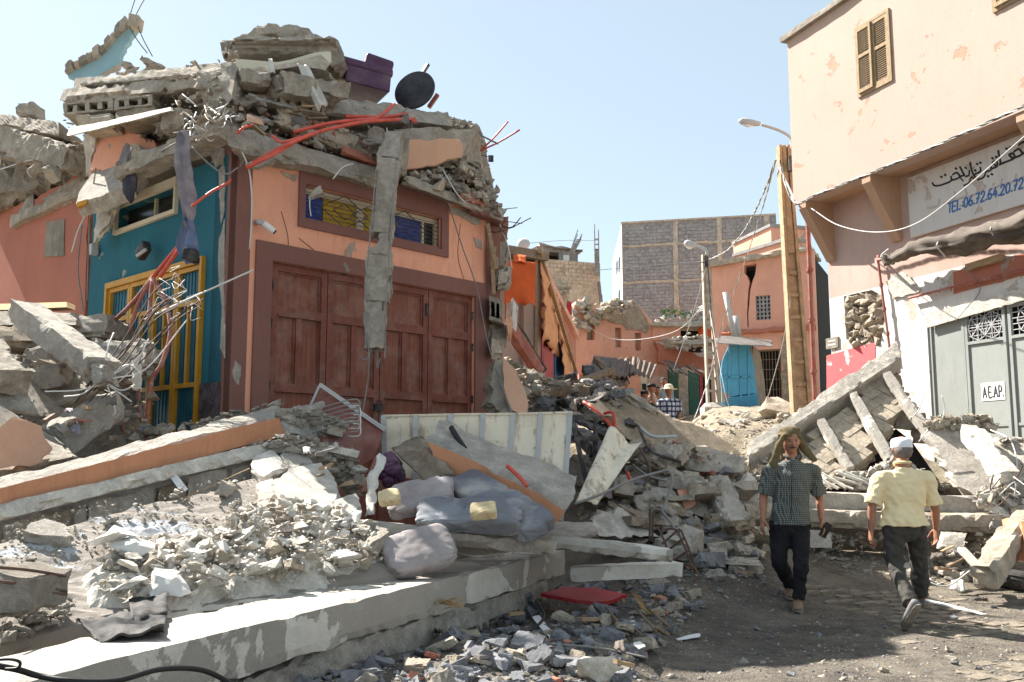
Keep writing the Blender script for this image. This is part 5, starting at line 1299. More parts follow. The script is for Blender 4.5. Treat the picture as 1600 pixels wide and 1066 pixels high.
FS('yellow_edge_piece', 'small ochre edged plaster end under the sunlit slab', [(120, 324, 10.95), (136, 318, 10.9), (136, 311, 10.9), (120, 316, 10.95)], .1, M['yellow'], cat='plaster', amp=.004, chip=.01, step=.04)
FS('grey_render_patch', 'lump of broken render left of the teal upper window', [(146, 380, 11.4), (170, 352, 11.1), (184, 318, 11.0), (148, 322, 11.5)], .12, M['plaster_white'], cat='plaster', amp=.03, chip=.06, step=.06)
cloth('purple_rag', [P(200, 252, 10.3), P(216, 278, 10.15), P(203, 318, 10.15), P(186, 290, 10.3)], M['purple_dark'], 8, 8, .04, None, 'dark purple rag hanging by one corner over the teal wall', 'cloth', fr=1)
m = MB()
c = cr([P(*a) for a in ((287, 205, 9.15), (286, 250, 9.1), (292, 300, 9.1), (294, 345, 9.1), (291, 382, 9.1), (297, 412, 9.1))], 8)
def strip(c, w0, d=.03, f=7):
    m = MB(); vs = []; nx = 8
    for k, p in enumerate(c):
        t = k / (len(c) - 1)
        for i in range(nx + 1):
            u = i / nx - .5; ww = w0 * (.55 + .6 * math.sin(t * 3.1) + .25 * nz(p, 4, 2))
            vs.append(p + V((u * ww, -d * math.sin(u * f + nz(p, 3, 1) * 4) - .05 * nz(p + V((u * .5, 0, 0)), 9, 3), 0)))
    N_ = len(vs); fs = []
    for k in range(len(c) - 1):
        for i in range(nx): a = k * (nx + 1) + i; fs += [(a, a + 1, a + nx + 2, a + nx + 1), (a + N_ + nx + 1, a + N_ + nx + 2, a + N_ + 1, a + N_)]
    m.add(vs + [v_ + V((0, .012, 0)) for v_ in vs], fs); return m
JN = thing('hanging_garment', 'long faded grey garment and blue cloth dangling on a cable across the teal corner', 'clothing', c[-1])
build(strip(c[:-14], .15), 'grey_cloth', M['greycloth'], JN, smooth=True); build(strip(c[-18:], .17), 'blue_cloth', M['bluecloth'], JN, smooth=True)
m = MB(); rbox(m, [P(286, 405, 9.0), P(306, 408, 9.0), P(304, 388, 9.0), P(288, 386, 9.0)], V((0, .12, 0)), step=.04, amp=.02, chip=.04); build(m, 'black_knot', M['blackcloth'], JN, smooth=True)
# tangle of cables near the corner
r2 = random.Random(4)
for i in range(34):
    a = (r2.uniform(290, 350), r2.uniform(160, 215), 9.35 + r2.random() * .3); b = (a[0] + r2.uniform(-28, 28), a[1] + r2.uniform(-22, 30), 9.15 + r2.random() * .4)
    mid = ((a[0] + b[0]) / 2 + r2.uniform(-14, 14), (a[1] + b[1]) / 2 + r2.uniform(-14, 14), 9.2)
    TB('cable_scrap', 'short scrap of pale cable in the tangle above the teal corner', [a, mid, b], .006, M[r2.choice(['wire_white', 'wire', 'wire_white', 'wood'])], 'cable', group='cable scraps above the teal corner', n=4, k=4)
for i, (pts, mt, lab) in enumerate((
    ([(0, 265, 12.5), (50, 250, 12.2), (96, 248, 12)], 'wire_white', 'pale cable lying across the rubble on the pink wall'),
    ([(36, 196, 13), (55, 201, 12.8), (88, 196, 12.3)], 'wire_white', 'short pale cable beneath the left slab end'),
    ([(352, 200, 9.5), (300, 212, 9.4), (250, 240, 9.8), (352, 214, 9.5)], 'wire', 'grey cable looped along the corner over the teal wall'),
    ([(300, 230, 9.3), (325, 255, 9.3), (352, 272, 9.3), (372, 262, 9.3)], 'wire', 'grey cable sagging to the orange corner'),
    ([(372, 225, 9.55), (388, 262, 9.5), (393, 300, 9.5), (393, 344, 9.6), (390, 390, 9.7)], 'wire_white', 'thin pale cable looping down past the security camera'),
    ([(150, 262, 11), (141, 330, 11.3), (138, 400, 11.4), (136, 470, 11.4)], 'wire', 'cable hanging at the seam between pink and teal walls'),
    ([(136, 332, 11.3), (122, 360, 11.3), (112, 394, 11.3)], 'wire_white', 'bent pale wire hook on the pink wall'),
    ([(128, 350, 11.4), (122, 420, 11.4), (130, 486, 11.3)], 'wire', 'thin cable hanging left of the teal wall'),
    ([(604, 200, 10.9), (608, 225, 10.8), (602, 262, 10.7)], 'wire_white', 'pale cable curled round the head of the hanging column'),
    ([(700, 315, 11.6), (722, 385, 11.8), (745, 450, 12), (762, 535, 12), (790, 620, 11), (812, 676, 10.4)], 'wire', 'long grey wire slanting from the broken eaves down past the metal panel'),
    ([(690, 262, 11.5), (712, 300, 11.4), (728, 318, 11.4)], 'wire_white', 'pale wire under the orange faced block'),
    ([(772, 330, 12.4), (792, 380, 12.5), (800, 420, 12.5)], 'wire_white', 'loose wire at the broken right corner of the house'),
    ([(520, 280, 10.1), (535, 262, 10.2), (552, 256, 10.3)], 'wire_white', 'pale lamp cable in front of the maroon window surround'))):
    TB('loose_cable', lab, pts, .0085, M[mt], 'cable', n=5)
for i in range(7):
    x = 752 + r2.uniform(-6, 26); y = 335 + r2.uniform(-15, 20); TB('bent_rebar', 'thin bent reinforcing bar sticking out of the broken right corner', [(x, y, 12.6), (x + r2.uniform(14, 26), y + r2.uniform(-2, 14), 12.4), (x + r2.uniform(34, 56), y + r2.uniform(-24, 22), 12.3)], .007, M['rebar'], 'rebar', group='bars at the broken right corner', n=4)
for a, b, lab in (((748, 238, 12.6), (794, 190, 12.4), 'upper bright red plastic rod poking out of the right end against the sky'), ((748, 237, 12.6), (812, 203, 12.3), 'lower bright red plastic rod poking out of the right end against the sky')):
    TB('red_rod', lab, [a, ((a[0] + b[0]) / 2, (a[1] + b[1]) / 2 + 2, 12.5), b], .012, M['pipe_red'], 'plastic pipe')
TB('thin_metal_bar', 'thin grey bar crossing the red rods', [(718, 195, 12.6), (778, 225, 12.3)], .012, M['wire'], 'metal bar')
m = MB(); m.box(P(767, 248, 12.5), (.07, .05, .08)); build(m, 'junction_box', M['steel_dark'], label='small dark junction box dangling in the air by a wire', cat='electrical box')
TB('dangling_wire', 'thin wire holding the small junction box', [(748, 242, 12.6), (758, 244, 12.5), (766, 246, 12.5)], .005, M['wire_black'], 'wire', n=4)
# tall stack at the top
def tk(x): return lin(x, [(340, 10.4), (530, 11.2)])
FS('top_slab', 'highest broken slab piece of the whole heap', [(372, 58, 10.9), (488, 55, 11.3), (484, 41, 11.3), (395, 38, 11.0)], 1.1, CC, amp=.05, chip=.1, step=.07)
FS('top_slab', 'thick grey slab directly beneath the highest piece, edge facing the street', [(352, 82, 10.4), (525, 80, 11.1), (522, 53, 11.2), (352, 58, 10.5)], 1.6, CC, amp=.035, chip=.07, step=.08)
FS('slab_end', 'jagged lump at the left tip of the tall slab stack', [(350, 92, 10.5), (362, 84, 10.4), (362, 58, 10.5), (341, 62, 10.6)], .5, CD, amp=.04, chip=.08, step=.06)
FS('slab_end', 'crumbled right end of the thick upper slab', [(518, 100, 11.1), (538, 96, 11.3), (528, 60, 11.4), (514, 60, 11.2)], .9, CD, amp=.04, chip=.08, step=.06)
for i, (a, b) in enumerate(((358, 398), (400, 426), (430, 446), (450, 514))): FS('ceiling_block', ['recessed brown ceiling block at the left under the thick slab', 'second recessed ceiling block under the thick slab', 'narrow third ceiling block under the thick slab', 'wide right ceiling block under the thick slab'][i], [(a, 95, 10.7 + i * .15), (b, 94, 10.75 + i * .15), (b, 80, 10.8 + i * .15), (a, 80, 10.7 + i * .15)], .5, M['slab_tan'], cat='concrete block', amp=.006, step=.1)
PL('cream_ceiling_board', 'curved cream ceiling board hanging under the thick slab', [(366, 96, 10.4), (440, 92, 10.5), (490, 82, 10.8), (512, 84, 10.9), (516, 102, 10.8), (470, 100, 10.6), (430, 104, 10.4), (376, 118, 10.2), (368, 108, 10.3)], .08, M['cream'], 'board', vec=(0, .4, .1))
PL('cream_ceiling_board', 'narrow pale board lying slantwise below the curved cream board', [(388, 112, 10.1), (450, 95, 10.3), (496, 88, 10.6), (514, 100, 10.6), (508, 108, 10.5), (470, 104, 10.4), (432, 106, 10.2), (392, 118, 10.05)], .05, M['block_tan'], 'board', vec=(0, .4, .1))
cloth('white_rag', [P(464, 100, 10.4), P(482, 102, 10.4), P(512, 162, 10.2), P(496, 172, 10.2)], M['whitecloth'], 10, 14, .05, None, 'torn white cloth hanging from the slab stack', 'cloth', fr=1.4)
cloth('white_rag', [P(420, 92, 10.2), P(426, 94, 10.2), P(430, 114, 10.1), P(418, 114, 10.1)], M['whitecloth'], 4, 6, .03, None, 'small strip of white cloth stuck under the cream boards', 'cloth', fr=1)
RB_('floor_beam', 'horizontal grey beam below the cream boards', (364, 130, 10.1), (420, 134, 10.3), .5, .17, CC, amp=.03, chip=.06)
RB_('floor_beam', 'long grey beam running right towards the hollow cells below the white cloth', (418, 140, 10.2), (530, 150, 10.8), .5, .22, CC, amp=.04, chip=.08)
HB('hollow_block', 'row of large dark cells under the long grey beam', (438, 166, 10.2), (508, 180, 10.7), 20, .5, 4, CC)
FS('slab_edge', 'ribbed slab edge running right from the hollow cells under the purple seats', [(508, 176, 10.7), (706, 196, 12.0), (700, 176, 12.2), (515, 148, 11.0)], 1.8, CC, amp=.035, chip=.08, step=.09)
FS('slab_edge', 'thin upper layer slab sloping down to the right behind the red conduits', [(620, 205, 11.6), (762, 224, 12.8), (745, 190, 12.9), (622, 166, 12.0)], 1.8, CC, amp=.03, chip=.08, step=.09)
FS('brick_band', 'tan brick band broken along the middle of the heap', [(425, 190, 10.1), (555, 240, 10.9), (560, 215, 11), (430, 158, 10.3)], .5, M['block_tan'], cat='masonry', amp=.03, chip=.07, step=.07)
FS('brick_band', 'second tan brick band continuing down to the hanging column', [(540, 236, 10.8), (610, 262, 11.2), (612, 236, 11.3), (545, 206, 11)], .5, CC, cat='masonry', amp=.04, chip=.08, step=.07)
FS('edge_slab', 'long weathered edge slab lying along the top of the orange front', [(356, 228, 9.35), (602, 292, 11.0), (600, 262, 11.1), (356, 192, 9.5)], 1.1, CC, amp=.035, chip=.08, step=.08)
FS('loose_block', 'rounded grey lump left of the orange faced block', [(572, 232, 10.9), (604, 238, 11.0), (606, 202, 11.1), (574, 196, 11.0)], .4, CC, cat='concrete block', amp=.05, chip=.12, step=.06)
FS('loose_block', 'grey lump over the top of the hanging column', [(600, 262, 10.7), (628, 268, 10.9), (640, 212, 11.0), (606, 206, 10.8)], .4, CC, cat='concrete block', amp=.05, chip=.1, step=.06)
FS('peach_patch', 'small peach painted scrap of plaster near the corner of the heap', [(384, 188, 9.4), (412, 196, 9.5), (408, 186, 9.5), (386, 178, 9.5)], .03, M['peach_face'], cat='plaster', amp=.004, chip=.02, step=.05)
FS('orange_wall_piece', 'strip of orange wall showing between edge slab and brick band', [(530, 236, 10.6), (590, 256, 10.95), (585, 244, 11.1), (535, 226, 10.75)], .2, M['red_wall'], cat='wall', amp=.01)
OB = thing('orange_faced_block', 'big broken wall block with a smooth orange face above the barred window', 'concrete block', P(690, 262, 11.5))
m = MB(); rbox(m, [P(622, 266, 11.25), P(728, 248, 11.9), P(748, 198, 12.0), P(615, 202, 11.35)], V((0, .9, .05)), step=.08, amp=.04, chip=.1); build(m, 'block_body', CC, OB)
PL('orange_face', None, [(627, 266, 11.12), (625, 240, 11.12), (640, 220, 11.2), (680, 217, 11.35), (720, 217, 11.6), (724, 230, 11.65), (718, 246, 11.62), (690, 252, 11.45), (650, 262, 11.25)], .05, M['peach_face'], parent=OB, jit=.025, step=.05)
for i, (x, y) in enumerate(((724, 270), (736, 276), (748, 282), (724, 256), (736, 262), (748, 268))):
    HB('hollow_block', None, (x - 6, y + 8, 11.9), (x + 6, y + 10, 12.0), 13, .3, 1, CC, OB, frac=.3)
FS('loose_block', 'upright shard of slab at the right end of the eaves', [(740, 292, 12.2), (760, 296, 12.4), (764, 258, 12.4), (752, 266, 12.2)], .2, CC, cat='concrete shard', amp=.02, chip=.06, step=.05)
FS('loose_block', 'grey chunk hanging at the right end of the orange faced block', [(728, 252, 12.1), (752, 262, 12.4), (750, 206, 12.5), (730, 202, 12.1)], .6, CC, cat='concrete block', amp=.05, chip=.1, step=.06)
FS('eaves_slab', 'thin sloping eaves slab over the right part of the maroon window surround', [(630, 286, 10.9), (786, 346, 12.4), (788, 334, 12.5), (634, 272, 11.0)], .9, CC, vec=(-.2, 1, .25), amp=.02, chip=.05, step=.09)
FS('eaves_slab', 'maroon painted end of the eaves slab at the far right corner', [(732, 326, 11.9), (786, 350, 12.4), (786, 338, 12.4), (730, 312, 11.9)], .3, M['brown_paint'], amp=.012, chip=.04, step=.08)
FS('pink_shard', 'pinkish plaster shard lying on the eaves slab', [(715, 308, 11.6), (760, 322, 12.1), (748, 300, 12.2), (712, 290, 11.7)], .12, M['pink_wall'], cat='plaster', amp=.015, chip=.05, step=.06)
FS('corner_block', 'dark red painted block below the far right corner of the eaves', [(774, 375, 12.7), (792, 366, 12.9), (795, 338, 12.9), (768, 340, 12.6)], .4, M['brown_paint'], cat='concrete block', amp=.02, chip=.06, step=.06)
# hanging column
HC = thing('hanging_column', 'broken concrete column hanging on its bars in front of the barred window', 'column', P(590, 550, 10.1))
def seg(a, b, w_, s_): m = MB(); rbar(m, P(*a), P(*b), w_, .17, (0, 1, 0), step=.03, amp=.03, chip=.055, brk=.05, sd=s_); build(m, 'column_segment', CC, HC)
seg((616, 212, 10.75), (606, 258, 10.5), .23, 1); seg((608, 250, 10.45), (596, 372, 10.2), .23, 2); seg((604, 366, 10.2), (594, 405, 10.1), .15, 5)
seg((595, 388, 10.15), (588, 478, 10.05), .25, 3); seg((587, 470, 10.05), (586, 550, 9.95), .22, 4)
for pts in ([(574, 520, 9.85), (576, 555, 9.85), (570, 562, 9.85), (562, 556, 9.85)], [(590, 548, 9.95), (589, 575, 9.95), (594, 560, 9.95)], [(580, 545, 9.9), (577, 560, 9.9), (574, 600, 9.95), (560, 680, 9.9)], [(588, 262, 10.2), (578, 370, 10.0), (570, 470, 9.9), (572, 545, 9.85)], [(619, 250, 10.3), (611, 350, 10.05), (604, 470, 9.95), (601, 560, 9.9)], [(614, 300, 10.1), (610, 400, 10.1), (613, 460, 10)]):
    m = MB(); m.tube(cr([P(*a) for a in pts], 5), .007, 5); build(m, 'rebar', M['wire'], HC)
FS('hanging_lump', 'small concrete lump dangling in front of the blue pane', [(480, 312, 10.0), (504, 300, 10.1), (500, 290, 10.1), (484, 300, 10.0)], .12, CP, cat='concrete lump', amp=.01, chip=.03, step=.04)
TB('hanging_wire', 'thin white wire below the dangling lump', [(484, 310, 10), (484, 322, 10), (486, 338, 10)], .006, M['wire_white'], 'wire')
PL('stuck_plaster', 'slice of concrete stuck on the orange wall beside the red conduits', [(382, 256, 9.4), (398, 250, 9.5), (425, 246, 9.6), (420, 256, 9.55), (400, 263, 9.45)], .1, CC, 'concrete lump', jit=.03, step=.04)
# purple seats, round table
def solid(mb, c, sx, sy, sz, Mx, r=.03, seg=2):
    bm = bmesh.new(); bmesh.ops.create_cube(bm, size=1)
    for v_ in bm.verts: v_.co = V((v_.co.x * sx, v_.co.y * sy, v_.co.z * sz))
    bmesh.ops.bevel(bm, geom=bm.edges[:], offset=r, segments=seg, affect='EDGES', profile=.5)
    bm.verts.ensure_lookup_table(); mb.add([Mx @ v_.co + V(c) for v_ in bm.verts], [tuple(v_.index for v_ in f.verts) for f in bm.faces]); bm.free()
Ms = Matrix.Rotation(R(28), 3, 'Z') @ Matrix.Rotation(R(4), 3, 'Y')
SF = thing('purple_sofa', 'purple upholstered bench seat lying on the heap with a loose plank under it', 'seat', P(575, 160, 11.6))
m = MB(); solid(m, P(562, 137, 12.0), .6, .7, .22, Ms, .02); build(m, 'seat_base', M['purple'], SF)
m = MB(); solid(m, P(556, 118, 12.05), .78, .74, .12, Ms, .035); build(m, 'seat_cushion', M['purple'], SF)
m = MB(); m.hexa(P(498, 128, 11.2), P(542, 130, 11.4), P(536, 121, 11.7), P(500, 121, 11.5), V((0, 0, -.03))); build(m, 'plank', M['wood'], SF)
m = MB(); m.bar(P(500, 140, 11.3), P(520, 142, 11.4), .04, .04); build(m, 'plank', M['wood'], SF)
SF2 = thing('purple_sofa', 'second purple seat cushion standing behind the bench seat', 'seat', P(598, 125, 12.7))
Ms2 = Matrix.Rotation(R(20), 3, 'Z') @ Matrix.Rotation(R(12), 3, 'Y')
m = MB(); solid(m, P(586, 112, 12.8), .4, .55, .24, Ms2, .04); build(m, 'seat_cushion', M['purple'], SF2)
TBL = thing('round_table', 'dark round table tipped on its side at the top right of the heap', 'table', P(650, 172, 12.2))
m = MB(); Mt = Matrix.Rotation(R(-18), 3, 'Z') @ Matrix.Rotation(R(78), 3, 'X') @ Matrix.Rotation(R(0), 3, 'Y')
m.lathe(P(648, 141, 12.2), [(0, .02), (.275, .02), (.285, .01), (.285, -.015), (0, -.02)], 40, Mt); build(m, 'table_top', plain('table_black', (.02, .018, .026, 1), .4, .2, 5, dust=.1), TBL)
m = MB(); m.bar(P(655, 122, 12.35), P(668, 101, 12.5), .06, .04); build(m, 'leg', M['steel_dark'], TBL)
m = MB(); m.bar(P(670, 168, 12.4), P(684, 148, 12.4), .06, .05); build(m, 'leg', M['pipe_dusty'], TBL)
# red conduits
CON = 'red plastic conduits over the heap'
for i, (pts, lab) in enumerate((
    ([(385, 262, 9.3), (430, 240, 9.4), (480, 212, 9.9), (530, 198, 10.2), (585, 186, 10.7), (616, 163, 11.1)], 'red conduit curving from the orange corner up to the seat base'),
    ([(395, 255, 9.35), (445, 228, 9.5), (505, 204, 10.0), (575, 190, 10.6), (648, 186, 11.3)], 'red conduit running right to a blunt end near the orange faced block'),
    ([(460, 206, 9.8), (520, 192, 10.2), (580, 186, 10.7), (636, 178, 11.3)], 'shorter red conduit lying above the other two'),
    ([(540, 182, 10.6), (600, 184, 11.0), (650, 190, 11.3)], 'straight red conduit stub ending highest at the right'),
    ([(425, 212, 9.5), (440, 222, 9.5), (470, 214, 9.7)], 'short hooked piece of red conduit'),
    ([(370, 210, 9.4), (380, 200, 9.4), (394, 196, 9.5)], 'small red conduit end above the orange corner'),
    ([(300, 322, 8.9), (330, 300, 9.0), (356, 286, 9.1), (360, 280, 9.1)], 'thin red conduit crossing the teal corner'))):
    TB('red_conduit', lab, pts, .021 if i < 4 else .014, M['pipe_red'], 'conduit', n=8)
for i, (pts, lab) in enumerate((
    ([(292, 370, 9.3), (262, 405, 9.5), (238, 434, 9.7)], 'thick red conduit coming down from the garment to the teal door'),
    ([(288, 378, 9.2), (268, 406, 9.4), (250, 432, 9.5)], 'second red conduit beside the thick one above the teal door'),
    ([(238, 434, 9.7), (210, 470, 9.9), (168, 512, 10.2)], 'dusty conduit spreading farthest left across the teal door'),
    ([(237, 436, 9.7), (215, 478, 9.8), (203, 518, 9.8)], 'dusty conduit second from the left across the teal door'),
    ([(238, 436, 9.7), (235, 470, 9.6), (232, 500, 9.5)], 'straight dusty conduit in the middle of the fan'),
    ([(238, 434, 9.6), (258, 470, 9.4), (266, 520, 9.2), (252, 570, 9.1), (236, 598, 9.1), (228, 685, 9.1)], 'long dusty conduit bowing right in front of the teal door'),
    ([(216, 610, 9.4), (220, 650, 9.4), (229, 688, 9.3)], 'purple brown conduit rising from the rubble by the teal door'),
    ([(188, 615, 9.6), (190, 650, 9.6), (196, 690, 9.6)], 'lowest left conduit standing in the rubble by the teal door'))):
    TB('dusty_conduit', lab, pts, .022, M['pipe_red'] if i < 2 else M['pipe_dusty'], 'conduit', n=8)
# rubble on top of the pink wall
FS('roof_slab', 'flat slab end at the far left above the pink wall', [(-30, 190, 13.6), (92, 212, 12.2), (90, 190, 12.3), (-30, 172, 13.8)], 1.6, CC, amp=.03, chip=.06)
RB_('log_beam', 'big weathered beam lying across the top of the pink wall', (-30, 215, 13.4), (130, 254, 11.9), .45, .36, CC, amp=.06, chip=.12)
FS('loose_block', 'square block on the slab end at the far left', [(22, 180, 13.3), (54, 180, 13.2), (52, 158, 13.2), (20, 160, 13.3)], .35, CC, cat='concrete block', chip=.06, step=.06)
RB_('stone_log', 'rounded stone beam end pointing at the viewer over the pink wall', (76, 276, 11.9), (128, 240, 12.2), .24, .2, CC, amp=.03, chip=.07)
RB_('splintered_beam', 'splintered pale board over the top edge of the pink wall', (42, 276, 12.0), (92, 240, 12.2), .1, .12, M['block_tan'], cat='board', amp=.02, chip=.03)
RB_('splintered_beam', 'thin reddish board tip left of the splintered pale one', (24, 255, 12.3), (70, 238, 12.3), .1, .08, M['stone_tan'], cat='board', amp=.01)
TP = 'broken piece in the collapsed floor over the teal side'
scat([(95, 180), (250, 165), (345, 110), (350, 205), (240, 250), (130, 250)], lambda x, y: YT(x) - .1 + rnd.random() * .3, 75, .08, .3, [CC, CD, CP, M['slab_tan']], TP, 'pieces over the teal side', seed=21, fine=350, name='rubble_piece')
scat([(-10, 250), (60, 240), (130, 236), (140, 262), (70, 300), (0, 325)], lambda x, y: 12.3 + (140 - x) * .012 + rnd.random() * .5, 70, .1, .38, [CD, CC, M['stone_dark'], M['block_tan']], 'broken piece lying along the top of the pink wall', 'pieces on the pink wall', seed=22, fine=300)
scat([(350, 150), (420, 150), (560, 210), (620, 240), (620, 270), (560, 250), (356, 205)], lambda x, y: YO(x) + .1 + rnd.random() * .35, 110, .07, .3, [CC, CD, M['block_tan'], CP, M['brick_pink']], 'broken piece in the heap over the orange front', 'pieces over the orange front', seed=23, fine=450)
scat([(530, 165), (640, 172), (720, 182), (755, 205), (700, 205), (600, 195)], lambda x, y: YO(x) + .3 + rnd.random() * .4, 60, .06, .2, [CC, CD, CP], 'small piece on the slab edge under the round table', 'pieces under the round table', seed=24, fine=250)
scat([(635, 270), (722, 256), (765, 280), (786, 334), (700, 306)], lambda x, y: YO(x) - .35 + rnd.random() * .4, 85, .07, .3, [CC, M['block_tan'], CP, CD], 'broken piece stuffed between the eaves slab and the orange faced block', 'pieces above the eaves slab', seed=25, fine=300)
scat([(350, 88), (372, 86), (360, 130), (345, 130)], lambda x, y: 10.2, 12, .06, .16, [CC], 'small piece at the left foot of the tall slab stack', 'pieces at the foot of the slab stack', seed=26)
scat([(140, 122), (345, 95), (345, 99), (150, 126)], lambda x, y: YT(x) + .2 + rnd.random() * .4, 16, .06, .2, [CC, CP], 'small stone lying on the sunlit top roof slab', 'stones on the top roof slab', seed=27)
scat([(195, 105), (240, 98), (240, 106), (198, 112)], lambda x, y: 11.6, 5, .15, .35, [CC], 'block left on the roof slab behind the blue wall fragment', 'blocks beside the blue wall fragment', seed=28)
# broken right corner of the house: hanging debris
for i, (q, t, mt, lab) in enumerate((
    ([(768, 420, 12.5), (790, 412, 12.7), (796, 378, 12.8), (772, 376, 12.5)], .5, CD, 'dark chunk hanging highest at the broken right corner'),
    ([(772, 452, 12.4), (796, 446, 12.5), (798, 418, 12.6), (776, 420, 12.4)], .4, CC, 'grey chunk with a rounded end hanging at the broken right corner'),
    ([(762, 545, 12.4), (790, 540, 12.5), (794, 505, 12.6), (764, 508, 12.4)], .4, CD, 'dark lump under the hollow brick of the right corner'),
    ([(766, 560, 12.2), (784, 558, 12.3), (786, 532, 12.4), (766, 530, 12.2)], .3, M['stone_tan'], 'tan brick stub low on the right corner'),
    ([(790, 470, 12.3), (802, 500, 12.4), (796, 540, 12.5), (788, 500, 12.3)], .2, M['peach_face'], 'thin peach plaster slice hanging by a wire'),
    ([(798, 460, 12.6), (810, 480, 12.7), (806, 520, 12.7), (798, 510, 12.6)], .1, M['whitecloth'], 'torn whitish mesh hanging at the right corner'))):
    FS('corner_chunk', lab, q, t, mt, cat='concrete chunk', amp=.04, chip=.09, step=.06)
HB('hollow_brick', 'tilted hollow brick with four cells at the broken right corner', (764, 500, 12.2), (784, 506, 12.3), 38, .4, 2, CD)
m = MB(); m.bar(P(768, 385, 12.4), P(772, 460, 12.4), .05, .05); m.bar(P(762, 350, 12.3), P(776, 420, 12.3), .05, .05); build(m, 'yellow_door_edge', M['wood'], label='ochre edge of a broken door frame hanging beside the brown corner stripe', cat='door frame')
SLN = thing('leaning_slab', 'slab with smooth tan plaster face leaning beside the brown garage doors', 'concrete slab', P(800, 660, 11.2))
m = MB(); rpoly(m, [P(*a) for a in ((775, 560, 11.6), (800, 575, 11.6), (822, 612, 11.3), (826, 655, 11.1), (800, 665, 11.0), (770, 650, 11.2), (766, 600, 11.4))], V((-.1, .25, -.05)), step=.06, jit=.06); build(m, 'slab_body', CC, SLN)
m = MB(); rpoly(m, [P(*a) for a in ((786, 558, 11.5), (806, 582, 11.42), (822, 615, 11.2), (824, 652, 11.0), (800, 640, 11.05), (788, 610, 11.2))], V((0, .06, 0)), step=.06, jit=.02); build(m, 'plaster_face', M['peach_face'], SLN)
RB_('dark_red_beam', 'dark red steel door post fallen slantwise beside the leaning slab', (792, 505, 14), (844, 585, 14.5), .16, .16, M['pipe_dusty'], cat='steel beam', amp=.005, chip=.01)
RB_('dark_red_beam', 'black steel profile fallen along the dark red post', (800, 500, 14.2), (850, 582, 14.6), .1, .1, M['steel_dark'], cat='steel beam', amp=.005, chip=.01)
scat([(765, 600), (790, 560), (850, 590), (850, 640), (770, 655)], lambda x, y: 12.6 + rnd.random(), 70, .1, .4, [CD, CC, M['stone_tan']], 'chunk in the dark pile at the foot of the right corner', 'chunks at the foot of the right corner', seed=30, fine=250)
# wall fittings
SCM = thing('security_camera', 'small white security camera on the orange wall above the brown doors', 'camera', WO.pp(402, 352, .02))
m = MB(); c0 = WO.pp(400, 348, .02); m.tube([c0, c0 + WO.N * .06, c0 + WO.N * .1 + WO.U * .05 + V((0, 0, -.03))], .03, 8); build(m, 'mount', M['lamp'], SCM, smooth=True)
m = MB(); a = c0 + WO.N * .1 + WO.U * .03 + V((0, 0, -.02)); b = a + WO.U * .1 + V((0, 0, -.08)) + WO.N * .05; m.tube([a, b], .035, 10); build(m, 'camera_body', M['white'], SCM)
m = MB(); m.tube([b, b + (b - a) * .1], .026, 10); build(m, 'lens', M['black_paint'], SCM)
FL = thing('flood_light', 'small dusty flood lamp hanging crooked on the teal wall', 'lamp', WT.pp(222, 396, .1))
m = MB(); solid(m, WT.pp(224, 392, .16), .2, .1, .14, Matrix.Rotation(R(-43), 3, 'Z') @ Matrix.Rotation(R(-30), 3, 'Y'), .02); build(m, 'lamp_body', M['steel_dark'], FL)
m = MB(); m.tube([WT.pp(230, 380, 0), WT.pp(228, 386, .15)], .015, 6); m.tube([WT.pp(214, 400, .25), WT.pp(228, 390, .22)], .02, 6); build(m, 'bracket', M['lamp'], FL)
m = MB(); solid(m, WT.pp(146, 390, .06), .1, .1, .14, Matrix.Rotation(R(-43), 3, 'Z'), .015); build(m, 'socket_box', M['lamp'], label='small pale junction box at the seam of pink and teal walls', cat='electrical box')
m = MB()
for i, pl in enumerate(([(700, 322), (722, 326), (742, 334), (752, 350), (742, 352), (720, 338), (702, 334)], [(436, 238), (466, 244), (464, 262), (450, 252), (438, 250)], [(372, 236), (420, 244), (412, 252), (384, 250), (374, 262)], [(738, 370), (752, 374), (754, 392), (744, 388)], [(438, 268), (464, 274), (462, 286), (446, 280)], [(366, 560), (376, 572), (372, 600), (364, 590)])):
    m = MB(); rpoly(m, [WO.pp(x, y, .004) for x, y in pl], WO.N * .01, step=.03, jit=.03, layers=1); build(m, 'bare_plaster', M['concrete_pale'], B)
for pts in ([(468, 372), (500, 400), (505, 430)], [(438, 330), (452, 372), (450, 400)], [(720, 350), (716, 400), (724, 440)], [(380, 300), (388, 350), (380, 420), (386, 470)]):
    m = MB(); m.tube(cr([WO.pp(x + rnd.uniform(-2, 2), y, .004) for x, y in pts], 6), .0035, 4); build(m, 'crack', M['black_paint'], B)
for i, (q, t, mt) in enumerate((([(366, 104, 10.3), (516, 108, 10.9), (514, 102, 10.9), (368, 98, 10.35)], 1.0, CP), ([(356, 64, 10.35), (530, 63, 11.0), (527, 57, 11.0), (358, 58, 10.4)], 1.3, CC), ([(378, 150, 9.95), (470, 172, 10.3), (470, 166, 10.35), (380, 143, 10)], .8, CP), ([(560, 222, 10.7), (700, 232, 11.6), (698, 225, 11.6), (564, 214, 10.8)], .8, CP), ([(120, 134, 11.5), (300, 118, 10.2), (300, 113, 10.2), (122, 128, 11.5)], 1.0, CP), ([(-20, 222, 13.0), (110, 246, 11.9), (110, 240, 11.9), (-20, 214, 13.1)], .8, CP))):
    FS('thin_slab', ['thin layer under the thick upper slab, behind the white cloth', 'thin pale layer along the top of the thick upper slab', 'thin tilted layer below the grey floor beam', 'thin layer lying left of the orange faced block', 'thin screed layer along the cracked floor slab', 'thin slab on the big weathered beam over the pink wall'][i], q, t, mt, amp=.008, chip=.05, brk=.08)
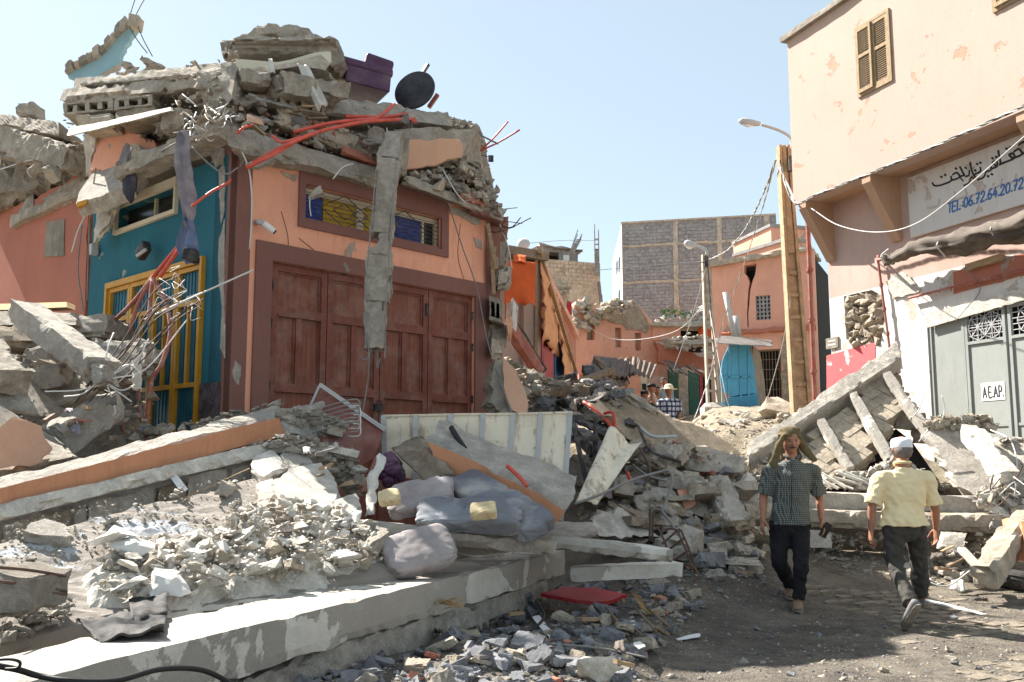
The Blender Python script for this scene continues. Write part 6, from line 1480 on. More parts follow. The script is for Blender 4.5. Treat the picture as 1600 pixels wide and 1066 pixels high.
# ================================================================== foreground
def ray_plane(px, py, A_, n_):
    r = ray(px, py); return CAM + r * ((A_ - CAM).dot(n_) / r.dot(n_))
M['beam_white'] = paint('beam_white', (.32, .295, .26, 1), (.62, .585, .52, 1), .55, grime=.6, cscale=1.3, bump=.9, dirt=(.3, .27, .23, 1))
M['basin'] = paint('dusty_floor', (.25, .22, .19, 1), (.42, .43, .45, 1), .57, grime=.5, cscale=1.5, bump=.7, dirt=(.17, .15, .13, 1))
# long beam in the foreground
f0, f1 = G(105, 1047, .55), G(885, 859, .55); dd = (f1 - f0).normalized(); side = V((-dd.y, dd.x, 0))
f0 = f0 - dd * 2.1
LB = thing('fallen_beam', 'long whitish concrete beam lying across the whole foreground', 'concrete beam', (f0.x, f0.y, .1))
m = MB(); rbox(m, [f0 + V((0, 0, -.25)), f1 + V((0, 0, -.22)), f1, f0], side * .52, step=.06, amp=.004, chip=.018, brk=.05, maxn=110); build(m, 'beam_body', M['beam_white'], LB)
g0, g1 = f0 + side * .02 + V((0, 0, -.26)), f1 - dd * .35 + side * .03 + V((0, 0, -.23))
m = MB(); rbox(m, [g0 + V((0, 0, -.26)), g1 + V((0, 0, -.2)), g1, g0], side * .5, step=.06, amp=.035, chip=.07, brk=.12, maxn=120); build(m, 'rough_underside', CP, LB)
# floor slab behind it, orange-edged slab above
Ab, Bb, Cb = P(-40, 818, 5.75), P(475, 702, 8.45), P(620, 880, 6.95)
nb_ = (Bb - Ab).cross(Cb - Ab).normalized()
def BP(x, y): return ray_plane(x, y, Ab, nb_)
def BY(x, y): return BP(x, y).y
m = MB(); q = [BP(-60, 1010), BP(640, 893), BP(490, 725), BP(-60, 862)]
rbox(m, q, V((0, 0, -.12)), step=.075, amp=.022, chip=.02, maxn=110); build(m, 'floor_slab', M['basin'], label='dusty floor slab with flaking white paint behind the long foreground beam', cat='concrete slab')
core('rubble_mass', 'dark rubble filling the gap behind the orange-edged slab', [(-60, 880, 6.75), (470, 720, 9.0), (436, 664, 9.1), (-60, 800, 7.0)], .5)
OS_ = thing('orange_edged_slab', 'collapsed balcony slab with an orange painted edge and rough grey top', 'concrete slab', P(200, 760, 6.9))
m = MB(); rbox(m, [P(-60, 800, 5.85), P(441, 681, 8.5), P(429, 650, 8.55), P(-60, 782, 5.9)], V((-.05, .42, .12)), step=.07, amp=.03, chip=.05, brk=.05, maxn=100); build(m, 'slab_body', CP, OS_)
PL('orange_edge', None, [(x, y, 1 / lin(x, [(-60, 1 / 5.78), (441, 1 / 8.4)])) for x, y in ((-60, 802), (100, 769), (200, 744), (300, 718), (441, 681), (432, 654), (360, 670), (293, 690), (230, 704), (195, 714), (100, 738), (-60, 778))], .1, M['orange_edge'], parent=OS_, jit=.022, step=.05, layers=1)
m = MB(); rbox(m, [P(-60, 826, 5.7), P(470, 700, 8.4), P(468, 679, 8.45), P(-60, 802, 5.75)], V((-.03, .26, 0)), step=.07, amp=.01, chip=.05, maxn=100); build(m, 'plaster_ledge', M['plaster_white'], OS_)
for i, (x0, x1) in enumerate(((2, 50), (54, 108), (112, 134), (138, 240), (244, 290), (294, 355), (359, 392), (396, 440))):
    y = lin(x0, [(0, 812), (470, 692)]); y1 = lin(x1, [(0, 812), (470, 692)]); Yq = 1 / lin(x0, [(-60, 1 / 5.8), (470, 1 / 8.42)]); Y1 = 1 / lin(x1, [(-60, 1 / 5.8), (470, 1 / 8.42)])
    m = MB(); rbox(m, [P(x0, y + 42, Yq - .08), P(x1, y1 + 40, Y1 - .08), P(x1, y1 + 8, Y1), P(x0, y + 8, Yq)], V((0, .05, -.04)), step=.1, amp=.008, chip=.02); build(m, 'ceiling_block', M['slab_tan'] if i % 3 == 1 else CC, OS_)
# flaking plaster plates and lumps at the right end of the floor slab
for pts, mt, lab in (
    ([(436, 748), (440, 722), (462, 704), (486, 718), (488, 735), (462, 746)], CP, 'pale stone shaped plate leaning beside the orange-edged slab'),
    ([(426, 762), (455, 742), (500, 738), (528, 768), (520, 806), (470, 812), (430, 800)], M['plaster_white'], 'largest white painted plate left of the cushions'),
    ([(392, 745), (425, 712), (438, 740), (412, 760)], M['plaster_white'], 'cracked white plate near the end of the ceiling blocks'),
    ([(398, 770), (424, 764), (428, 790), (405, 796)], M['plaster_white'], 'small white plate left of the largest one'),
    ([(388, 800), (420, 792), (450, 812), (430, 838), (395, 828)], M['plaster_white'], 'white plate lying lowest left of the cushions'),
    ([(520, 795), (556, 785), (566, 806), (540, 828), (515, 818)], M['plaster_white'], 'white crumpled plate beside the plastic strip'),
    ([(165, 905), (198, 868), (220, 880), (232, 915), (200, 922)], CP, 'pale plate lying on the sunlit chips'),
    ([(212, 890), (262, 892), (270, 908), (232, 912)], CP, 'narrow pale plate beside the dark hole'),
    ([(30, 848), (70, 832), (110, 840), (108, 854), (60, 856)], CP, 'flat pale stone alone on the dusty floor slab')):
    m = MB(); rpoly(m, [BP(x, y) + V((0, 0, .07)) for x, y in pts], V((0, .02, -.07)), step=.04, jit=.035); build(m, 'plaster_plate', mt, label=lab, cat='plaster')
DP = [(120, 900), (170, 850), (300, 835), (380, 790), (480, 780), (600, 820), (625, 880), (480, 925), (260, 965), (130, 960)]
m = MB(); vs = []; ids = {}; fs = []
A2, U2, V2 = BP(100, 900), BP(640, 860) - BP(100, 900), BP(300, 780) - BP(250, 960)
def inn(p):
    q = p - CAM; c, s = math.cos(TILT), math.sin(TILT); yc = q.y * c + q.z * s; zc = -q.y * s + q.z * c; return 800 + F * q.x / yc, 533 - F * zc / yc
def edged(x, y):
    dm = 1e9
    for i in range(len(DP)):
        a, b = V((*DP[i], 0)), V((*DP[(i + 1) % len(DP)], 0)); t = max(0, min(1, (V((x, y, 0)) - a).dot(b - a) / (b - a).length_squared)); dm = min(dm, (V((x, y, 0)) - a.lerp(b, t)).length)
    return dm
for j in range(90):
    for i in range(120):
        p = A2 + U2 * (i / 119 * 1.2 - .1) + V2 * (j / 89 * 1.8 - .9); x, y = inn(p)
        if inpoly(x, y, DP): e = min(1, edged(x, y) / 28); ids[(i, j)] = len(vs); vs.append(p + V((0, 0, -.03 + e * (.09 + .05 * nz(p, 3, 2) + .05 * nz(p, 9, 3) + .03 * nz(p, 24, 4)))))
for (i, j), k in ids.items():
    q = [(i, j), (i + 1, j), (i + 1, j + 1), (i, j + 1)]
    if all(a in ids for a in q): fs.append(tuple(ids[a] for a in q))
m.add(vs, fs); build(m, 'plaster_dust', M['plaster_white'], label='bed of white plaster dust and grit behind the long foreground beam', cat='rubble', kind='stuff', fix=False)
CH_ = [(150, 905), (160, 868), (210, 862), (330, 842), (372, 790), (420, 812), (500, 800), (560, 830), (600, 850), (600, 892), (450, 922), (270, 958), (160, 950)]
def chipY(x, y): return BY(x, y) - .0
scat(CH_, chipY, 85, .04, .2, [M['plaster_white'], CP, M['whitewash'], M['stone_tan'], M['plaster_white']], 'sunlit white chunk in the heap between the floor slab and the long beam', 'white chunks behind the long beam', 'plaster_chunk', seed=41, fine=1500, fine_name='plaster_chips', lift=.08, pw=2.6)
scat(CH_, BY, 45, .12, .34, [M['plaster_white'], CP, M['whitewash']], 'flat plaster plate lying in the white heap behind the long beam', 'plaster plates behind the long beam', 'plaster_plate', pool=FLAT, cat='plaster', seed=49, lift=.12)
scat([(250, 880), (330, 850), (400, 800), (520, 800), (590, 850), (580, 885), (440, 915), (300, 935)], lambda x, y: BY(x, y) - .12, 45, .06, .2, [M['plaster_white'], M['whitewash'], M['stone_tan']], 'sunlit white chunk on top of the heap behind the long beam', 'upper white chunks behind the long beam', 'plaster_chunk', seed=42, fine=500, fine_name='plaster_chips', lift=.1)
scat([(0, 830), (150, 790), (380, 745), (440, 740), (420, 790), (360, 830), (150, 870), (0, 900)], BY, 60, .03, .12, [CP, M['plaster_white'], CC], 'small stone on the dusty floor slab', 'stones on the dusty floor slab', seed=43, fine=700, fine_name='plaster_chips', lift=.02, pw=3)
scat([(0, 960), (60, 930), (120, 940), (110, 965), (0, 1005)], lambda x, y: BY(x, y) - .1, 30, .06, .2, [CD, CC], 'grey stone in the shaded corner at the left end of the long beam', 'stones at the left end of the long beam', seed=44, fine=200)
scat([(385, 695), (445, 680), (520, 690), (560, 720), (560, 780), (500, 740), (430, 700)], lambda x, y: 8.0 + (x - 400) * .002, 80, .06, .22, [CC, CP, M['plaster_white'], CD], 'grey piece among the broken plates left of the cushions', 'pieces left of the cushions', seed=45, fine=500)
scat([(430, 650), (480, 640), (540, 660), (545, 690), (440, 690)], lambda x, y: 8.7, 45, .1, .35, [CC, CP, CD, CC], 'lump in the pile at the right end of the orange edge', 'lumps at the end of the orange edge', seed=46, fine=300)
FS('end_lump', 'big crumbled lump at the right end of the orange-edged slab', [(432, 680, 8.5), (500, 690, 8.6), (498, 650, 8.8), (432, 644, 8.7)], .5, CP, cat='concrete lump', amp=.05, chip=.1, step=.05)
FS('end_lump', 'ochre stained lump right of the big crumbled one', [(502, 680, 8.5), (542, 690, 8.6), (544, 668, 8.7), (505, 656, 8.7)], .35, M['stone_tan'], cat='concrete lump', amp=.04, chip=.1, step=.05)
PL('plaster_sheet', 'thin jagged sheet of plaster projecting over the broken plates', [(420, 704, 8.2), (452, 684, 8.3), (500, 692, 8.2), (550, 706, 8.1), (548, 714, 8.1), (500, 702, 8.2), (455, 694, 8.3), (425, 712, 8.2)], .1, M['plaster_white'], 'plaster', vec=(0, .6, .1), jit=.03)
m = MB(); m.tube([BP(404, 740), BP(408, 710)+V((0,0,.02))], .02, 6); m.tube([BP(398, 712), BP(416, 711)], .02, 6); build(m, 'pipe_tee', M['white'], label='small white pipe end standing up by the ceiling blocks', cat='pipe')
m = MB(); rbar(m, P(270, 742, 7.2), P(290, 768, 7.0), .07, .05, step=.04, amp=.01, chip=.02); build(m, 'plaster_piece', M['white'], label='short white moulding leaning against the ceiling blocks', cat='plaster')
FS('loose_block', 'cement block standing by the hole in the floor slab', [(334, 775, 7.0), (356, 778, 7.05), (362, 760, 7.1), (345, 750, 7.1)], .2, CC, cat='concrete block', amp=.012, chip=.03, step=.04)
# stones, bars and cloth at the left bottom
FS('edge_lump', 'dark lump of concrete cut by the left picture edge with bars in it', [(-40, 975, 4.3), (42, 962, 4.5), (50, 905, 4.6), (-40, 885, 4.5)], .4, CD, cat='concrete lump', amp=.04, chip=.08, step=.05)
for i, (a, b) in enumerate((((-10, 886, 4.4), (102, 900, 4.9)), ((-10, 908, 4.4), (104, 924, 4.9)), ((45, 930, 4.6), (104, 928, 4.9)))):
    TB('rebar', ['upper rusty bar over the dark lump at the left edge', 'lower rusty bar over the dark lump at the left edge', 'short rusty bar beside the dark lump at the left edge'][i], [a, ((a[0] + b[0]) / 2, (a[1] + b[1]) / 2 - 2, (a[2] + b[2]) / 2), b], .008, M['rebar'], 'rebar')
cloth('black_cloth', [G(120, 972, .59), G(262, 955, .58), G(255, 990, .58), G(158, 994, .58)], M['blackcloth'], 30, 20, .035, None, 'crumpled black cloth lying on the long foreground beam', 'cloth', fr=2)
cloth('black_cloth_end', [BP(200, 960) + V((0, 0, .08)), BP(262, 948) + V((0, 0, .08)), G(262, 962, .58), G(205, 972, .58)], M['blackcloth'], 12, 8, .04, None, 'rolled corner of black cloth behind the crumpled one on the long beam', 'cloth', fr=2)
TB('black_cable', 'thick black cable sagging along the front of the long foreground beam', [(-30, 1036, 3.4), (25, 1046, 3.45), (60, 1056, 3.5), (110, 1064, 3.5), (180, 1064, 3.6), (250, 1046, 3.8), (310, 1046, 4.0), (350, 1062, 4.1), (380, 1085, 4.1)], .011, M['wire_black'], 'cable', n=8)
TB('black_cable', 'small loop of black cable at the left end of the long beam', [(-30, 1034, 3.42), (10, 1030, 3.42), (30, 1034, 3.42), (28, 1044, 3.42), (8, 1046, 3.42)], .006, M['wire_black'], 'cable')
TB('thin_wire', 'thin yellowish wire crossing the dusty floor slab', [(150, 840, 6.2), (215, 808, 6.6), (310, 768, 7.1), (390, 732, 7.6)], .004, M['wood'], 'wire', n=4)
# left pile in front of the teal door
def L(i): return 'in the pile before the teal door'
FS('pile_slab', 'peach plastered slab lying at the left edge above the orange-edged slab', [(-40, 745, 6.6), (120, 712, 7.5), (96, 690, 7.9), (-40, 610, 7.4)], .35, CC, amp=.03, chip=.07, vec=(-.1, 1, -.3))
PL('peach_patch', 'big smooth peach painted face at the left edge', [(-30, 735, 6.5), (50, 724, 6.95), (78, 700, 7.2), (60, 668, 7.2), (38, 660, 7.1), (20, 655, 7.0), (-30, 690, 6.6)], .03, M['peach_face'], 'plaster', jit=.03)
RB_('cell_beam', 'thick slab strip with four dark slots slanting down from the upper left', (34, 484, 9.0), (160, 580, 8.2), .28, .2, CP, cat='concrete beam', amp=.015, chip=.03)
for i in range(4):
    x0 = 46 + i * 20; y0 = 502 + i * 16; m = MB(); m.hexa(P(x0, y0 + 4, 8.75 - i * .1), P(x0 + 15, y0 + 15, 8.68 - i * .1), P(x0 + 15, y0 + 9, 8.7 - i * .1), P(x0, y0 - 2, 8.77 - i * .1), V((0, .03, 0))); build(m, 'slot_shade', M['dark'], bpy.data.objects['cell_beam'])  # black plates on the face paint the shade of slots
m = MB(); rbox(m, [P(138, 600, 8.0), P(168, 600, 8.0), P(166, 572, 8.05), P(140, 566, 8.1)], V((0, .25, 0)), step=.04, amp=.03, chip=.06); build(m, 'beam_tip', CP, bpy.data.objects['cell_beam'])
RB_('pile_beam', 'grey tie beam rising to the right with its end against the teal door', (78, 694, 8.0), (180, 632, 8.5), .3, .26, CP, amp=.012, chip=.03)
RB_('pile_beam', 'broken beam piece with white top lying above the grey tie beam', (30, 598, 8.6), (112, 585, 8.7), .35, .22, CC, amp=.04, chip=.08)
RB_('pile_beam', 'long slab end crossing at the left edge under the cell strip', (-30, 545, 8.4), (22, 600, 8.0), .3, .22, CC, amp=.02, chip=.05)
FS('pile_slab', 'brown rounded slab end at the left edge below the flat slabs', [(-40, 540, 9.4), (66, 540, 9.3), (70, 510, 9.5), (-40, 508, 9.5)], .6, M['slab_tan'], amp=.04, chip=.09, step=.08)
FS('pile_slab', 'flat grey slab on the left beneath the straw coloured strip', [(-40, 508, 9.6), (118, 508, 9.6), (120, 488, 9.8), (-40, 486, 9.8)], 1.2, CC, amp=.03, chip=.06)
FS('pile_slab', 'grey slab end beside the teal door frame', [(104, 526, 9.6), (166, 524, 9.7), (166, 490, 9.9), (110, 494, 9.8)], .8, CC, amp=.03, chip=.07, step=.07)
FS('pile_slab', 'dark tilted plate behind the cell strip', [(12, 600, 9.0), (84, 580, 9.1), (82, 530, 9.3), (40, 545, 9.2)], .4, CD, amp=.02, chip=.05)
FS('pile_slab', 'grey block leaning at the left under the broken beam piece', [(-30, 640, 7.9), (64, 650, 8.0), (36, 594, 8.3), (-30, 610, 8.0)], .6, CC, amp=.02, chip=.05)
FS('pile_slab', 'grey chunk behind the tie beam', [(70, 652, 8.5), (140, 610, 8.6), (118, 580, 8.8), (64, 620, 8.6)], .5, CC, amp=.03, chip=.07)
FS('pile_slab', 'pale slab with torn mesh in front of the teal door', [(110, 602, 8.7), (226, 585, 9.0), (222, 530, 9.3), (140, 528, 9.1)], .35, CP, amp=.06, chip=.14, step=.06)
FS('pile_slab', 'round ended stone right of the pale slab on the teal door', [(188, 582, 8.9), (234, 570, 9.1), (236, 540, 9.3), (200, 536, 9.2)], .3, CC, amp=.04, chip=.12, step=.05)
RB_('hanging_lump', 'small white concrete lump on a bar before the teal door', (214, 555, 8.6), (214, 612, 8.5), .07, .07, M['plaster_white'], cat='concrete lump', amp=.03, chip=.03)
m = MB(); m.hexa(P(-40, 486, 9.9), P(104, 480, 9.9), P(104, 472, 10.1), P(-40, 476, 10.1), V((0, .2, 0))); build(m, 'straw_strip', M['straw'], label='ochre straw-like strip on the flat slab beneath the pink wall', cat='mat')
m = MB(); m.hexa(P(-60, 760, 9.3), P(250, 720, 9.6), P(170, 540, 10.2), P(-60, 520, 10.2), V((0, .2, 0))); 
core('rubble_mass', 'dark packed rubble behind the pile before the teal door', [(-60, 740, 9.0), (200, 720, 9.2), (150, 560, 10.0), (-60, 520, 10.2)], 1.0)
for i in range(8):   # bundle of long bars
    x0, y0 = 120 + rnd.uniform(-6, 40), 620 + rnd.uniform(-30, 14); x1, y1 = rnd.uniform(270, 330), rnd.uniform(430, 480)
    TB('rebar', 'rusty bar of the bundle reaching up across the teal door', [(x0, y0, 8.3), ((x0 + x1) / 2 - 12, (y0 + y1) / 2 + 10, 8.6), (x1 - 40, y1 + 25, 8.8), (x1, y1, 9.0)], .0065, M['rebar'], 'rebar', group='bars across the teal door', n=4)
TB('rebar', 'straight whitish bar pointing up to the orange wall', [(225, 500, 8.8), (300, 465, 8.9), (396, 422, 9.0)], .009, M['wire_white'], 'rebar')
for i, p in enumerate((([(165, 600, 8.1), (120, 610, 8.0), (70, 612, 7.9)]), ([(160, 590, 8.1), (130, 615, 8.0), (100, 620, 8.0)]), ([(166, 596, 8.1), (180, 640, 8.1), (176, 650, 8.1)]), ([(170, 590, 8.2), (215, 560, 8.3), (232, 530, 8.4)]), ([(174, 586, 8.2), (200, 570, 8.3), (222, 585, 8.3)]), ([(160, 580, 8.2), (170, 540, 8.3), (178, 520, 8.4)]), ([(168, 600, 8.1), (190, 610, 8.1), (210, 602, 8.2)]), ([(172, 604, 8.1), (192, 618, 8.1), (206, 628, 8.1)]), ([(176, 592, 8.1), (230, 575, 8.3), (292, 500, 8.7)]))):
    TB('bent_wire', 'pale bent wire sprouting from the tip of the slotted slab strip', p, .007, M['wire_white'], 'wire', group='wires at the tip of the slotted strip', n=4)
for i in range(16):
    x, y = rnd.uniform(250, 320), rnd.uniform(425, 500)
    TB('tie_wire', 'thin curled tie wire in the bar bundle', [(x, y, 8.9), (x + rnd.uniform(-16, 16), y + rnd.uniform(-16, 16), 8.8), (x + rnd.uniform(-24, 24), y + rnd.uniform(-20, 20), 8.9)], .0035, M['wire_white'], 'wire', group='tie wires in the bar bundle', n=4, k=5)
scat([(0, 560), (120, 545), (240, 600), (240, 680), (150, 700), (100, 690), (0, 640)], lambda x, y: 8.9 + rnd.random() * .4, 70, .08, .32, [CD, CC, M['stone_dark'], M['slab_tan']], 'dark stone deep in the pile before the teal door', 'stones before the teal door', seed=51, fine=350)
scat([(150, 690), (240, 670), (430, 630), (430, 640), (240, 690)], lambda x, y: 8.95, 30, .08, .22, [CD, CC], 'stone peeping over the orange-edged slab', 'stones behind the orange-edged slab', seed=52, fine=150)
# debris in front of the brown doors
TP_ = thing('broken_door_panel', 'dark brown glossy door panel with aluminium edge stuck in the rubble', 'door panel', P(540, 700, 8.6))
m = MB(); rpoly(m, [P(*a) for a in ((502, 604, 8.95), (600, 670, 8.7), (584, 720, 8.5), (548, 730, 8.4), (500, 716, 8.5), (480, 640, 8.9))], V((0, .05, 0)), jit=.01, layers=1); build(m, 'panel', M['door_frame'], TP_)
m = MB(); m.bar(P(500, 601, 8.9), P(602, 672, 8.65), .03, .03); m.bar(P(500, 601, 8.9), P(482, 640, 8.88), .02, .02); build(m, 'aluminium_edge', M['lamp'], TP_)
for i in range(6):
    y = 628 + i * 7; TB('bent_bar', 'pale bar bent into a hook before the dark door panel', [(488, y + 14, 8.5), (520, y + 4, 8.4), (552, y - 4, 8.3), (562, y, 8.3), (560, y + 10, 8.3), (548, y + 12, 8.3)], .006, M['wire'], 'rebar', group='hooked bars before the dark door panel', n=5)
for i in range(3): TB('bent_bar', 'single upright hook of bar right of the dark door panel', [(545, 682 - i * 12, 8.4), (562, 680 - i * 12, 8.3), (562, 664 - i * 14, 8.3), (552, 662 - i * 14, 8.3)], .006, M['wire_white'], 'rebar', group='upright bar hooks by the dark panel', n=4)
MP = thing('metal_panel', 'dented cream metal panel with vertical seams standing in the rubble', 'metal sheet', P(745, 770, 9.1))
a, b, c_, d_ = P(600, 742, 8.9), P(884, 782, 9.1), P(893, 645, 9.35), P(598, 650, 8.95)
m = MB(); vs = []; NX, NY = 48, 22; no = V((0, -1, .05))
def mpp(u, v): return a.lerp(b, u).lerp(d_.lerp(c_, u), v) + no * (.035 * nz(V((u * 3, v * 2, 0)), 1.3, 5) + .012 * nz(V((u * 9, v * 6, 0)), 1, 3)) + (no * .25 * max(0, (u - .86)) * max(0, v - .9) * 20 * .3)
for j in range(NY + 1):
    for i in range(NX + 1): vs.append(mpp(i / NX, j / NY))
fs = [(j * (NX + 1) + i, j * (NX + 1) + i + 1, (j + 1) * (NX + 1) + i + 1, (j + 1) * (NX + 1) + i) for j in range(NY) for i in range(NX)]
N_ = len(vs); m.add(vs + [p - no * .02 for p in vs], fs + [tuple(x + N_ for x in f[::-1]) for f in fs]); build(m, 'sheet', M['panel_cream'], MP, smooth=True, fix=False)
for u in (.005, .17, .35, .52, .68, .83, .992):
    m = MB(); ps = [mpp(u, v / 14) + no * .012 for v in range(15)]
    for i in range(14): m.bar(ps[i], ps[i + 1], .045, .02, (0, 1, 0))
    build(m, 'seam', M['lamp'], MP)
m = MB(); ps = [mpp(u / 20, 1) for u in range(21)]
for i in range(20): m.bar(ps[i], ps[i + 1] , .03, .02)
build(m, 'top_edge', M['panel_cream'], MP)
# brown-sided slab, tan sheet, cushions
SB = thing('brown_sided_slab', 'slab with reddish brown painted side lying slantwise over the cushions', 'concrete slab', P(780, 790, 8.3))
m = MB(); rbox(m, [P(672, 716, 8.2), P(880, 815, 7.9), P(896, 780, 8.0), P(664, 682, 8.4)], V((.1, .45, .18)), step=.06, amp=.02, chip=.05, brk=.05); build(m, 'slab_body', CP, SB)
PL('brown_side', None, [(x, y, 1 / lin(x, [(660, 1 / 8.08), (890, 1 / 7.74)])) for x, y in ((668, 690), (700, 703), (740, 720), (780, 742), (840, 770), (884, 800), (868, 820), (820, 800), (740, 760), (676, 722))], .1, M['orange_edge'], parent=SB, jit=.03, layers=1)
cloth('tan_board', [P(612, 702, 8.3), P(660, 682, 8.35), P(712, 738, 7.9), P(664, 752, 7.85)], M['slab_tan'], 10, 10, .05, None, 'bent tan board lying over the purple cushion', 'board', fr=1, th=.02)
def cushion(name, lab, c, ax, ay, az, mat, e=.45, seed=0, cat='cushion', amp=.05, parent=None):
    """soft box: half axes ax ay az (vectors), rounded with exponent e"""
    m = MB(); n = 34; ids = {}; vs = []; fs = []; pw_ = 2 / e
    def vert(k):
        if k in ids: return ids[k]
        q = V([2 * a / n - 1 for a in k]); q = V([math.sin(a * math.pi / 2) for a in q]); L_ = (abs(q.x) ** pw_ + abs(q.y) ** pw_ + abs(q.z) ** pw_) ** (1 / pw_); q /= L_
        p = V(c) + ax * q.x + ay * q.y + az * q.z; d = (p - V(c)).normalized()
        f = amp * (.9 * nz(p, 2.2, seed) - .9 * max(0, 1 - 7 * abs(nz(V((p.x + p.z, p.y, p.z * .6)), 4, seed + 1))) ** 1.5 - .5 * max(0, 1 - 6 * abs(nz(V((p.x * .6 - p.z, p.y, p.z)), 9, seed + 2))) + .5 * nz(p, 16, seed + 3))
        ids[k] = len(vs); vs.append(p + d * f); return ids[k]
    for ax_ in range(3):
        for sd_ in (0, n):
            for i in range(n):
                for j in range(n):
                    f = []
                    for (x, y) in ((i, j), (i + 1, j), (i + 1, j + 1), (i, j + 1)):
                        k3 = [0, 0, 0]; k3[ax_] = sd_; k3[(ax_ + 1) % 3] = x; k3[(ax_ + 2) % 3] = y; f.append(vert(tuple(k3)))
                    fs.append(tuple(f))
    m.add(vs, fs); return build(m, name, mat, parent, smooth=True, label=lab, cat=None if parent else cat)
def cpx(name, lab, A_, B_, wdt, thick, mat, nrm=(0, -.6, .8), **k):
    a, b = P(*A_), P(*B_); ax = (b - a) / 2; n_ = V(nrm).normalized(); n_ = (n_ - ax.normalized() * n_.dot(ax.normalized())).normalized(); ay = ax.normalized().cross(n_) * wdt / 2
    return cushion(name, lab, (a + b) / 2, ax, ay, n_ * thick / 2, mat, **k)
cpx('seat_cushion', 'large printed seat cushion leaning down to the right below the brown-sided slab', (716, 752, 7.9), (848, 830, 7.2), .34, .16, M['sofa'], seed=2, e=.25, amp=.02)
cpx('seat_cushion', 'middle cushion crushed under the large leaning one, foam showing on it', (652, 806, 7.35), (815, 808, 7.25), .3, .16, M['sofa'], seed=3, e=.25, amp=.025)
cpx('seat_cushion', 'upper left cushion with yellow foam coming out of its end', (606, 788, 7.6), (708, 768, 7.6), .34, .13, M['cushion_grey'], seed=4, e=.3, amp=.025)
cpx('seat_cushion', 'pale mauve pillow lying on the long beam at the bottom of the stack', (600, 876, 6.85), (708, 845, 7.05), .36, .14, M['cushion_grey'], seed=6, e=.5, amp=.016, nrm=(.15, -.75, .75))
cpx('seat_cushion', 'small deep purple cushion under the bent tan board', (592, 745, 8.1), (628, 722, 8.1), .3, .2, M['purple'], seed=7, e=.5)
cpx('foam_piece', 'lump of yellow foam bursting from the upper left cushion', (590, 781, 7.4), (626, 776, 7.42), .14, .1, M['foam'], seed=8, e=.5, cat='foam', amp=.012)
cpx('foam_piece', 'lump of yellow foam stuck on the middle cushion', (735, 800, 7.02), (776, 797, 7.02), .13, .09, M['foam'], seed=9, e=.3, cat='foam', amp=.012)
cloth('plastic_strip', [P(592, 708, 8.0), P(600, 712, 7.9), P(580, 800, 7.5), P(562, 800, 7.5)], M['whitecloth'], 5, 14, .06, None, 'long crinkled strip of white plastic left of the cushions', 'plastic sheet', fr=2)
cloth('plastic_strip', [P(520, 802, 7.3), P(565, 796, 7.3), P(548, 846, 7.0), P(512, 840, 7.0)], M['whitecloth'], 10, 10, .07, None, 'crumpled white plastic lying at the foot of the long strip', 'plastic sheet', fr=2)
RB_('dark_strip', 'dark painted board leaning left of the long plastic strip', (592, 715, 8.1), (570, 770, 7.8), .06, .03, M['door_frame'], cat='board', amp=.003, chip=.01, brk=0)
FS('wooden_wedge', 'piece of orange-brown board poking left of the cushions', [(524, 762, 7.9), (580, 752, 7.9), (575, 745, 8.0), (540, 752, 8.0)], .1, M['wood'], cat='board', amp=.004, chip=.01)
TB('black_tube', 'black tube leaning on the metal panel', [(705, 668, 8.6), (716, 686, 8.5), (728, 704, 8.4)], .025, M['wire_black'], 'pipe', n=8)
TB('red_tube', 'short red tube end lying on the brown-sided slab', [(792, 728, 8.0), (810, 744, 7.95), (824, 760, 7.9)], .018, M['pipe_red'], 'pipe', n=8)
# joists
def joist(lab, a, b, wd=.13, h=.12, mat=None):
    return RB_('floor_joist', lab, a, b, wd, h, mat or M['beam_white'], cat='concrete joist', amp=.006, chip=.025, brk=.02, step=.05)
joist('joist lying behind the pale mauve pillow, left one', (462, 818, 7.4), (672, 838, 7.3), .16, .14)
joist('grooved joist under the cushions reaching right', (655, 838, 7.2), (868, 856, 7.4), .14, .1, CC)
joist('upper of the two pale joists at the right end of the long beam', (862, 846, 7.9), (1054, 868, 7.8), .2, .1)
joist('lower of the two pale joists at the right end of the long beam', (886, 897, 7.9), (1062, 888, 8.1), .2, .11)
FS('thin_plate', 'flat grey plate resting on the far end of the long beam', [(800, 852, 7.9), (935, 828, 8.5), (930, 815, 8.9), (850, 812, 8.9)], .06, CP, amp=.01, chip=.03, vec=(0, .2, -1))
PL('torn_cardboard', 'torn grey sheet on the long beam next to the pillow', [(712, 860, 7.4), (760, 846, 7.8), (800, 850, 7.8), (790, 862, 7.5), (740, 872, 7.3)], .01, M['concrete_pale'], 'sheet', vec=(0, 0, -1), jit=.03, layers=1)
RB_('stone_bar', 'rough bar of masonry left of the pale mauve pillow', (530, 888, 6.7), (606, 838, 7.0), .1, .09, CC, cat='masonry', amp=.03, chip=.03)
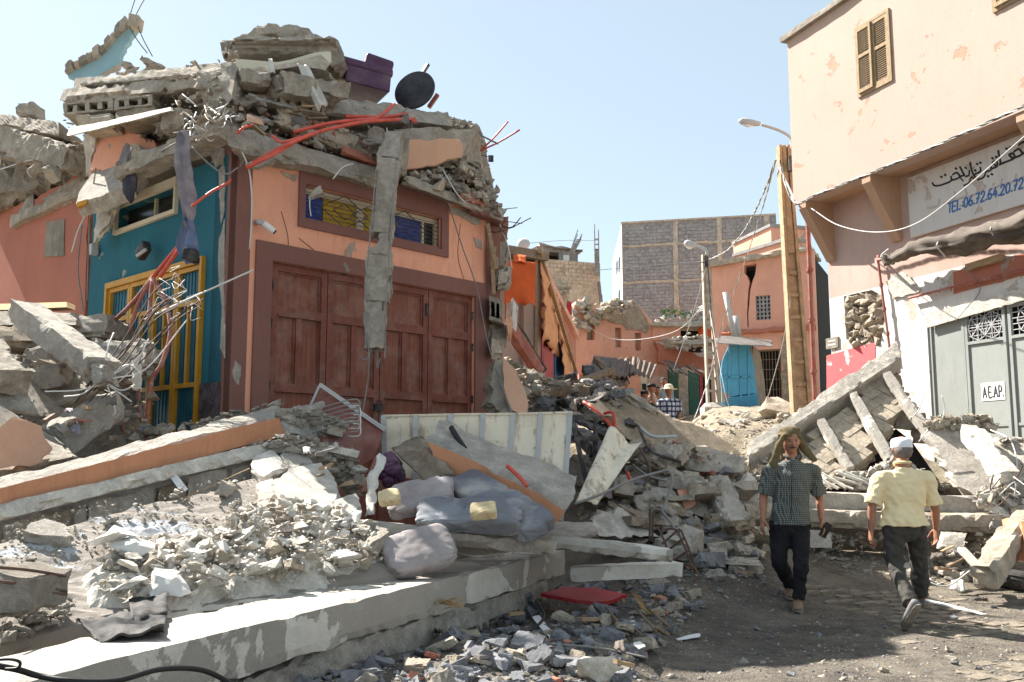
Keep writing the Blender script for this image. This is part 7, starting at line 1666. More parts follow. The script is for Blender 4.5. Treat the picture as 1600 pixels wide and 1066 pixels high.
# gravel in front of the long beam
GRV = [(330, 1085), (480, 1050), (600, 1018), (712, 985), (800, 938), (850, 915), (900, 905), (1060, 908), (1090, 935), (1070, 990), (1000, 1040), (985, 1085)]
SG_ = [M['stone_grey'], M['stone_grey'], M['stone_dark'], M['stone_grey'], CC, M['stone_grey'], M['stone_tan']]
scat(GRV, None, 290, .06, .26, SG_, 'broken grey stone in the rubble on the ground in front of the long beam', 'grey stones before the long beam', 'broken_stone', seed=61, fine=2600, fine_name='stone_chips', onground=True, pw=1.7)
scat(GRV, None, 22, .07, .14, [M['brick_pink'], M['pink_wall']], 'pinkish brick fragment among the grey stones before the long beam', 'pink fragments before the long beam', 'brick_fragment', cat='brick', seed=62, onground=True)
scat([(960, 920), (1150, 880), (1300, 920), (1350, 1066), (980, 1066), (1060, 1000)], None, 110, .02, .09, [M['stone_grey'], CC, M['stone_dark'], CP], 'small pebble scattered on the dark shaded ground', 'pebbles on the shaded ground', 'pebble', cat='stone', seed=63, fine=3200, fine_name='grit', onground=True, pw=2.5)
rock_at(G(942, 1052, .1), .34, M['plaster_white'], BIG, 'pale_lump', 'large crumbly white lump at the bottom edge right of the grey stones', 'stone')
for i, (pts, lab) in enumerate((([(832, 968), (842, 960), (862, 985), (858, 998), (846, 985)], 'scrap of white paper among the grey stones'), ([(1038, 990), (1052, 980), (1092, 982), (1094, 994), (1060, 1000)], 'largest white paper scrap on the dark ground'), ([(1040, 952), (1050, 948), (1056, 960), (1048, 970)], 'small white scrap above the largest paper'), ([(990, 1002), (1000, 998), (1008, 1008), (998, 1014)], 'tiny white scrap left of the largest paper'), ([(970, 975), (990, 970), (996, 976), (978, 982)], 'bluish white scrap between the grey stones'), ([(1138, 938), (1158, 934), (1162, 938), (1142, 943)], 'flat white scrap lying alone on the dark ground'))):
    m = MB(); g_ = [G(x, y, .16 if x < 1030 else .07) for x, y in pts]; rpoly(m, [p + V((0, 0, .05 * nz(p, 9, 3))) for p in g_], V((0, 0, -.006)), step=.03, jit=.012, layers=1); build(m, 'paper_scrap', M['paper'], label=lab, cat='paper')
PL('red_sheet', 'dark red corrugated sheet half buried under the lower pale joist', [(845, 925, 8.3), (880, 918, 8.6), (930, 918, 8.6), (978, 928, 8.4), (950, 940, 8.1), (900, 938, 8.1)], .03, M['redsheet'], 'metal sheet', vec=(0, 0, -1), jit=.02, layers=1)
TB('thin_rod', 'thin grey rod lying across the grey stones', [(698, 988, 6.8), (800, 1002, 6.6), (930, 1012, 6.5), (1012, 1028, 6.3)], .008, M['wire'], 'rod')
TB('bent_cable', 'dark cable curling out of the grey stones', [(838, 940, 7.2), (850, 965, 7.0), (820, 990, 6.8), (775, 1000, 6.6), (758, 1030, 6.3), (752, 1066, 6.0)], .011, M['wire_black'], 'cable')
for i in range(9): TB('straw_stalk', 'dry yellow stalk sticking out by the lower pale joist', [(985 + i * 2, 924 + i, 8.1), (996 + i * 2, 940 + i * 2, 7.9), (1008 + i * 3, 962 - i, 7.8)], .004, M['straw'], 'straw', group='dry stalks by the lower pale joist', n=4)
for i in range(12): x = 690 + rnd.uniform(-14, 12); y = 945 + rnd.uniform(-8, 6); TB('straw_stalk', 'dry stalk tuft under the long beam', [(x, y, 6.75), (x + rnd.uniform(10, 25), y - rnd.uniform(-4, 8), 6.7), (x + rnd.uniform(25, 34), y + rnd.uniform(-3, 10), 6.7)], .004, M['straw'], 'straw', group='dry stalks under the long beam', n=4)
TB('rope', 'frayed pale rope at the bottom edge among the stones', [(700, 1068, 5.8), (725, 1055, 5.9), (750, 1052, 5.95), (765, 1056, 5.9)], .014, M['whitecloth'], 'rope')
for i in range(5): TB('reed_pole', 'thin dark branch lying among the grey stones', [(925 + i * 22, 955 + rnd.uniform(-14, 14), 7.6), (960 + i * 22, 985 + rnd.uniform(-10, 10), 7.1)], .009, M['wood_old'], 'branch', group='dark branches among the grey stones')
cushion('blue_bag', 'blue plastic bag stuck between stones at the bottom of the rubble', G(545, 1048, .12), V((.06, .02, 0)), V((-.02, .1, .03)), V((.0, 0, .12)), M['plastic_bag'], e=.8, cat='bag', amp=.04)
# ------------------------------------------------------------------ middle pile
RBL = [CC, CP, CD, M['stone_grey'], M['block_tan']]
scat([(900, 800), (960, 760), (1100, 740), (1180, 760), (1200, 850), (1190, 905), (1080, 905), (920, 850)], None, 190, .1, .42, RBL, 'broken piece in the middle rubble pile left of the man with the scarf', 'pieces in the middle pile', seed=71, fine=1300, onground=True, pw=1.8)
scat([(930, 770), (990, 720), (1100, 740), (1180, 790), (1190, 870), (1060, 880), (960, 850)], None, 30, .35, .75, [CP, CC, CP, M['stone_tan'], M['slab_tan']], 'broken slab in the middle rubble pile left of the scarfed man', 'slabs in the middle pile', 'slab_piece', pool=BOXP, cat='concrete slab', seed=70, onground=True, lift=.08)
scat([(930, 700), (1060, 690), (1160, 740), (1100, 770), (930, 790)], lambda x, y: 11.6 + rnd.random() * .5, 80, .1, .4, RBL + [M['brick_pink']], 'broken piece high in the middle pile below the brown wall slab', 'upper pieces in the middle pile', seed=72, fine=600)
scat([(1040, 830), (1120, 850), (1190, 880), (1180, 905), (1060, 900)], None, 12, .1, .2, [M['brick_pink'], M['pink_far']], 'pinkish brick piece at the foot of the middle pile', 'pink brick pieces at the middle pile', 'brick_fragment', cat='brick', seed=73, onground=True)
PL('brown_wall_slab', 'long brown wall slab with a rough top slanting down towards the lane', [(925, 622, 12.6), (975, 622, 13), (1000, 632, 13), (1040, 648, 13.2), (1090, 670, 13.4), (1140, 695, 13.4), (1172, 716, 13.3), (1120, 712, 12.9), (1060, 710, 12.5), (1000, 694, 12.2), (960, 670, 12.2), (930, 648, 12.3)], .45, M['slab_tan'], 'wall slab', jit=.07, vec=(.15, 1, .1))
RB_('wall_crest', 'crumbly pale crest along the top of the brown wall slab', (972, 618, 13), (1025, 648, 13.2), .3, .1, CP, cat='masonry', amp=.05, chip=.08)
FS('white_top_slab', 'slab with bright sunlit top and grey edge behind the broken column', [(1068, 738, 11.6), (1164, 737, 11.7), (1163, 714, 11.8), (1070, 714, 11.7)], 1.3, CP, amp=.012, chip=.03, vec=(-.15, 1, .13), step=.07)
FS('star_block', 'grey block below the right end of the sunlit slab', [(1145, 790, 11.2), (1188, 790, 11.2), (1188, 766, 11.4), (1146, 764, 11.4)], .5, CP, cat='concrete block', amp=.012, chip=.04, step=.05)
FS('star_block', 'white stepped fragment above the grey block', [(1150, 764, 11.6), (1186, 764, 11.6), (1180, 742, 11.8), (1166, 738, 11.8)], .3, M['plaster_white'], cat='concrete block', amp=.03, chip=.09, step=.05)
PL('flat_stone', 'big pale flat stone in the middle pile beside the pink tile', [(993, 782, 10.6), (1000, 770, 10.7), (1019, 762, 10.8), (1050, 763, 10.8), (1068, 790, 10.6), (1064, 800, 10.5), (1026, 802, 10.4), (1000, 796, 10.5)], .12, CP, 'stone', jit=.04)
PL('pink_tile', 'pink wall fragment beside the big pale flat stone', [(1062, 768, 10.7), (1072, 764, 10.8), (1088, 786, 10.7), (1070, 798, 10.6)], .07, M['pink_far'], 'brick', jit=.015)
m = MB(); rbar(m, P(1122, 756, 11.0), P(1154, 836, 10.2), .26, .26, step=.045, amp=.03, chip=.07, brk=.06); build(m, 'broken_column', CP, label='short thick broken column sloping down left of the man with the scarf', cat='column')
PL('ribbed_plaster', 'ribbed white plaster fragment in the middle pile above the upper pale joist', [(922, 808, 9.9), (938, 795, 10.0), (965, 790, 10.2), (1000, 808, 10.2), (1025, 838, 10.0), (990, 842, 9.8), (940, 836, 9.7)], .2, M['plaster_white'], 'plaster', jit=.06)
for i, (q, mt, lab) in enumerate((
    ([(1115, 882, 9.4), (1192, 884, 9.4), (1186, 872, 9.8), (1125, 866, 9.9)], CP, 'long flat slate coloured stone at the foot of the middle pile'),
    ([(1060, 760, 11), (1100, 770, 11), (1100, 740, 11.2), (1066, 735, 11.2)], CC, 'grey cube-like block under the sunlit slab'),
    ([(1075, 850, 10), (1105, 852, 10), (1100, 820, 10.2), (1078, 815, 10.2)], M['slab_tan'], 'brownish block left of the broken column foot'),
    ([(1100, 870, 9.7), (1125, 874, 9.7), (1124, 850, 9.9), (1102, 846, 9.9)], CC, 'grey block standing before the broken column'),
    ([(1078, 800, 10.6), (1110, 812, 10.5), (1104, 786, 10.8), (1084, 784, 10.8)], CC, 'dark plate right of the pink wall fragment'),
    ([(960, 770, 10.6), (992, 775, 10.6), (990, 745, 10.9), (965, 742, 10.9)], CC, 'block under the pale leaning metal sheet'),
    ([(1018, 735, 11.2), (1056, 745, 11.2), (1054, 700, 11.5), (1024, 690, 11.5)], CC, 'tall grey block left of the sunlit slab'))):
    FS('pile_block', lab, q, .3, mt, cat='concrete block', amp=.025, chip=.06, step=.05)
cloth('bent_sheet', [P(898, 788, 9.6), P(934, 786, 9.7), P(1003, 690, 10.6), P(948, 676, 10.6)], M['panel_cream'], 14, 18, .07, None, 'pale folded metal sheet leaning right of the cream panel', 'metal sheet', fr=1, th=.015)
TBF = thing('table_frame', 'black steel table frame standing crooked behind the cream metal panel', 'table', P(912, 750, 10.5))
for a, b in (((894, 655, 10.4), (916, 752, 10.3)), ((931, 652, 10.6), (929, 725, 10.6)), ((893, 653, 10.4), (934, 649, 10.6)), ((890, 684, 10.4), (934, 686, 10.6)), ((915, 640, 11), (931, 652, 10.6))):
    m = MB(); m.bar(P(*a), P(*b), .05, .05, (0, 1, 0)); build(m, 'frame_bar', M['steel_dark'], TBF)
FS('grey_bag', 'dusty grey sack behind the table frame', [(888, 770, 10.9), (925, 765, 10.9), (920, 710, 11.1), (892, 712, 11.1)], .4, M['canvas'], cat='sack', amp=.07, chip=.12, step=.06)
# black beams and roof timbers
r3 = random.Random(9)
tim = [((795, 622, 13.2), (950, 600, 14.6)), ((800, 640, 12.8), (965, 622, 13.8)), ((830, 604, 14.2), (900, 588, 14.8)), ((840, 650, 12.4), (960, 655, 12.2)), ((805, 655, 12.2), (905, 630, 13.2)), ((862, 596, 14.5), (930, 645, 12.8)), ((900, 600, 14.5), (956, 580, 15.2)), ((880, 640, 12.6), (975, 690, 11.8)), ((900, 655, 12.2), (985, 700, 11.6)), ((850, 612, 13.8), (925, 612, 13.6)), ((905, 672, 11.8), (960, 735, 11.0)), ((820, 630, 13.3), (875, 600, 14.2)), ((930, 560, 16), (962, 592, 15.4)), ((918, 576, 16), (924, 590, 15.6)), ((935, 618, 13.4), (990, 668, 12.4))]
for i, (a, b) in enumerate(tim):
    RB_('roof_timber', 'blackened roof timber in the dark heap before the street', a, b, r3.uniform(.09, .26), r3.uniform(.06, .16), M['steel_dark'] if i % 3 else M['wood_old'], cat='timber', group='timbers in the dark heap', amp=.012, chip=.03)
m = MB(); vs = [P(*a) for a in ((905, 628, 13), (958, 588, 14), (966, 640, 13.4), (945, 650, 12.8))]; rpoly(m, vs, V((0, .04, 0)), jit=.05, layers=1); build(m, 'dark_sheet', M['canvas_dark'], label='crumpled dark grey sheet metal on top of the timbers', cat='metal sheet')
scat([(830, 640), (960, 610), (1000, 680), (980, 720), (900, 650)], lambda x, y: 12.7 + rnd.random() * .6, 70, .12, .45, [CD, M['stone_dark'], M['steel_dark'], CC], 'dark chunk among the blackened timbers', 'chunks among the timbers', seed=75, fine=500)
scat([(860, 600), (960, 600), (1000, 660), (900, 650)], lambda x, y: 13.6 + rnd.random() * .6, 45, .15, .5, [CD, M['stone_dark'], M['tin']], 'dark chunk behind the blackened timbers', 'chunks behind the timbers', seed=76, fine=300)
for i, pts in enumerate(([(912, 628, 12.4), (935, 645, 12.2), (962, 668, 12.0)], [(920, 632, 12.3), (945, 655, 12.1), (958, 672, 11.9)], [(944, 646, 12.1), (958, 646, 12.0), (961, 672, 11.9)], [(980, 738, 10.5), (984, 750, 10.4)])):
    TB('red_conduit', ['longest red conduit in the timber heap', 'second red conduit beside the longest in the timber heap', 'hooked red conduit in the timber heap', 'short red stub right of the pale folded sheet'][i], pts, .02, M['pipe_red'], 'conduit', n=7)
for pts, r_, mt, lab in (([(997, 666, 11.4), (1008, 690, 11.2), (1022, 708, 11.1), (1064, 722, 11)], .018, 'steel_dark', 'dark curved tube arching over the middle pile'), ([(1000, 668, 11.4), (1020, 682, 11.3), (1058, 682, 11.3)], .02, 'lamp', 'pale curved rod beside the dark tube'),
    ([(897, 788, 9.5), (940, 772, 9.7), (988, 750, 10.0), (1030, 738, 10.2), (1046, 736, 10.2), (1051, 752, 10.1), (1044, 775, 10.0), (1034, 800, 9.9)], .014, 'wire', 'long bent pole running from the cream panel over the middle pile'), ([(988, 726, 10.6), (1010, 742, 10.5), (1042, 752, 10.4)], .013, 'wire', 'short pole crossing behind the long bent one'),
    ([(1035, 800, 9.8), (1052, 822, 9.6), (1066, 850, 9.5)], .014, 'wire', 'thin rod at the foot of the long bent pole'), ([(1000, 700, 11), (1016, 735, 10.8), (1006, 760, 10.7)], .014, 'rebar', 'rusty curved bar right of the pale folded sheet'), ([(1090, 752, 10.8), (1108, 760, 10.7), (1120, 780, 10.6), (1128, 810, 10.3)], .01, 'wire_white', 'pale wire looping on the broken column')):
    TB('bent_pole', lab, pts, r_, M[mt], 'metal bar', n=7)
CG = thing('rebar_cage', 'twisted rusty rebar cage standing at the right end of the joists', 'rebar cage', P(1052, 890, 8.6))
for pts in ([(1015, 845, 9), (1016, 795, 9)], [(1019, 846, 9), (1021, 800, 9)], [(1028, 824, 8.9), (1040, 850, 8.8), (1050, 885, 8.7)], [(1058, 828, 8.7), (1072, 860, 8.6), (1082, 890, 8.6)], [(1064, 828, 8.7), (1078, 862, 8.6), (1086, 888, 8.6)], [(1034, 850, 8.8), (1062, 826, 8.8)], [(1040, 862, 8.8), (1070, 840, 8.7)], [(1046, 880, 8.7), (1076, 860, 8.6)], [(1030, 834, 8.9), (1046, 826, 8.9), (1062, 830, 8.8)], [(1060, 884, 8.6), (1080, 884, 8.5), (1092, 900, 8.4), (1082, 908, 8.4)]):
    m = MB(); m.tube(cr([P(*a) for a in pts], 4), .011, 5); build(m, 'rebar', M['rebar'], CG)
# sandy street heap
scat([(1065, 650), (1130, 645), (1240, 645), (1235, 690), (1190, 705), (1110, 680)], None, 110, .05, .35, [M['stone_tan'], CP, M['plaster_white']], 'pale stone on the bright sandy heap below the blue kiosk', 'stones on the sandy heap', 'stone', cat='stone', seed=80, fine=900, fine_name='stone_chips', onground=True, pw=2.5)
scat([(1030, 700), (1180, 710), (1240, 730), (1240, 760), (1160, 765), (1080, 712)], lambda x, y: 12.6 + rnd.random() * .8, 60, .08, .35, [CP, M['plaster_white'], M['stone_tan']], 'pale piece in the sunlit rubble behind the two long beams', 'pieces behind the two long beams', seed=81, fine=500)
rock_at(P(1220, 642, 19), .9, M['stone_tan'], BIG, 'boulder', 'large tan boulder at the foot of the tall lamp post', 'stone')
# ------------------------------------------------------------------ right side
RB_('long_beam', 'upper of the two long horizontal beams behind the walking men', (1146, 780, 11.9), (1552, 792, 11.2), .35, .225, CP, amp=.012, chip=.04)
RB_('long_beam', 'lower of the two long horizontal beams behind the walking men', (1160, 806, 11.6), (1565, 818, 10.9), .4, .2, M['stone_tan'], amp=.014, chip=.04)
FS('cement_block', 'cement block under the lower long beam between the two men', [(1265, 856, 10.6), (1300, 856, 10.6), (1300, 832, 10.7), (1265, 830, 10.7)], .35, CP, cat='concrete block', amp=.006, chip=.02, step=.05)
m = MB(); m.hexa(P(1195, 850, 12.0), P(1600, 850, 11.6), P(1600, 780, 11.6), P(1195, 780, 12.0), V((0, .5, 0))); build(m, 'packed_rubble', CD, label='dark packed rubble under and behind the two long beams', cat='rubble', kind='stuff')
E0, E1, E2 = P(1165, 706, 12.9), P(1409, 543, 13.9), P(1513, 770, 11.8)
ns = (E1 - E0).cross(E2 - E0).normalized()
if ns.dot(CAM - E0) < 0: ns = -ns
def SP(x, y, d=0.0): return ray_plane(x, y, E0 + ns * d, ns)
TS = thing('ribbed_slab', 'tilted ribbed floor slab with hollow infill blocks leaning on the white wall', 'concrete slab', SP(1400, 740))
m = MB(); rbox(m, [SP(1168, 716, .12), SP(1412, 556, .12), SP(1404, 531, .12), SP(1166, 694, .12)], -ns * .3, step=.06, amp=.01, chip=.04, brk=.05, maxn=80); build(m, 'edge_beam', CP, TS)
for i, (a, b, w_) in enumerate((((1282, 660), (1330, 738), .1), ((1331, 616), (1392, 722), .11), ((1384, 586), (1516, 772), .11))):
    A_, B_ = SP(*a, .08), SP(*b, .08); m = MB(); rbar(m, A_, B_, w_, .14, ns, step=.06, amp=.003, chip=.012, brk=.03); build(m, 'rib', M['beam_white'], TS)
    m = MB(); sdv = (B_ - A_).normalized().cross(ns).normalized()
    if sdv.x < 0: sdv = -sdv
    n_ = int((B_ - A_).length / .11)
    for k in range(n_): c_ = A_.lerp(B_, (k + .5) / n_) + sdv * (w_ * .5 + .05) - ns * .06; rock_mb(m, c_, .12, ROCKS)
    build(m, 'mortar_edge', M['stone_tan'], TS, kind='stuff')
bays = [[(1262, 680), (1284, 668), (1322, 738), (1300, 742), (1275, 720)], [(1290, 650), (1328, 624), (1362, 690), (1350, 716), (1326, 728), (1318, 712)], [(1342, 605), (1382, 588), (1416, 640), (1392, 650), (1384, 682), (1366, 672)], [(1196, 700), (1260, 690), (1290, 735), (1262, 745)]]
m = MB(); rpoly(m, [SP(x, y, -.12) for x, y in ((1180, 720), (1400, 575), (1425, 640), (1400, 655), (1388, 690), (1350, 735), (1280, 750), (1230, 740))], -ns * .08, jit=.06); build(m, 'topping', M['slab_tan'], TS)
Ux = (E1 - E0).normalized(); Uy = Ux.cross(ns).normalized()
if Uy.z > 0: Uy = -Uy
key = MB(); key.box((0, 0, 0), (1, 1, 1)); bmesh_ = key.mesh('infill'); bmesh_.materials.append(M['block_tan'])
Mr = Matrix((Ux, Uy, ns)).transposed().to_4x4(); O_ = SP(1230, 690); cnt = 0
for i in range(-6, 26):
    for j in range(-6, 16):
        p = O_ + Ux * (i * .115) + Uy * (j * .135); q = p - CAM
        c, s = math.cos(TILT), math.sin(TILT); yc = q.y * c + q.z * s; zc = -q.y * s + q.z * c; px, py = 800 + F * q.x / yc, 533 - F * zc / yc
        if not any(inpoly(px, py, b) for b in bays) or cnt > 290: continue
        cnt += 1; o = bpy.data.objects.new('infill_block', bmesh_); col.objects.link(o); o.parent = TS; OFF[o.name] = OFF[TS.name]
        dz = -.08 + rnd.uniform(-.014, .01); Mm = Mr.copy() @ Matrix.Diagonal((.112, .131, .12, 1)); Mm.translation = p + ns * dz - OFF[TS.name]; o.matrix_local = Mm
m = MB(); m.hexa(SP(1250, 770, -.35), SP(1480, 770, -.35), SP(1425, 690, -.35), SP(1400, 670, -.35), -ns * .1); build(m, 'void_shade', M['dark'], TS)  # black sheet paints the shade beneath the tilted slab
RB_('roof_plank', 'grey plank crossing behind the third rib of the tilted slab', (1394, 655, 13.2), (1440, 660, 13.2), .3, .25, CD, cat='board')
scat([(1285, 735), (1340, 740), (1400, 715), (1440, 735), (1490, 765), (1290, 765)], lambda x, y: 12.1 + rnd.random() * .3, 90, .07, .3, [CP, M['stone_tan'], M['plaster_white'], CC], 'pale piece on the ground beneath the tilted ribbed slab', 'pieces under the ribbed slab', seed=82, fine=600)
for i in range(7): RB_('plaster_lath', 'narrow white lath lying under the tilted ribbed slab', (1275 + i * 9, 738 + rnd.uniform(-4, 12), 12.0), (1310 + i * 12, 756 + rnd.uniform(0, 10), 11.8), .04, .03, M['plaster_white'], cat='lath', group='laths under the ribbed slab', amp=.002, chip=.008, brk=0)
# rubble against the jettied house
RBM = 'at the jettied house'
PL('painted_wall_slab', 'bluish white painted wall slab sliding down below the green doors', [(1452, 662, 12.4), (1500, 660, 12.6), (1545, 690, 12.2), (1575, 735, 11.8), (1598, 770, 11.4), (1540, 790, 11.4), (1500, 765, 11.6), (1462, 700, 12.1)], .2, CP, 'wall slab', jit=.04)
PL('painted_wall_slab', 'second painted slab at the right edge behind the white beam', [(1545, 700, 11.8), (1560, 685, 11.8), (1640, 700, 11.4), (1640, 780, 11), (1600, 760, 11.2)], .2, CP, 'wall slab', jit=.04)
m = MB(); rbar(m, P(1514, 672, 11.9), P(1578, 752, 10.9), .22, .2, step=.05, amp=.012, chip=.03, brk=.05); build(m, 'white_beam', M['plaster_white'], label='stout white beam end sticking out of the right-hand rubble', cat='concrete beam')
m = MB(); rbar(m, P(1602, 810, 10.4), P(1536, 905, 9.3), .22, .22, step=.05, amp=.015, chip=.04, brk=.05); build(m, 'fallen_pillar', M['stone_tan'], label='thick fallen pillar pointing at the viewer next to the tyre', cat='column')
FS('wall_stub', 'crumbling stone capped wall stub below the green doors', [(1454, 690, 12.6), (1540, 690, 12.5), (1546, 652, 12.7), (1454, 656, 12.8)], .5, M['stone_tan'], cat='wall', amp=.06, chip=.1, step=.07)
scat([(1450, 655), (1545, 648), (1552, 675), (1500, 680), (1455, 672)], lambda x, y: 12.4, 60, .08, .3, [M['stone_tan'], CP], 'stone on the crumbling wall stub below the green doors', 'stones on the wall stub', seed=83, fine=200)
scat([(1560, 680), (1620, 690), (1620, 720), (1570, 705)], lambda x, y: 11.7, 25, .06, .22, [M['stone_tan'], CP], 'stone on the second painted slab at the right edge', 'stones on the second painted slab', seed=84, fine=100)
scat([(1530, 770), (1610, 740), (1620, 830), (1570, 850), (1555, 800)], lambda x, y: 10.9 - (y - 780) * .004, 110, .08, .34, [M['stone_tan'], CP, M['plaster_white'], CC], 'pale stone in the sunlit pile at the right end of the two beams', 'stones at the right end of the beams', seed=85, fine=500)
scat([(1400, 850), (1520, 835), (1560, 850), (1530, 900), (1440, 925), (1380, 880)], None, 120, .06, .3, [M['stone_tan'], CP, M['plaster_white'], CC], 'pale stone on the ground right of the man in the yellow shirt', 'stones right of the yellow-shirted man', seed=86, fine=900, fine_name='grit', onground=True, pw=2)
scat([(1440, 920), (1600, 930), (1620, 1066), (1300, 1066), (1300, 1000)], None, 70, .02, .1, [M['stone_tan'], CC, M['stone_grey']], 'small stone on the dusty paving at the lower right', 'stones on the lower right paving', 'pebble', cat='stone', seed=87, fine=2200, fine_name='grit', onground=True, pw=3)
scat([(1190, 850), (1400, 852), (1440, 900), (1350, 905), (1250, 870)], None, 50, .03, .16, [M['stone_tan'], CC, CP], 'small stone on the lane between the two walking men', 'stones between the two men', 'pebble', cat='stone', seed=88, fine=1200, fine_name='grit', onground=True, pw=2.5)
scat([(1200, 835), (1560, 832), (1560, 856), (1200, 858)], lambda x, y: 11.2, 70, .06, .2, [CD, CC, CP, M['slab_tan']], 'stone in the shade under the lower long beam', 'stones under the lower long beam', seed=89, fine=500)
m = MB(); rbox(m, [P(1610, 880, 9.6), P(1640, 880, 9.6), P(1640, 810, 10), P(1596, 815, 10)], V((0, .4, 0)), step=.06, amp=.03, chip=.05); build(m, 'brown_block', M['orange_edge'], label='reddish brown block at the right edge beyond the fallen pillar', cat='concrete block')
FS('light_slab', 'white slanted stone right of the yellow-shirted man, under the beam end', [(1470, 862, 10.2), (1500, 858, 10.3), (1510, 834, 10.5), (1478, 832, 10.5)], .15, CP, cat='stone', amp=.02, chip=.06, step=.05)
RB_('grooved_strip', 'pale grooved strip lying in the rubble left of the fallen pillar', (1502, 858, 10.1), (1534, 892, 9.5), .08, .04, M['beam_white'], cat='strip', amp=.003, chip=.01, brk=0)
RB_('white_strip', 'long thin white strip lying on the paving beside the striding foot', (1440, 936, 8.9), (1538, 960, 8.3), .07, .012, M['white'], cat='strip', amp=.002, chip=.004, brk=0)
TY = thing('old_tyre', 'dusty old tyre lying flat at the right edge next to the fallen pillar', 'tyre', G(1592, 925, .02))
c = G(1600, 925, .02) + V((0, 0, .02)); prof = []
for k in range(17): a = 2 * math.pi * k / 16; prof.append((.27 + .085 * math.cos(a) * (1 if math.cos(a) > 0 else .8), .10 + .10 * math.sin(a)))
m = MB(); m.lathe(c, prof, 40, Matrix.Rotation(R(8), 3, 'Y')); build(m, 'tyre_body', M['tyre'], TY, smooth=True)
m = MB()
for k in range(3): m.lathe(c, [(.352 - .004 * abs(k - 1), .065 + .035 * k), (.36 - .004 * abs(k - 1), .072 + .035 * k), (.352 - .004 * abs(k - 1), .079 + .035 * k)], 40, Matrix.Rotation(R(8), 3, 'Y'))
build(m, 'tread_rib', M['tyre'], TY, smooth=True)
for i in range(10): x, y = rnd.uniform(1555, 1590), rnd.uniform(735, 800); TB('bent_wire', 'thin bent bar tangled at the right end of the two beams', [(x, y, 10.8), (x + rnd.uniform(-20, 25), y + rnd.uniform(-30, 30), 10.6), (x + rnd.uniform(-28, 30), y + rnd.uniform(-30, 45), 10.5)], .007, M['wire_white' if i % 2 else 'rebar'], 'wire', group='bars tangled at the beam ends', n=4)
for p, lab in (([(1438, 905, 9.6), (1480, 916, 9.5), (1520, 890, 9.6), (1560, 886, 9.6)], 'wire lying on the ground left of the fallen pillar'), ([(1420, 655, 12.8), (1436, 640, 12.6), (1448, 598, 12.7)], 'bar rising behind the third rib towards the green door'), ([(1472, 655, 12.2), (1476, 640, 12.2), (1472, 618, 12.2)], 'bar standing in front of the green doors'), ([(1548, 672, 12), (1580, 690, 11.6), (1588, 740, 11.3), (1560, 772, 11)], 'wire arching over the white beam'), ([(1436, 690, 12), (1450, 672, 12.1)], 'short pale bar behind the white skullcap')):
    TB('loose_wire', lab, p, .008, M['wire_white'], 'wire', n=5)
scat([(-900, 690), (-20, 760), (-20, 1000), (-900, 1060)], None, 60, .2, .8, [CC, CD, CP, M['slab_tan']], 'broken slab in the rubble running on beyond the left edge', 'rubble beyond the left edge', 'rubble_piece', pool=BOXP, seed=95, fine=900, onground=True)
# splinters, rags and rods mixed into the rubble
r5 = random.Random(12)
for zone, Yb, where in (([(930, 760), (1180, 870)], 10.2, 'in the middle pile'), ([(380, 160), (700, 215)], 10.2, 'in the roof heap over the orange front'), ([(0, 600), (200, 690)], 8.0, 'in the pile before the teal door'), ([(450, 690), (580, 800)], 7.6, 'left of the cushions'), ([(560, 940), (1040, 1040)], 7.0, 'on the grey stones before the long beam'), ([(1440, 860), (1560, 910)], 9.9, 'beside the fallen pillar')):
    (x0, y0), (x1, y1) = zone
    for i in range(7):
        x, y = r5.uniform(x0, x1), r5.uniform(y0, y1); Yp = Yb + r5.uniform(-.1, .3)
        if 'roof' in where: Yp = YO(x) - .05
        if 'grey stones' in where: p = G(x, y, .2); Yp = p.y
        a = r5.uniform(-.7, .7); L_ = r5.uniform(18, 46); mt = r5.choice(['wood', 'wood_old', 'wood', 'pipe_dusty', 'tin'])
        RB_('splinter', r5.choice(['thin', 'short', 'narrow']) + ' splinter of ' + ('metal strip ' if mt in ('tin', 'pipe_dusty') else 'wood ') + where, (x, y, Yp), (x + L_ * math.cos(a), y + L_ * math.sin(a), Yp + .1), r5.uniform(.025, .07), r5.uniform(.012, .03), M[mt], cat='splinter', group='splinters ' + where, amp=.002, chip=.006)
    for i in range(3):
        x, y = r5.uniform(x0, x1), r5.uniform(y0, y1); Yp = Yb
        if 'roof' in where: Yp = YO(x) - .1
        if 'grey stones' in where: Yp = G(x, y, .22).y
        k = r5.uniform(8, 20); cloth('rag', [P(x, y, Yp), P(x + k, y - 3, Yp), P(x + k * 1.1, y + k * .7, Yp - .15), P(x - 3, y + k * .6, Yp - .15)], M[r5.choice(['greycloth', 'whitecloth', 'canvas', 'canvas'])], 8, 6, .05, None, 'scrap of torn cloth ' + where, 'cloth', fr=2, group='cloth scraps ' + where)
flush()
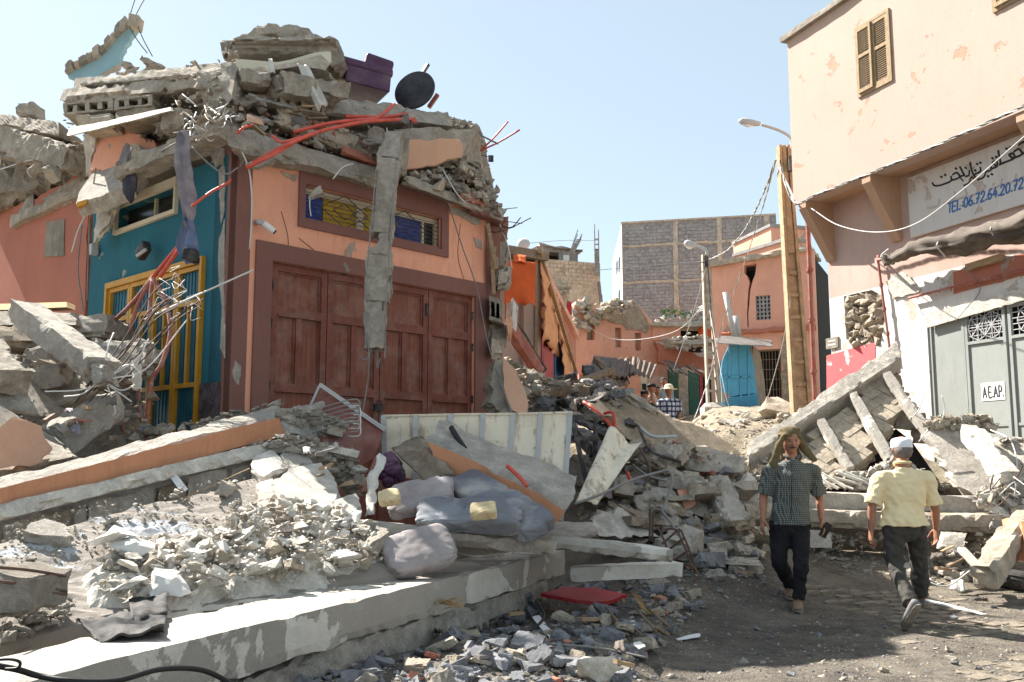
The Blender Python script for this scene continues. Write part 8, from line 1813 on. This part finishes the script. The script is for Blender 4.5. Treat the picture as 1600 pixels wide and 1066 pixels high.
# ================================================================== people
def loft(mb, rings, n=16, side=None):
    """rings: (centre, half width, half depth); side: width direction"""
    b = len(mb.v); k = len(rings)
    for i, (c, a, d_) in enumerate(rings):
        c = V(c); t = V(rings[min(i + 1, k - 1)][0]) - V(rings[max(i - 1, 0)][0]); t = t.normalized() if t.length > 1e-6 else V((0, 0, 1))
        sx = V(side) if side is not None else V((1, 0, 0)); sx = sx - t * sx.dot(t)
        if sx.length < .1: sx = t.orthogonal()
        sx.normalize(); sy = t.cross(sx)
        for j in range(n):
            an = 2 * math.pi * j / n; mb.v.append(c + sx * math.cos(an) * a + sy * math.sin(an) * d_)
    for i in range(k - 1):
        for j in range(n): mb.f.append((b + i * n + j, b + i * n + (j + 1) % n, b + (i + 1) * n + (j + 1) % n, b + (i + 1) * n + j)); mb.m.append(0)
    mb.f.append(tuple(b + j for j in reversed(range(n)))); mb.m.append(0); mb.f.append(tuple(b + (k - 1) * n + j for j in range(n))); mb.m.append(0)
def limb(mb, pts, rs, n=14, side=None, ends=True):
    pts = [V(p) for p in pts]; m_ = len(pts); out = []
    c = cr([V((p.x, p.y, p.z)) for p in pts], 5); rr = cr([V((r[0], r[1], 0)) if isinstance(r, tuple) else V((r, r, 0)) for r in rs], 5)
    if len(pts) == 2: c = [pts[0].lerp(pts[1], i / 5) for i in range(6)]; q = [V((r[0], r[1], 0)) if isinstance(r, tuple) else V((r, r, 0)) for r in rs]; rr = [q[0].lerp(q[1], i / 5) for i in range(6)]
    if ends:
        a = rr[0].x; d = (c[0] - c[1]).normalized(); out.append((c[0] + d * a * .55, rr[0].x * .45, rr[0].y * .45)); out.append((c[0] + d * a * .3, rr[0].x * .8, rr[0].y * .8))
    out += [(c[i], rr[i].x, rr[i].y) for i in range(len(c))]
    if ends:
        a = rr[-1].x; d = (c[-1] - c[-2]).normalized(); out.append((c[-1] + d * a * .3, rr[-1].x * .8, rr[-1].y * .8)); out.append((c[-1] + d * a * .55, rr[-1].x * .45, rr[-1].y * .45))
    loft(mb, out, n, side)
def remesh(mb, name, voxel, smooth=4, wr=0.0, seed=0):
    me = mb.mesh(name); o = bpy.data.objects.new(name, me); col.objects.link(o)
    r_ = o.modifiers.new('r', 'REMESH'); r_.mode = 'VOXEL'; r_.voxel_size = voxel; r_.use_smooth_shade = True
    if smooth: s_ = o.modifiers.new('s', 'SMOOTH'); s_.iterations = smooth; s_.factor = .5
    dg = bpy.context.evaluated_depsgraph_get(); m2 = bpy.data.meshes.new_from_object(o.evaluated_get(dg)); bpy.data.objects.remove(o); bpy.data.meshes.remove(me)
    out = MB(); nr = [v_.normal.copy() for v_ in m2.vertices]; out.v = []
    for v_, n_ in zip(m2.vertices, nr):
        p = v_.co.copy()
        if wr: p += n_ * wr * (nz(V((p.x, p.y, p.z * .55)), 9, seed) + .8 * nz(V((p.x + p.z * .5, p.y, p.z * .8)), 19, seed + 1) - .6 * abs(nz(V((p.x, p.y, p.z * 1.6)), 12, seed + 2)))
        out.v.append(p)
    out.f = [tuple(p.vertices) for p in m2.polygons]; out.m = [0] * len(out.f); bpy.data.meshes.remove(m2); return out
def hand(mb, wrist, d, pn, sgn, s=1.0, curl=.5):
    """palm and five fingers; d = pointing direction, pn = palm normal, sgn = thumb side"""
    d = d.normalized(); pn = (pn - d * pn.dot(d)).normalized(); w_ = d.cross(pn) * sgn
    loft(mb, [(wrist - d * .01 * s, .026 * s, .019 * s), (wrist + d * .025 * s, .034 * s, .017 * s), (wrist + d * .07 * s, .041 * s, .016 * s), (wrist + d * .092 * s, .037 * s, .013 * s)], 12, w_)
    for i, L_ in enumerate((.066, .078, .072, .056)):
        o = wrist + d * (.086 - .004 * abs(i - 1.3)) * s + w_ * (.030 - .0205 * i) * s; pts = [o - d * .02 * s, o]; dr = (d + w_ * (.09 - .07 * i)).normalized(); a = 0
        for k, f in enumerate((.46, .3, .24)):
            a += curl * (.45 + .12 * i + .25 * k); dd_ = dr * math.cos(a) + pn * math.sin(a); pts.append(pts[-1] + dd_ * L_ * f * s)
        limb(mb, pts, [.0085 * s, .0088 * s, .0082 * s, .0074 * s, .0062 * s], 8)
    o = wrist + d * .02 * s + w_ * .026 * s; t1 = (d * .6 + w_ * .7 + pn * .35).normalized()
    limb(mb, [o - t1 * .01, o + t1 * .034 * s, o + t1 * .05 * s + (d * .9 + pn * .35) * .02 * s, o + t1 * .055 * s + (d + pn * .5) * .042 * s], [.014 * s, .012 * s, .0105 * s, .008 * s], 8)
def head(mb, c, fw, up, s=1.0):
    fw = fw.normalized(); up = (up - fw * up.dot(fw)).normalized(); rt = fw.cross(up); nu, nv = 40, 30; b = len(mb.v)
    g = lambda x, z, x0, z0, sx, sz: math.exp(-((x - x0) / sx) ** 2 - ((z - z0) / sz) ** 2)
    for j in range(nv + 1):
        ph = -math.pi / 2 + math.pi * j / nv
        for i in range(nu):
            th = 2 * math.pi * i / nu; x = math.cos(ph) * math.sin(th) * .077; y = math.cos(ph) * math.cos(th) * .098; z = math.sin(ph) * .122
            if z < 0: k = 1 - .30 * (-z / .122) ** 1.6; x *= k; y = y * (1 - .12 * (-z / .122)) - .0
            if y > 0 and z < .03: y *= 1 - .05 * min(1, (.03 - z) / .1)
            if y > 0:
                f = 1.0
                y += .026 * g(x, z, 0, -.022, .013, .02) + .012 * g(x, z, 0, .004, .009, .022) + .008 * g(abs(x), z, .03, .026, .028, .009) - .013 * g(abs(x), z, .031, .006, .016, .012)
                y += .007 * g(abs(x), z, .045, -.02, .018, .018) + .008 * g(x, z, 0, -.058, .022, .007) - .004 * g(x, z, 0, -.064, .02, .004) + .013 * g(x, z, 0, -.095, .025, .02) - .006 * g(x, z, 0, -.075, .02, .006)
            elif z < -.02: y *= .82
            mb.v.append(V(c) + (rt * x + fw * y + up * z) * s)
    for j in range(nv):
        for i in range(nu): mb.f.append((b + j * nu + i, b + j * nu + (i + 1) % nu, b + (j + 1) * nu + (i + 1) % nu, b + (j + 1) * nu + i)); mb.m.append(0)
    for sg in (-1, 1):
        o = V(c) + (rt * sg * .078 - fw * .008 + up * -.004) * s; limb(mb, [o + up * .022 * s, o + rt * sg * .008 * s, o - up * .024 * s], [(.006, .013), (.008, .016), (.005, .009)], 8, rt)
def shoe(name, a, b, mat, T_, w_=.05, h=.05):   # heel a -> toe b (points at sole)
    a, b = V(a), V(b); d = b - a; u = V((0, 0, 1)); u = (u - d.normalized() * u.dot(d.normalized())).normalized(); sx = d.cross(u).normalized()
    m = MB(); loft(m, [(a - d * .06 + u * h * .6, w_ * .5, h * .4), (a + u * h * .75, w_ * .75, h * .75), (a + d * .3 + u * h * .75, w_ * .8, h * .75), (a + d * .62 + u * h * .55, w_ * .95, h * .55), (a + d * .9 + u * h * .42, w_ * .8, h * .42), (b + u * h * .35, w_ * .4, h * .25)], 14, sx)
    o = build(m, name, mat, T_, smooth=True)
    m = MB(); loft(m, [(a - d * .07, w_ * .5, .008), (a + d * .1, w_ * .78, .012), (a + d * .6, w_, .012), (a + d * .9, w_ * .85, .012), (b + d * .03, w_ * .4, .008)], 12, sx); build(m, 'sole', M['concrete_dark'], o, smooth=True)

def figure(lab, Y0, J, fw, shirt, trousers, skin='skin', voxel=.0085, s=1.0, group=None, sleeve=.92, hemz=None, wr=.012, seed=1, hair=True, shoes=('shoe', 'shoe'), detail=True, untuck=.03):
    q = {k: P(v[0], v[1], Y0 + v[2]) for k, v in J.items()}
    base = V((q['neck'].x, Y0, min(q['anL'].z, q['anR'].z) - .06)); T_ = thing('person', lab, 'person', base, group)
    fw = V(fw).normalized(); fh = V((fw.x, fw.y, 0)).normalized(); rt = fh.cross(V((0, 0, 1))); up = V((0, 0, 1))
    hc = q['head']; nk = q['neck']; hip = (q['hipL'] + q['hipR']) / 2
    m = MB(); head(m, hc, fw, (hc - nk).normalized() * .5 + up, s)
    limb(m, [hc - up * .06 * s - fh * .012, nk + up * .02, nk - up * .06], [.05 * s, .054 * s, .07 * s], 14)
    limb(m, [nk - up * .08, nk - up * .2, nk.lerp(hip, .7), hip], [(.06 * s, .05 * s), (.14 * s, .09 * s), (.13 * s, .085 * s), (.14 * s, .09 * s)], 16, rt)
    for sd in 'LR':
        sh, el, wrst, hd = q['sh' + sd], q['el' + sd], q['wr' + sd], q['hd' + sd]
        limb(m, [nk - up * .09 * s, nk.lerp(sh, .85) - up * .04, sh.lerp(el, .5), el, el.lerp(wrst, .35), wrst], [.035 * s, .036 * s, .046 * s, .037 * s, .037 * s, .024 * s], 12)
        dr = hd - wrst; sg = 1 if sd == 'L' else -1
        if detail: hand(m, wrst, dr, (hip - wrst) + fh * .02, sg * (1 if fh.y < 0 else 1), s * 1.0, .42)
        else: limb(m, [wrst, wrst + dr * .6, hd], [.03, .04, .02], 8)
        limb(m, [q['hip' + sd], q['kn' + sd], q['an' + sd]], [.075 * s, .05 * s, .036 * s], 10)
    build(remesh(m, 'body', voxel * .8, 1), 'body', M[skin], T_, smooth=True)
    # shirt
    m = MB(); hz = hip + up * (.02 if hemz is None else hemz)
    W_ = (q['shL'] - q['shR']).length / 2
    limb(m, [nk - up * .015, nk - up * .055 * s, nk - up * .13 * s, nk.lerp(hip, .42), nk.lerp(hip, .72), hz, hz - up * .05], [(.068 * s, .066 * s), (W_ * .62, .08 * s), (W_ * .88, .112 * s), (W_ * .9, .125 * s), (W_ * .82, .122 * s), (W_ * .86 + untuck * .4, .13 * s + untuck * .3), (W_ * .86 + untuck * .7, .13 * s + untuck * .4)], 24, rt, ends=False)
    for sd in 'LR':
        sh, el = q['sh' + sd], q['el' + sd]; e = sh.lerp(el, sleeve)
        limb(m, [nk - up * .075 * s, nk.lerp(sh, .6) - up * .04, sh - up * .025, sh.lerp(el, .5), e], [.045 * s, .062 * s, .067 * s, .068 * s, .076 * s], 14, ends=False)
    sm = remesh(m, 'shirt', voxel, 3, wr, seed); build(sm, 'shirt', M[shirt], T_, smooth=True)
    # collar
    m = MB(); ring = []
    for k in range(13):
        an = -2.75 + 5.5 * k / 12; ring.append(nk + up * (.03 * s - .03 * (1 if False else abs(math.cos(an / 2)) * 0)) + (rt * math.sin(an) * .066 - fh * math.cos(an) * .06) * s + up * (-.035 * max(0, -math.cos(an))))
    if detail: m.tube(ring, [.012 * s] * 13, 8); build(m, 'collar', M[shirt], T_, smooth=True)
    # trousers
    m = MB(); limb(m, [hip + up * .09, hip, hip - up * .07], [(W_ * .72, .10 * s), (W_ * .78, .118 * s), (W_ * .66, .11 * s)], 20, rt)
    for sd in 'LR':
        h_, kn, an = q['hip' + sd], q['kn' + sd], q['an' + sd]; t = an + (kn - an).normalized() * .015
        limb(m, [h_ + up * .02, h_.lerp(kn, .4), kn, kn.lerp(t, .5), t], [.098 * s, .092 * s, .074 * s, .068 * s, .062 * s], 16, rt, ends=False)
    build(remesh(m, 'trousers', voxel * 1.1, 2, wr * 1.1, seed + 5), 'trousers', M[trousers], T_, smooth=True)
    for i, sd in enumerate('LR'):
        if 'toe' + sd in q: shoe('shoe', q['heel' + sd], q['toe' + sd], M[shoes[i]], T_)
    if detail:
        for sg in (-1, 1):
            m = MB(); e = hc + (rt * sg * .031 + fw * .079 + up * .006) * s; m.lathe(e, [(0, -.006), (.008, -.003), (.011, 0), (.008, .003), (0, .006)], 8); build(m, 'eye', M['eye'], T_, smooth=True)
            m = MB(); limb(m, [hc + (rt * sg * .014 + fw * .092 + up * .023) * s, hc + (rt * sg * .032 + fw * .09 + up * .027) * s, hc + (rt * sg * .05 + fw * .074 + up * .022) * s], [.003, .0042, .002], 6); build(m, 'eyebrow', M['hair'], T_, smooth=True)
    return T_, q, hc, fw, rt, up
# the man with the olive scarf walking towards the viewer
JA = dict(head=(1235, 690, -.02), neck=(1237, 716, .0), shL=(1203, 733, 0), elL=(1193, 776, .03), wrL=(1192, 811, -.05), hdL=(1191, 828, -.07), shR=(1271, 733, 0), elR=(1280, 776, .05), wrR=(1284, 812, -.04), hdR=(1288, 830, -.08),
          hipL=(1220, 818, 0), hipR=(1250, 818, 0), knL=(1218, 878, .02), anL=(1238, 918, .35), knR=(1252, 880, -.08), anR=(1247, 938, -.05), heelL=(1234, 926, .38), toeL=(1236, 936, .12), heelR=(1246, 944, .02), toeR=(1247, 956, -.22))
YA = 8.85
TA, qA, hc, fw, rt, up = figure('man with olive head scarf and checked shirt walking towards the viewer', YA, JA, (-.05, -1, -.06), 'checked', 'navy', seed=3, hemz=.04)
m = MB(); c = hc + up * .045 - fw * .015
for k, (dz, rx, ry) in enumerate(((-.02, .095, .118), (.01, .102, .122), (.04, .1, .118), (.068, .085, .1), (.088, .05, .06))): pass
loft(m, [(c + up * (dz + .008) - fw * .01, rx, ry) for dz, rx, ry in ((-.02, .084, .1), (-.004, .094, .112), (.02, .097, .115), (.05, .086, .1), (.072, .062, .074), (.082, .03, .036))], 24, rt)
for k in range(4):
    ring = [c + up * (.006 + .02 * k) - fw * .01 + (rt * math.sin(a_) * (.096 - .008 * k) + fw * math.cos(a_) * (.114 - .01 * k)) + up * .012 * math.sin(a_ * 1 + k * 1.3) for a_ in [i * 2 * math.pi / 16 for i in range(17)]]; m.tube(ring, .011, 7)
limb(m, [P(1226, 680, YA - .08), P(1218, 694, YA - .09), P(1213, 708, YA - .1), P(1208, 726, YA - .12)], [(.026, .03), (.034, .03), (.04, .02), (.046, .012)], 12, rt)
limb(m, [P(1244, 680, YA), P(1251, 692, YA + .03), P(1261, 706, YA + .02), P(1273, 720, YA - .02)], [(.035, .045), (.045, .04), (.042, .022), (.03, .014)], 12, rt)
limb(m, [P(1230, 680, YA + .1), P(1232, 700, YA + .13), P(1236, 716, YA + .12)], [(.09, .04), (.1, .04), (.11, .03)], 12, rt)
build(remesh(m, 'scarf', .007, 1, .012, 9), 'head_scarf', M['olive'], TA, smooth=True)
m = MB(); e = hc + fw * .094 - up * .047; limb(m, [e - rt * .03 - up * .008 - fw * .012, e + fw * .012, e + rt * .03 - up * .008 - fw * .012], [.004, .007, .004], 8); build(m, 'moustache', M['hair'], TA, smooth=True)
PH = MB(); wv = qA['hdR']; solid(PH, wv + V((.005, -.02, .01)), .07, .012, .14, Matrix.Rotation(R(28), 3, 'Y') @ Matrix.Rotation(R(10), 3, 'X'), .004)
build(PH, 'mobile_phone', M['black_paint'], label='dark mobile phone in the hand of the man with the scarf', cat='phone')
m = MB()
for k in range(6): m.lathe(P(1237.5, 728 + k * 14, YA - .135), [(0, -.004), (.005, 0), (0, .004)], 6)
build(m, 'button', M['black_paint'], TA, kind='stuff')
m = MB(); m.tube([P(1237, 722, YA - .12), P(1237, 765, YA - .14), P(1236, 812, YA - .15)], .004, 4); build(m, 'placket', M['navy'], TA)
# the man in the yellow shirt walking away
YB = 8.3
JB = dict(head=(1409, 704, .04), neck=(1410, 728, .0), shL=(1449, 745, 0), elL=(1461, 792, .02), wrL=(1463, 826, .06), hdL=(1463, 846, .08), shR=(1374, 745, 0), elR=(1363, 792, .0), wrR=(1361, 828, .02), hdR=(1361, 848, .03),
          hipL=(1430, 820, 0), hipR=(1396, 820, 0), knL=(1434, 876, .12), anL=(1441, 934, .22), knR=(1398, 884, -.02), anR=(1424, 946, -.36), heelL=(1439, 944, .22), toeL=(1438, 947, .48), heelR=(1434, 948, -.50), toeR=(1414, 984, -.30))
TB_, qB, hc, fw, rt, up = figure('man in white skullcap and yellow shirt seen from behind, walking away', YB, JB, (.0, 1, -.08), 'yellow_shirt', 'grey_trousers', seed=11, hemz=.04, untuck=.06, shoes=('shoe_grey', 'shoe_grey'), wr=.016)
m = MB(); c = hc + up * .03 - fw * .0
loft(m, [(c + up * dz, rx, ry) for dz, rx, ry in ((-.012, .085, .103), (.0, .088, .106), (.045, .086, .102), (.066, .078, .092), (.078, .05, .06), (.082, .01, .012))], 28, rt); build(m, 'skullcap', M['skullcap'], TB_, smooth=True)
m = MB(); c = hc - up * .005 - fw * .010; loft(m, [(c + up * dz, rx, ry) for dz, rx, ry in ((-.06, .05, .07), (-.045, .071, .086), (-.01, .08, .092), (.03, .082, .096))], 24, rt); build(m, 'grey_hair', M['hair_grey'], TB_, smooth=True)
# people in the street behind
def far(lab, x, yh, Y, shirt, fw, hat=None, skin='skin_far', lean=0, trousers='navy', seed=1):
    k = F / Y; f = lambda dx, dz, dy=0: (x + dx * k, yh + (1.58 - dz) * k, dy)
    a = abs(V(fw).normalized().y) ; w_ = .2 * max(.35, a)
    J = dict(head=f(lean, 1.58), neck=f(0, 1.43), shL=f(-w_, 1.36), shR=f(w_, 1.36), elL=f(-w_ - .04, 1.08), elR=f(w_ + .04, 1.08), wrL=f(-w_ - .02, .86, -.05), wrR=f(w_ + .02, .86, -.05), hdL=f(-w_ - .02, .74, -.05), hdR=f(w_ + .02, .74, -.05),
             hipL=f(-.09, .88), hipR=f(.09, .88), knL=f(-.1, .48), knR=f(.1, .48), anL=f(-.1, .08), anR=f(.1, .08), heelL=f(-.1, .03, .05), toeL=f(-.1, .03, -.2), heelR=f(.1, .03, .05), toeR=f(.1, .03, -.2))
    T_, q, hc, fw, rt, up = figure(lab, Y, J, fw, shirt, trousers, skin, voxel=.02, detail=False, wr=.01, seed=seed)
    m = MB(); c = hc + up * .03
    if hat == 'straw':
        loft(m, [(c + up * dz, rx, ry) for dz, rx, ry in ((.0, .16, .17), (.012, .2, .21), (.02, .12, .13), (.06, .1, .11), (.1, .085, .1), (.125, .05, .06))], 20, rt); build(m, 'sun_hat', M['straw_hat'], T_, smooth=True)
    elif hat == 'cap':
        loft(m, [(c + up * dz, rx, ry) for dz, rx, ry in ((.0, .09, .11), (.05, .088, .105), (.09, .05, .06))], 16, rt); m.hexa(c + rt * .06 + fw * .08, c - rt * .06 + fw * .08, c - rt * .05 + fw * .18 - up * .01, c + rt * .05 + fw * .18 - up * .01, up * .015); build(m, 'cap', M['black'], T_, smooth=True)
    else:
        loft(m, [(c + up * dz - fw * .012, rx, ry) for dz, rx, ry in ((-.03, .078, .09), (.0, .086, .1), (.06, .078, .09), (.1, .04, .05))], 16, rt); build(m, 'hair', M['hair'], T_, smooth=True)
far('man with grey-blue shirt standing alone near the ochre shop front', 979, 599, 33, 'shirt_blue', (.2, -1, 0), seed=4)
far('man in a black cap and striped shirt turned to the right in the street group', 1018, 607, 22.5, 'striped', (1, -.15, 0), 'cap', seed=5)
far('man hidden between the black cap and the white hat, only his face showing', 1027, 612, 23.5, 'black', (.3, -1, 0), seed=6)
far('dark-haired man in a grey shirt standing behind the white hat', 1037, 597, 27, 'shirt_blue', (.1, -1, 0), seed=7)
far('man in a white sun hat and plaid shirt seen from behind in the street', 1045, 611, 21.5, 'plaid', (-.15, 1, 0), 'straw', seed=8)
far('person in black at the left edge of the street group, back to the viewer', 1007, 618, 21.5, 'black', (.3, 1, 0), 'cap', seed=9)
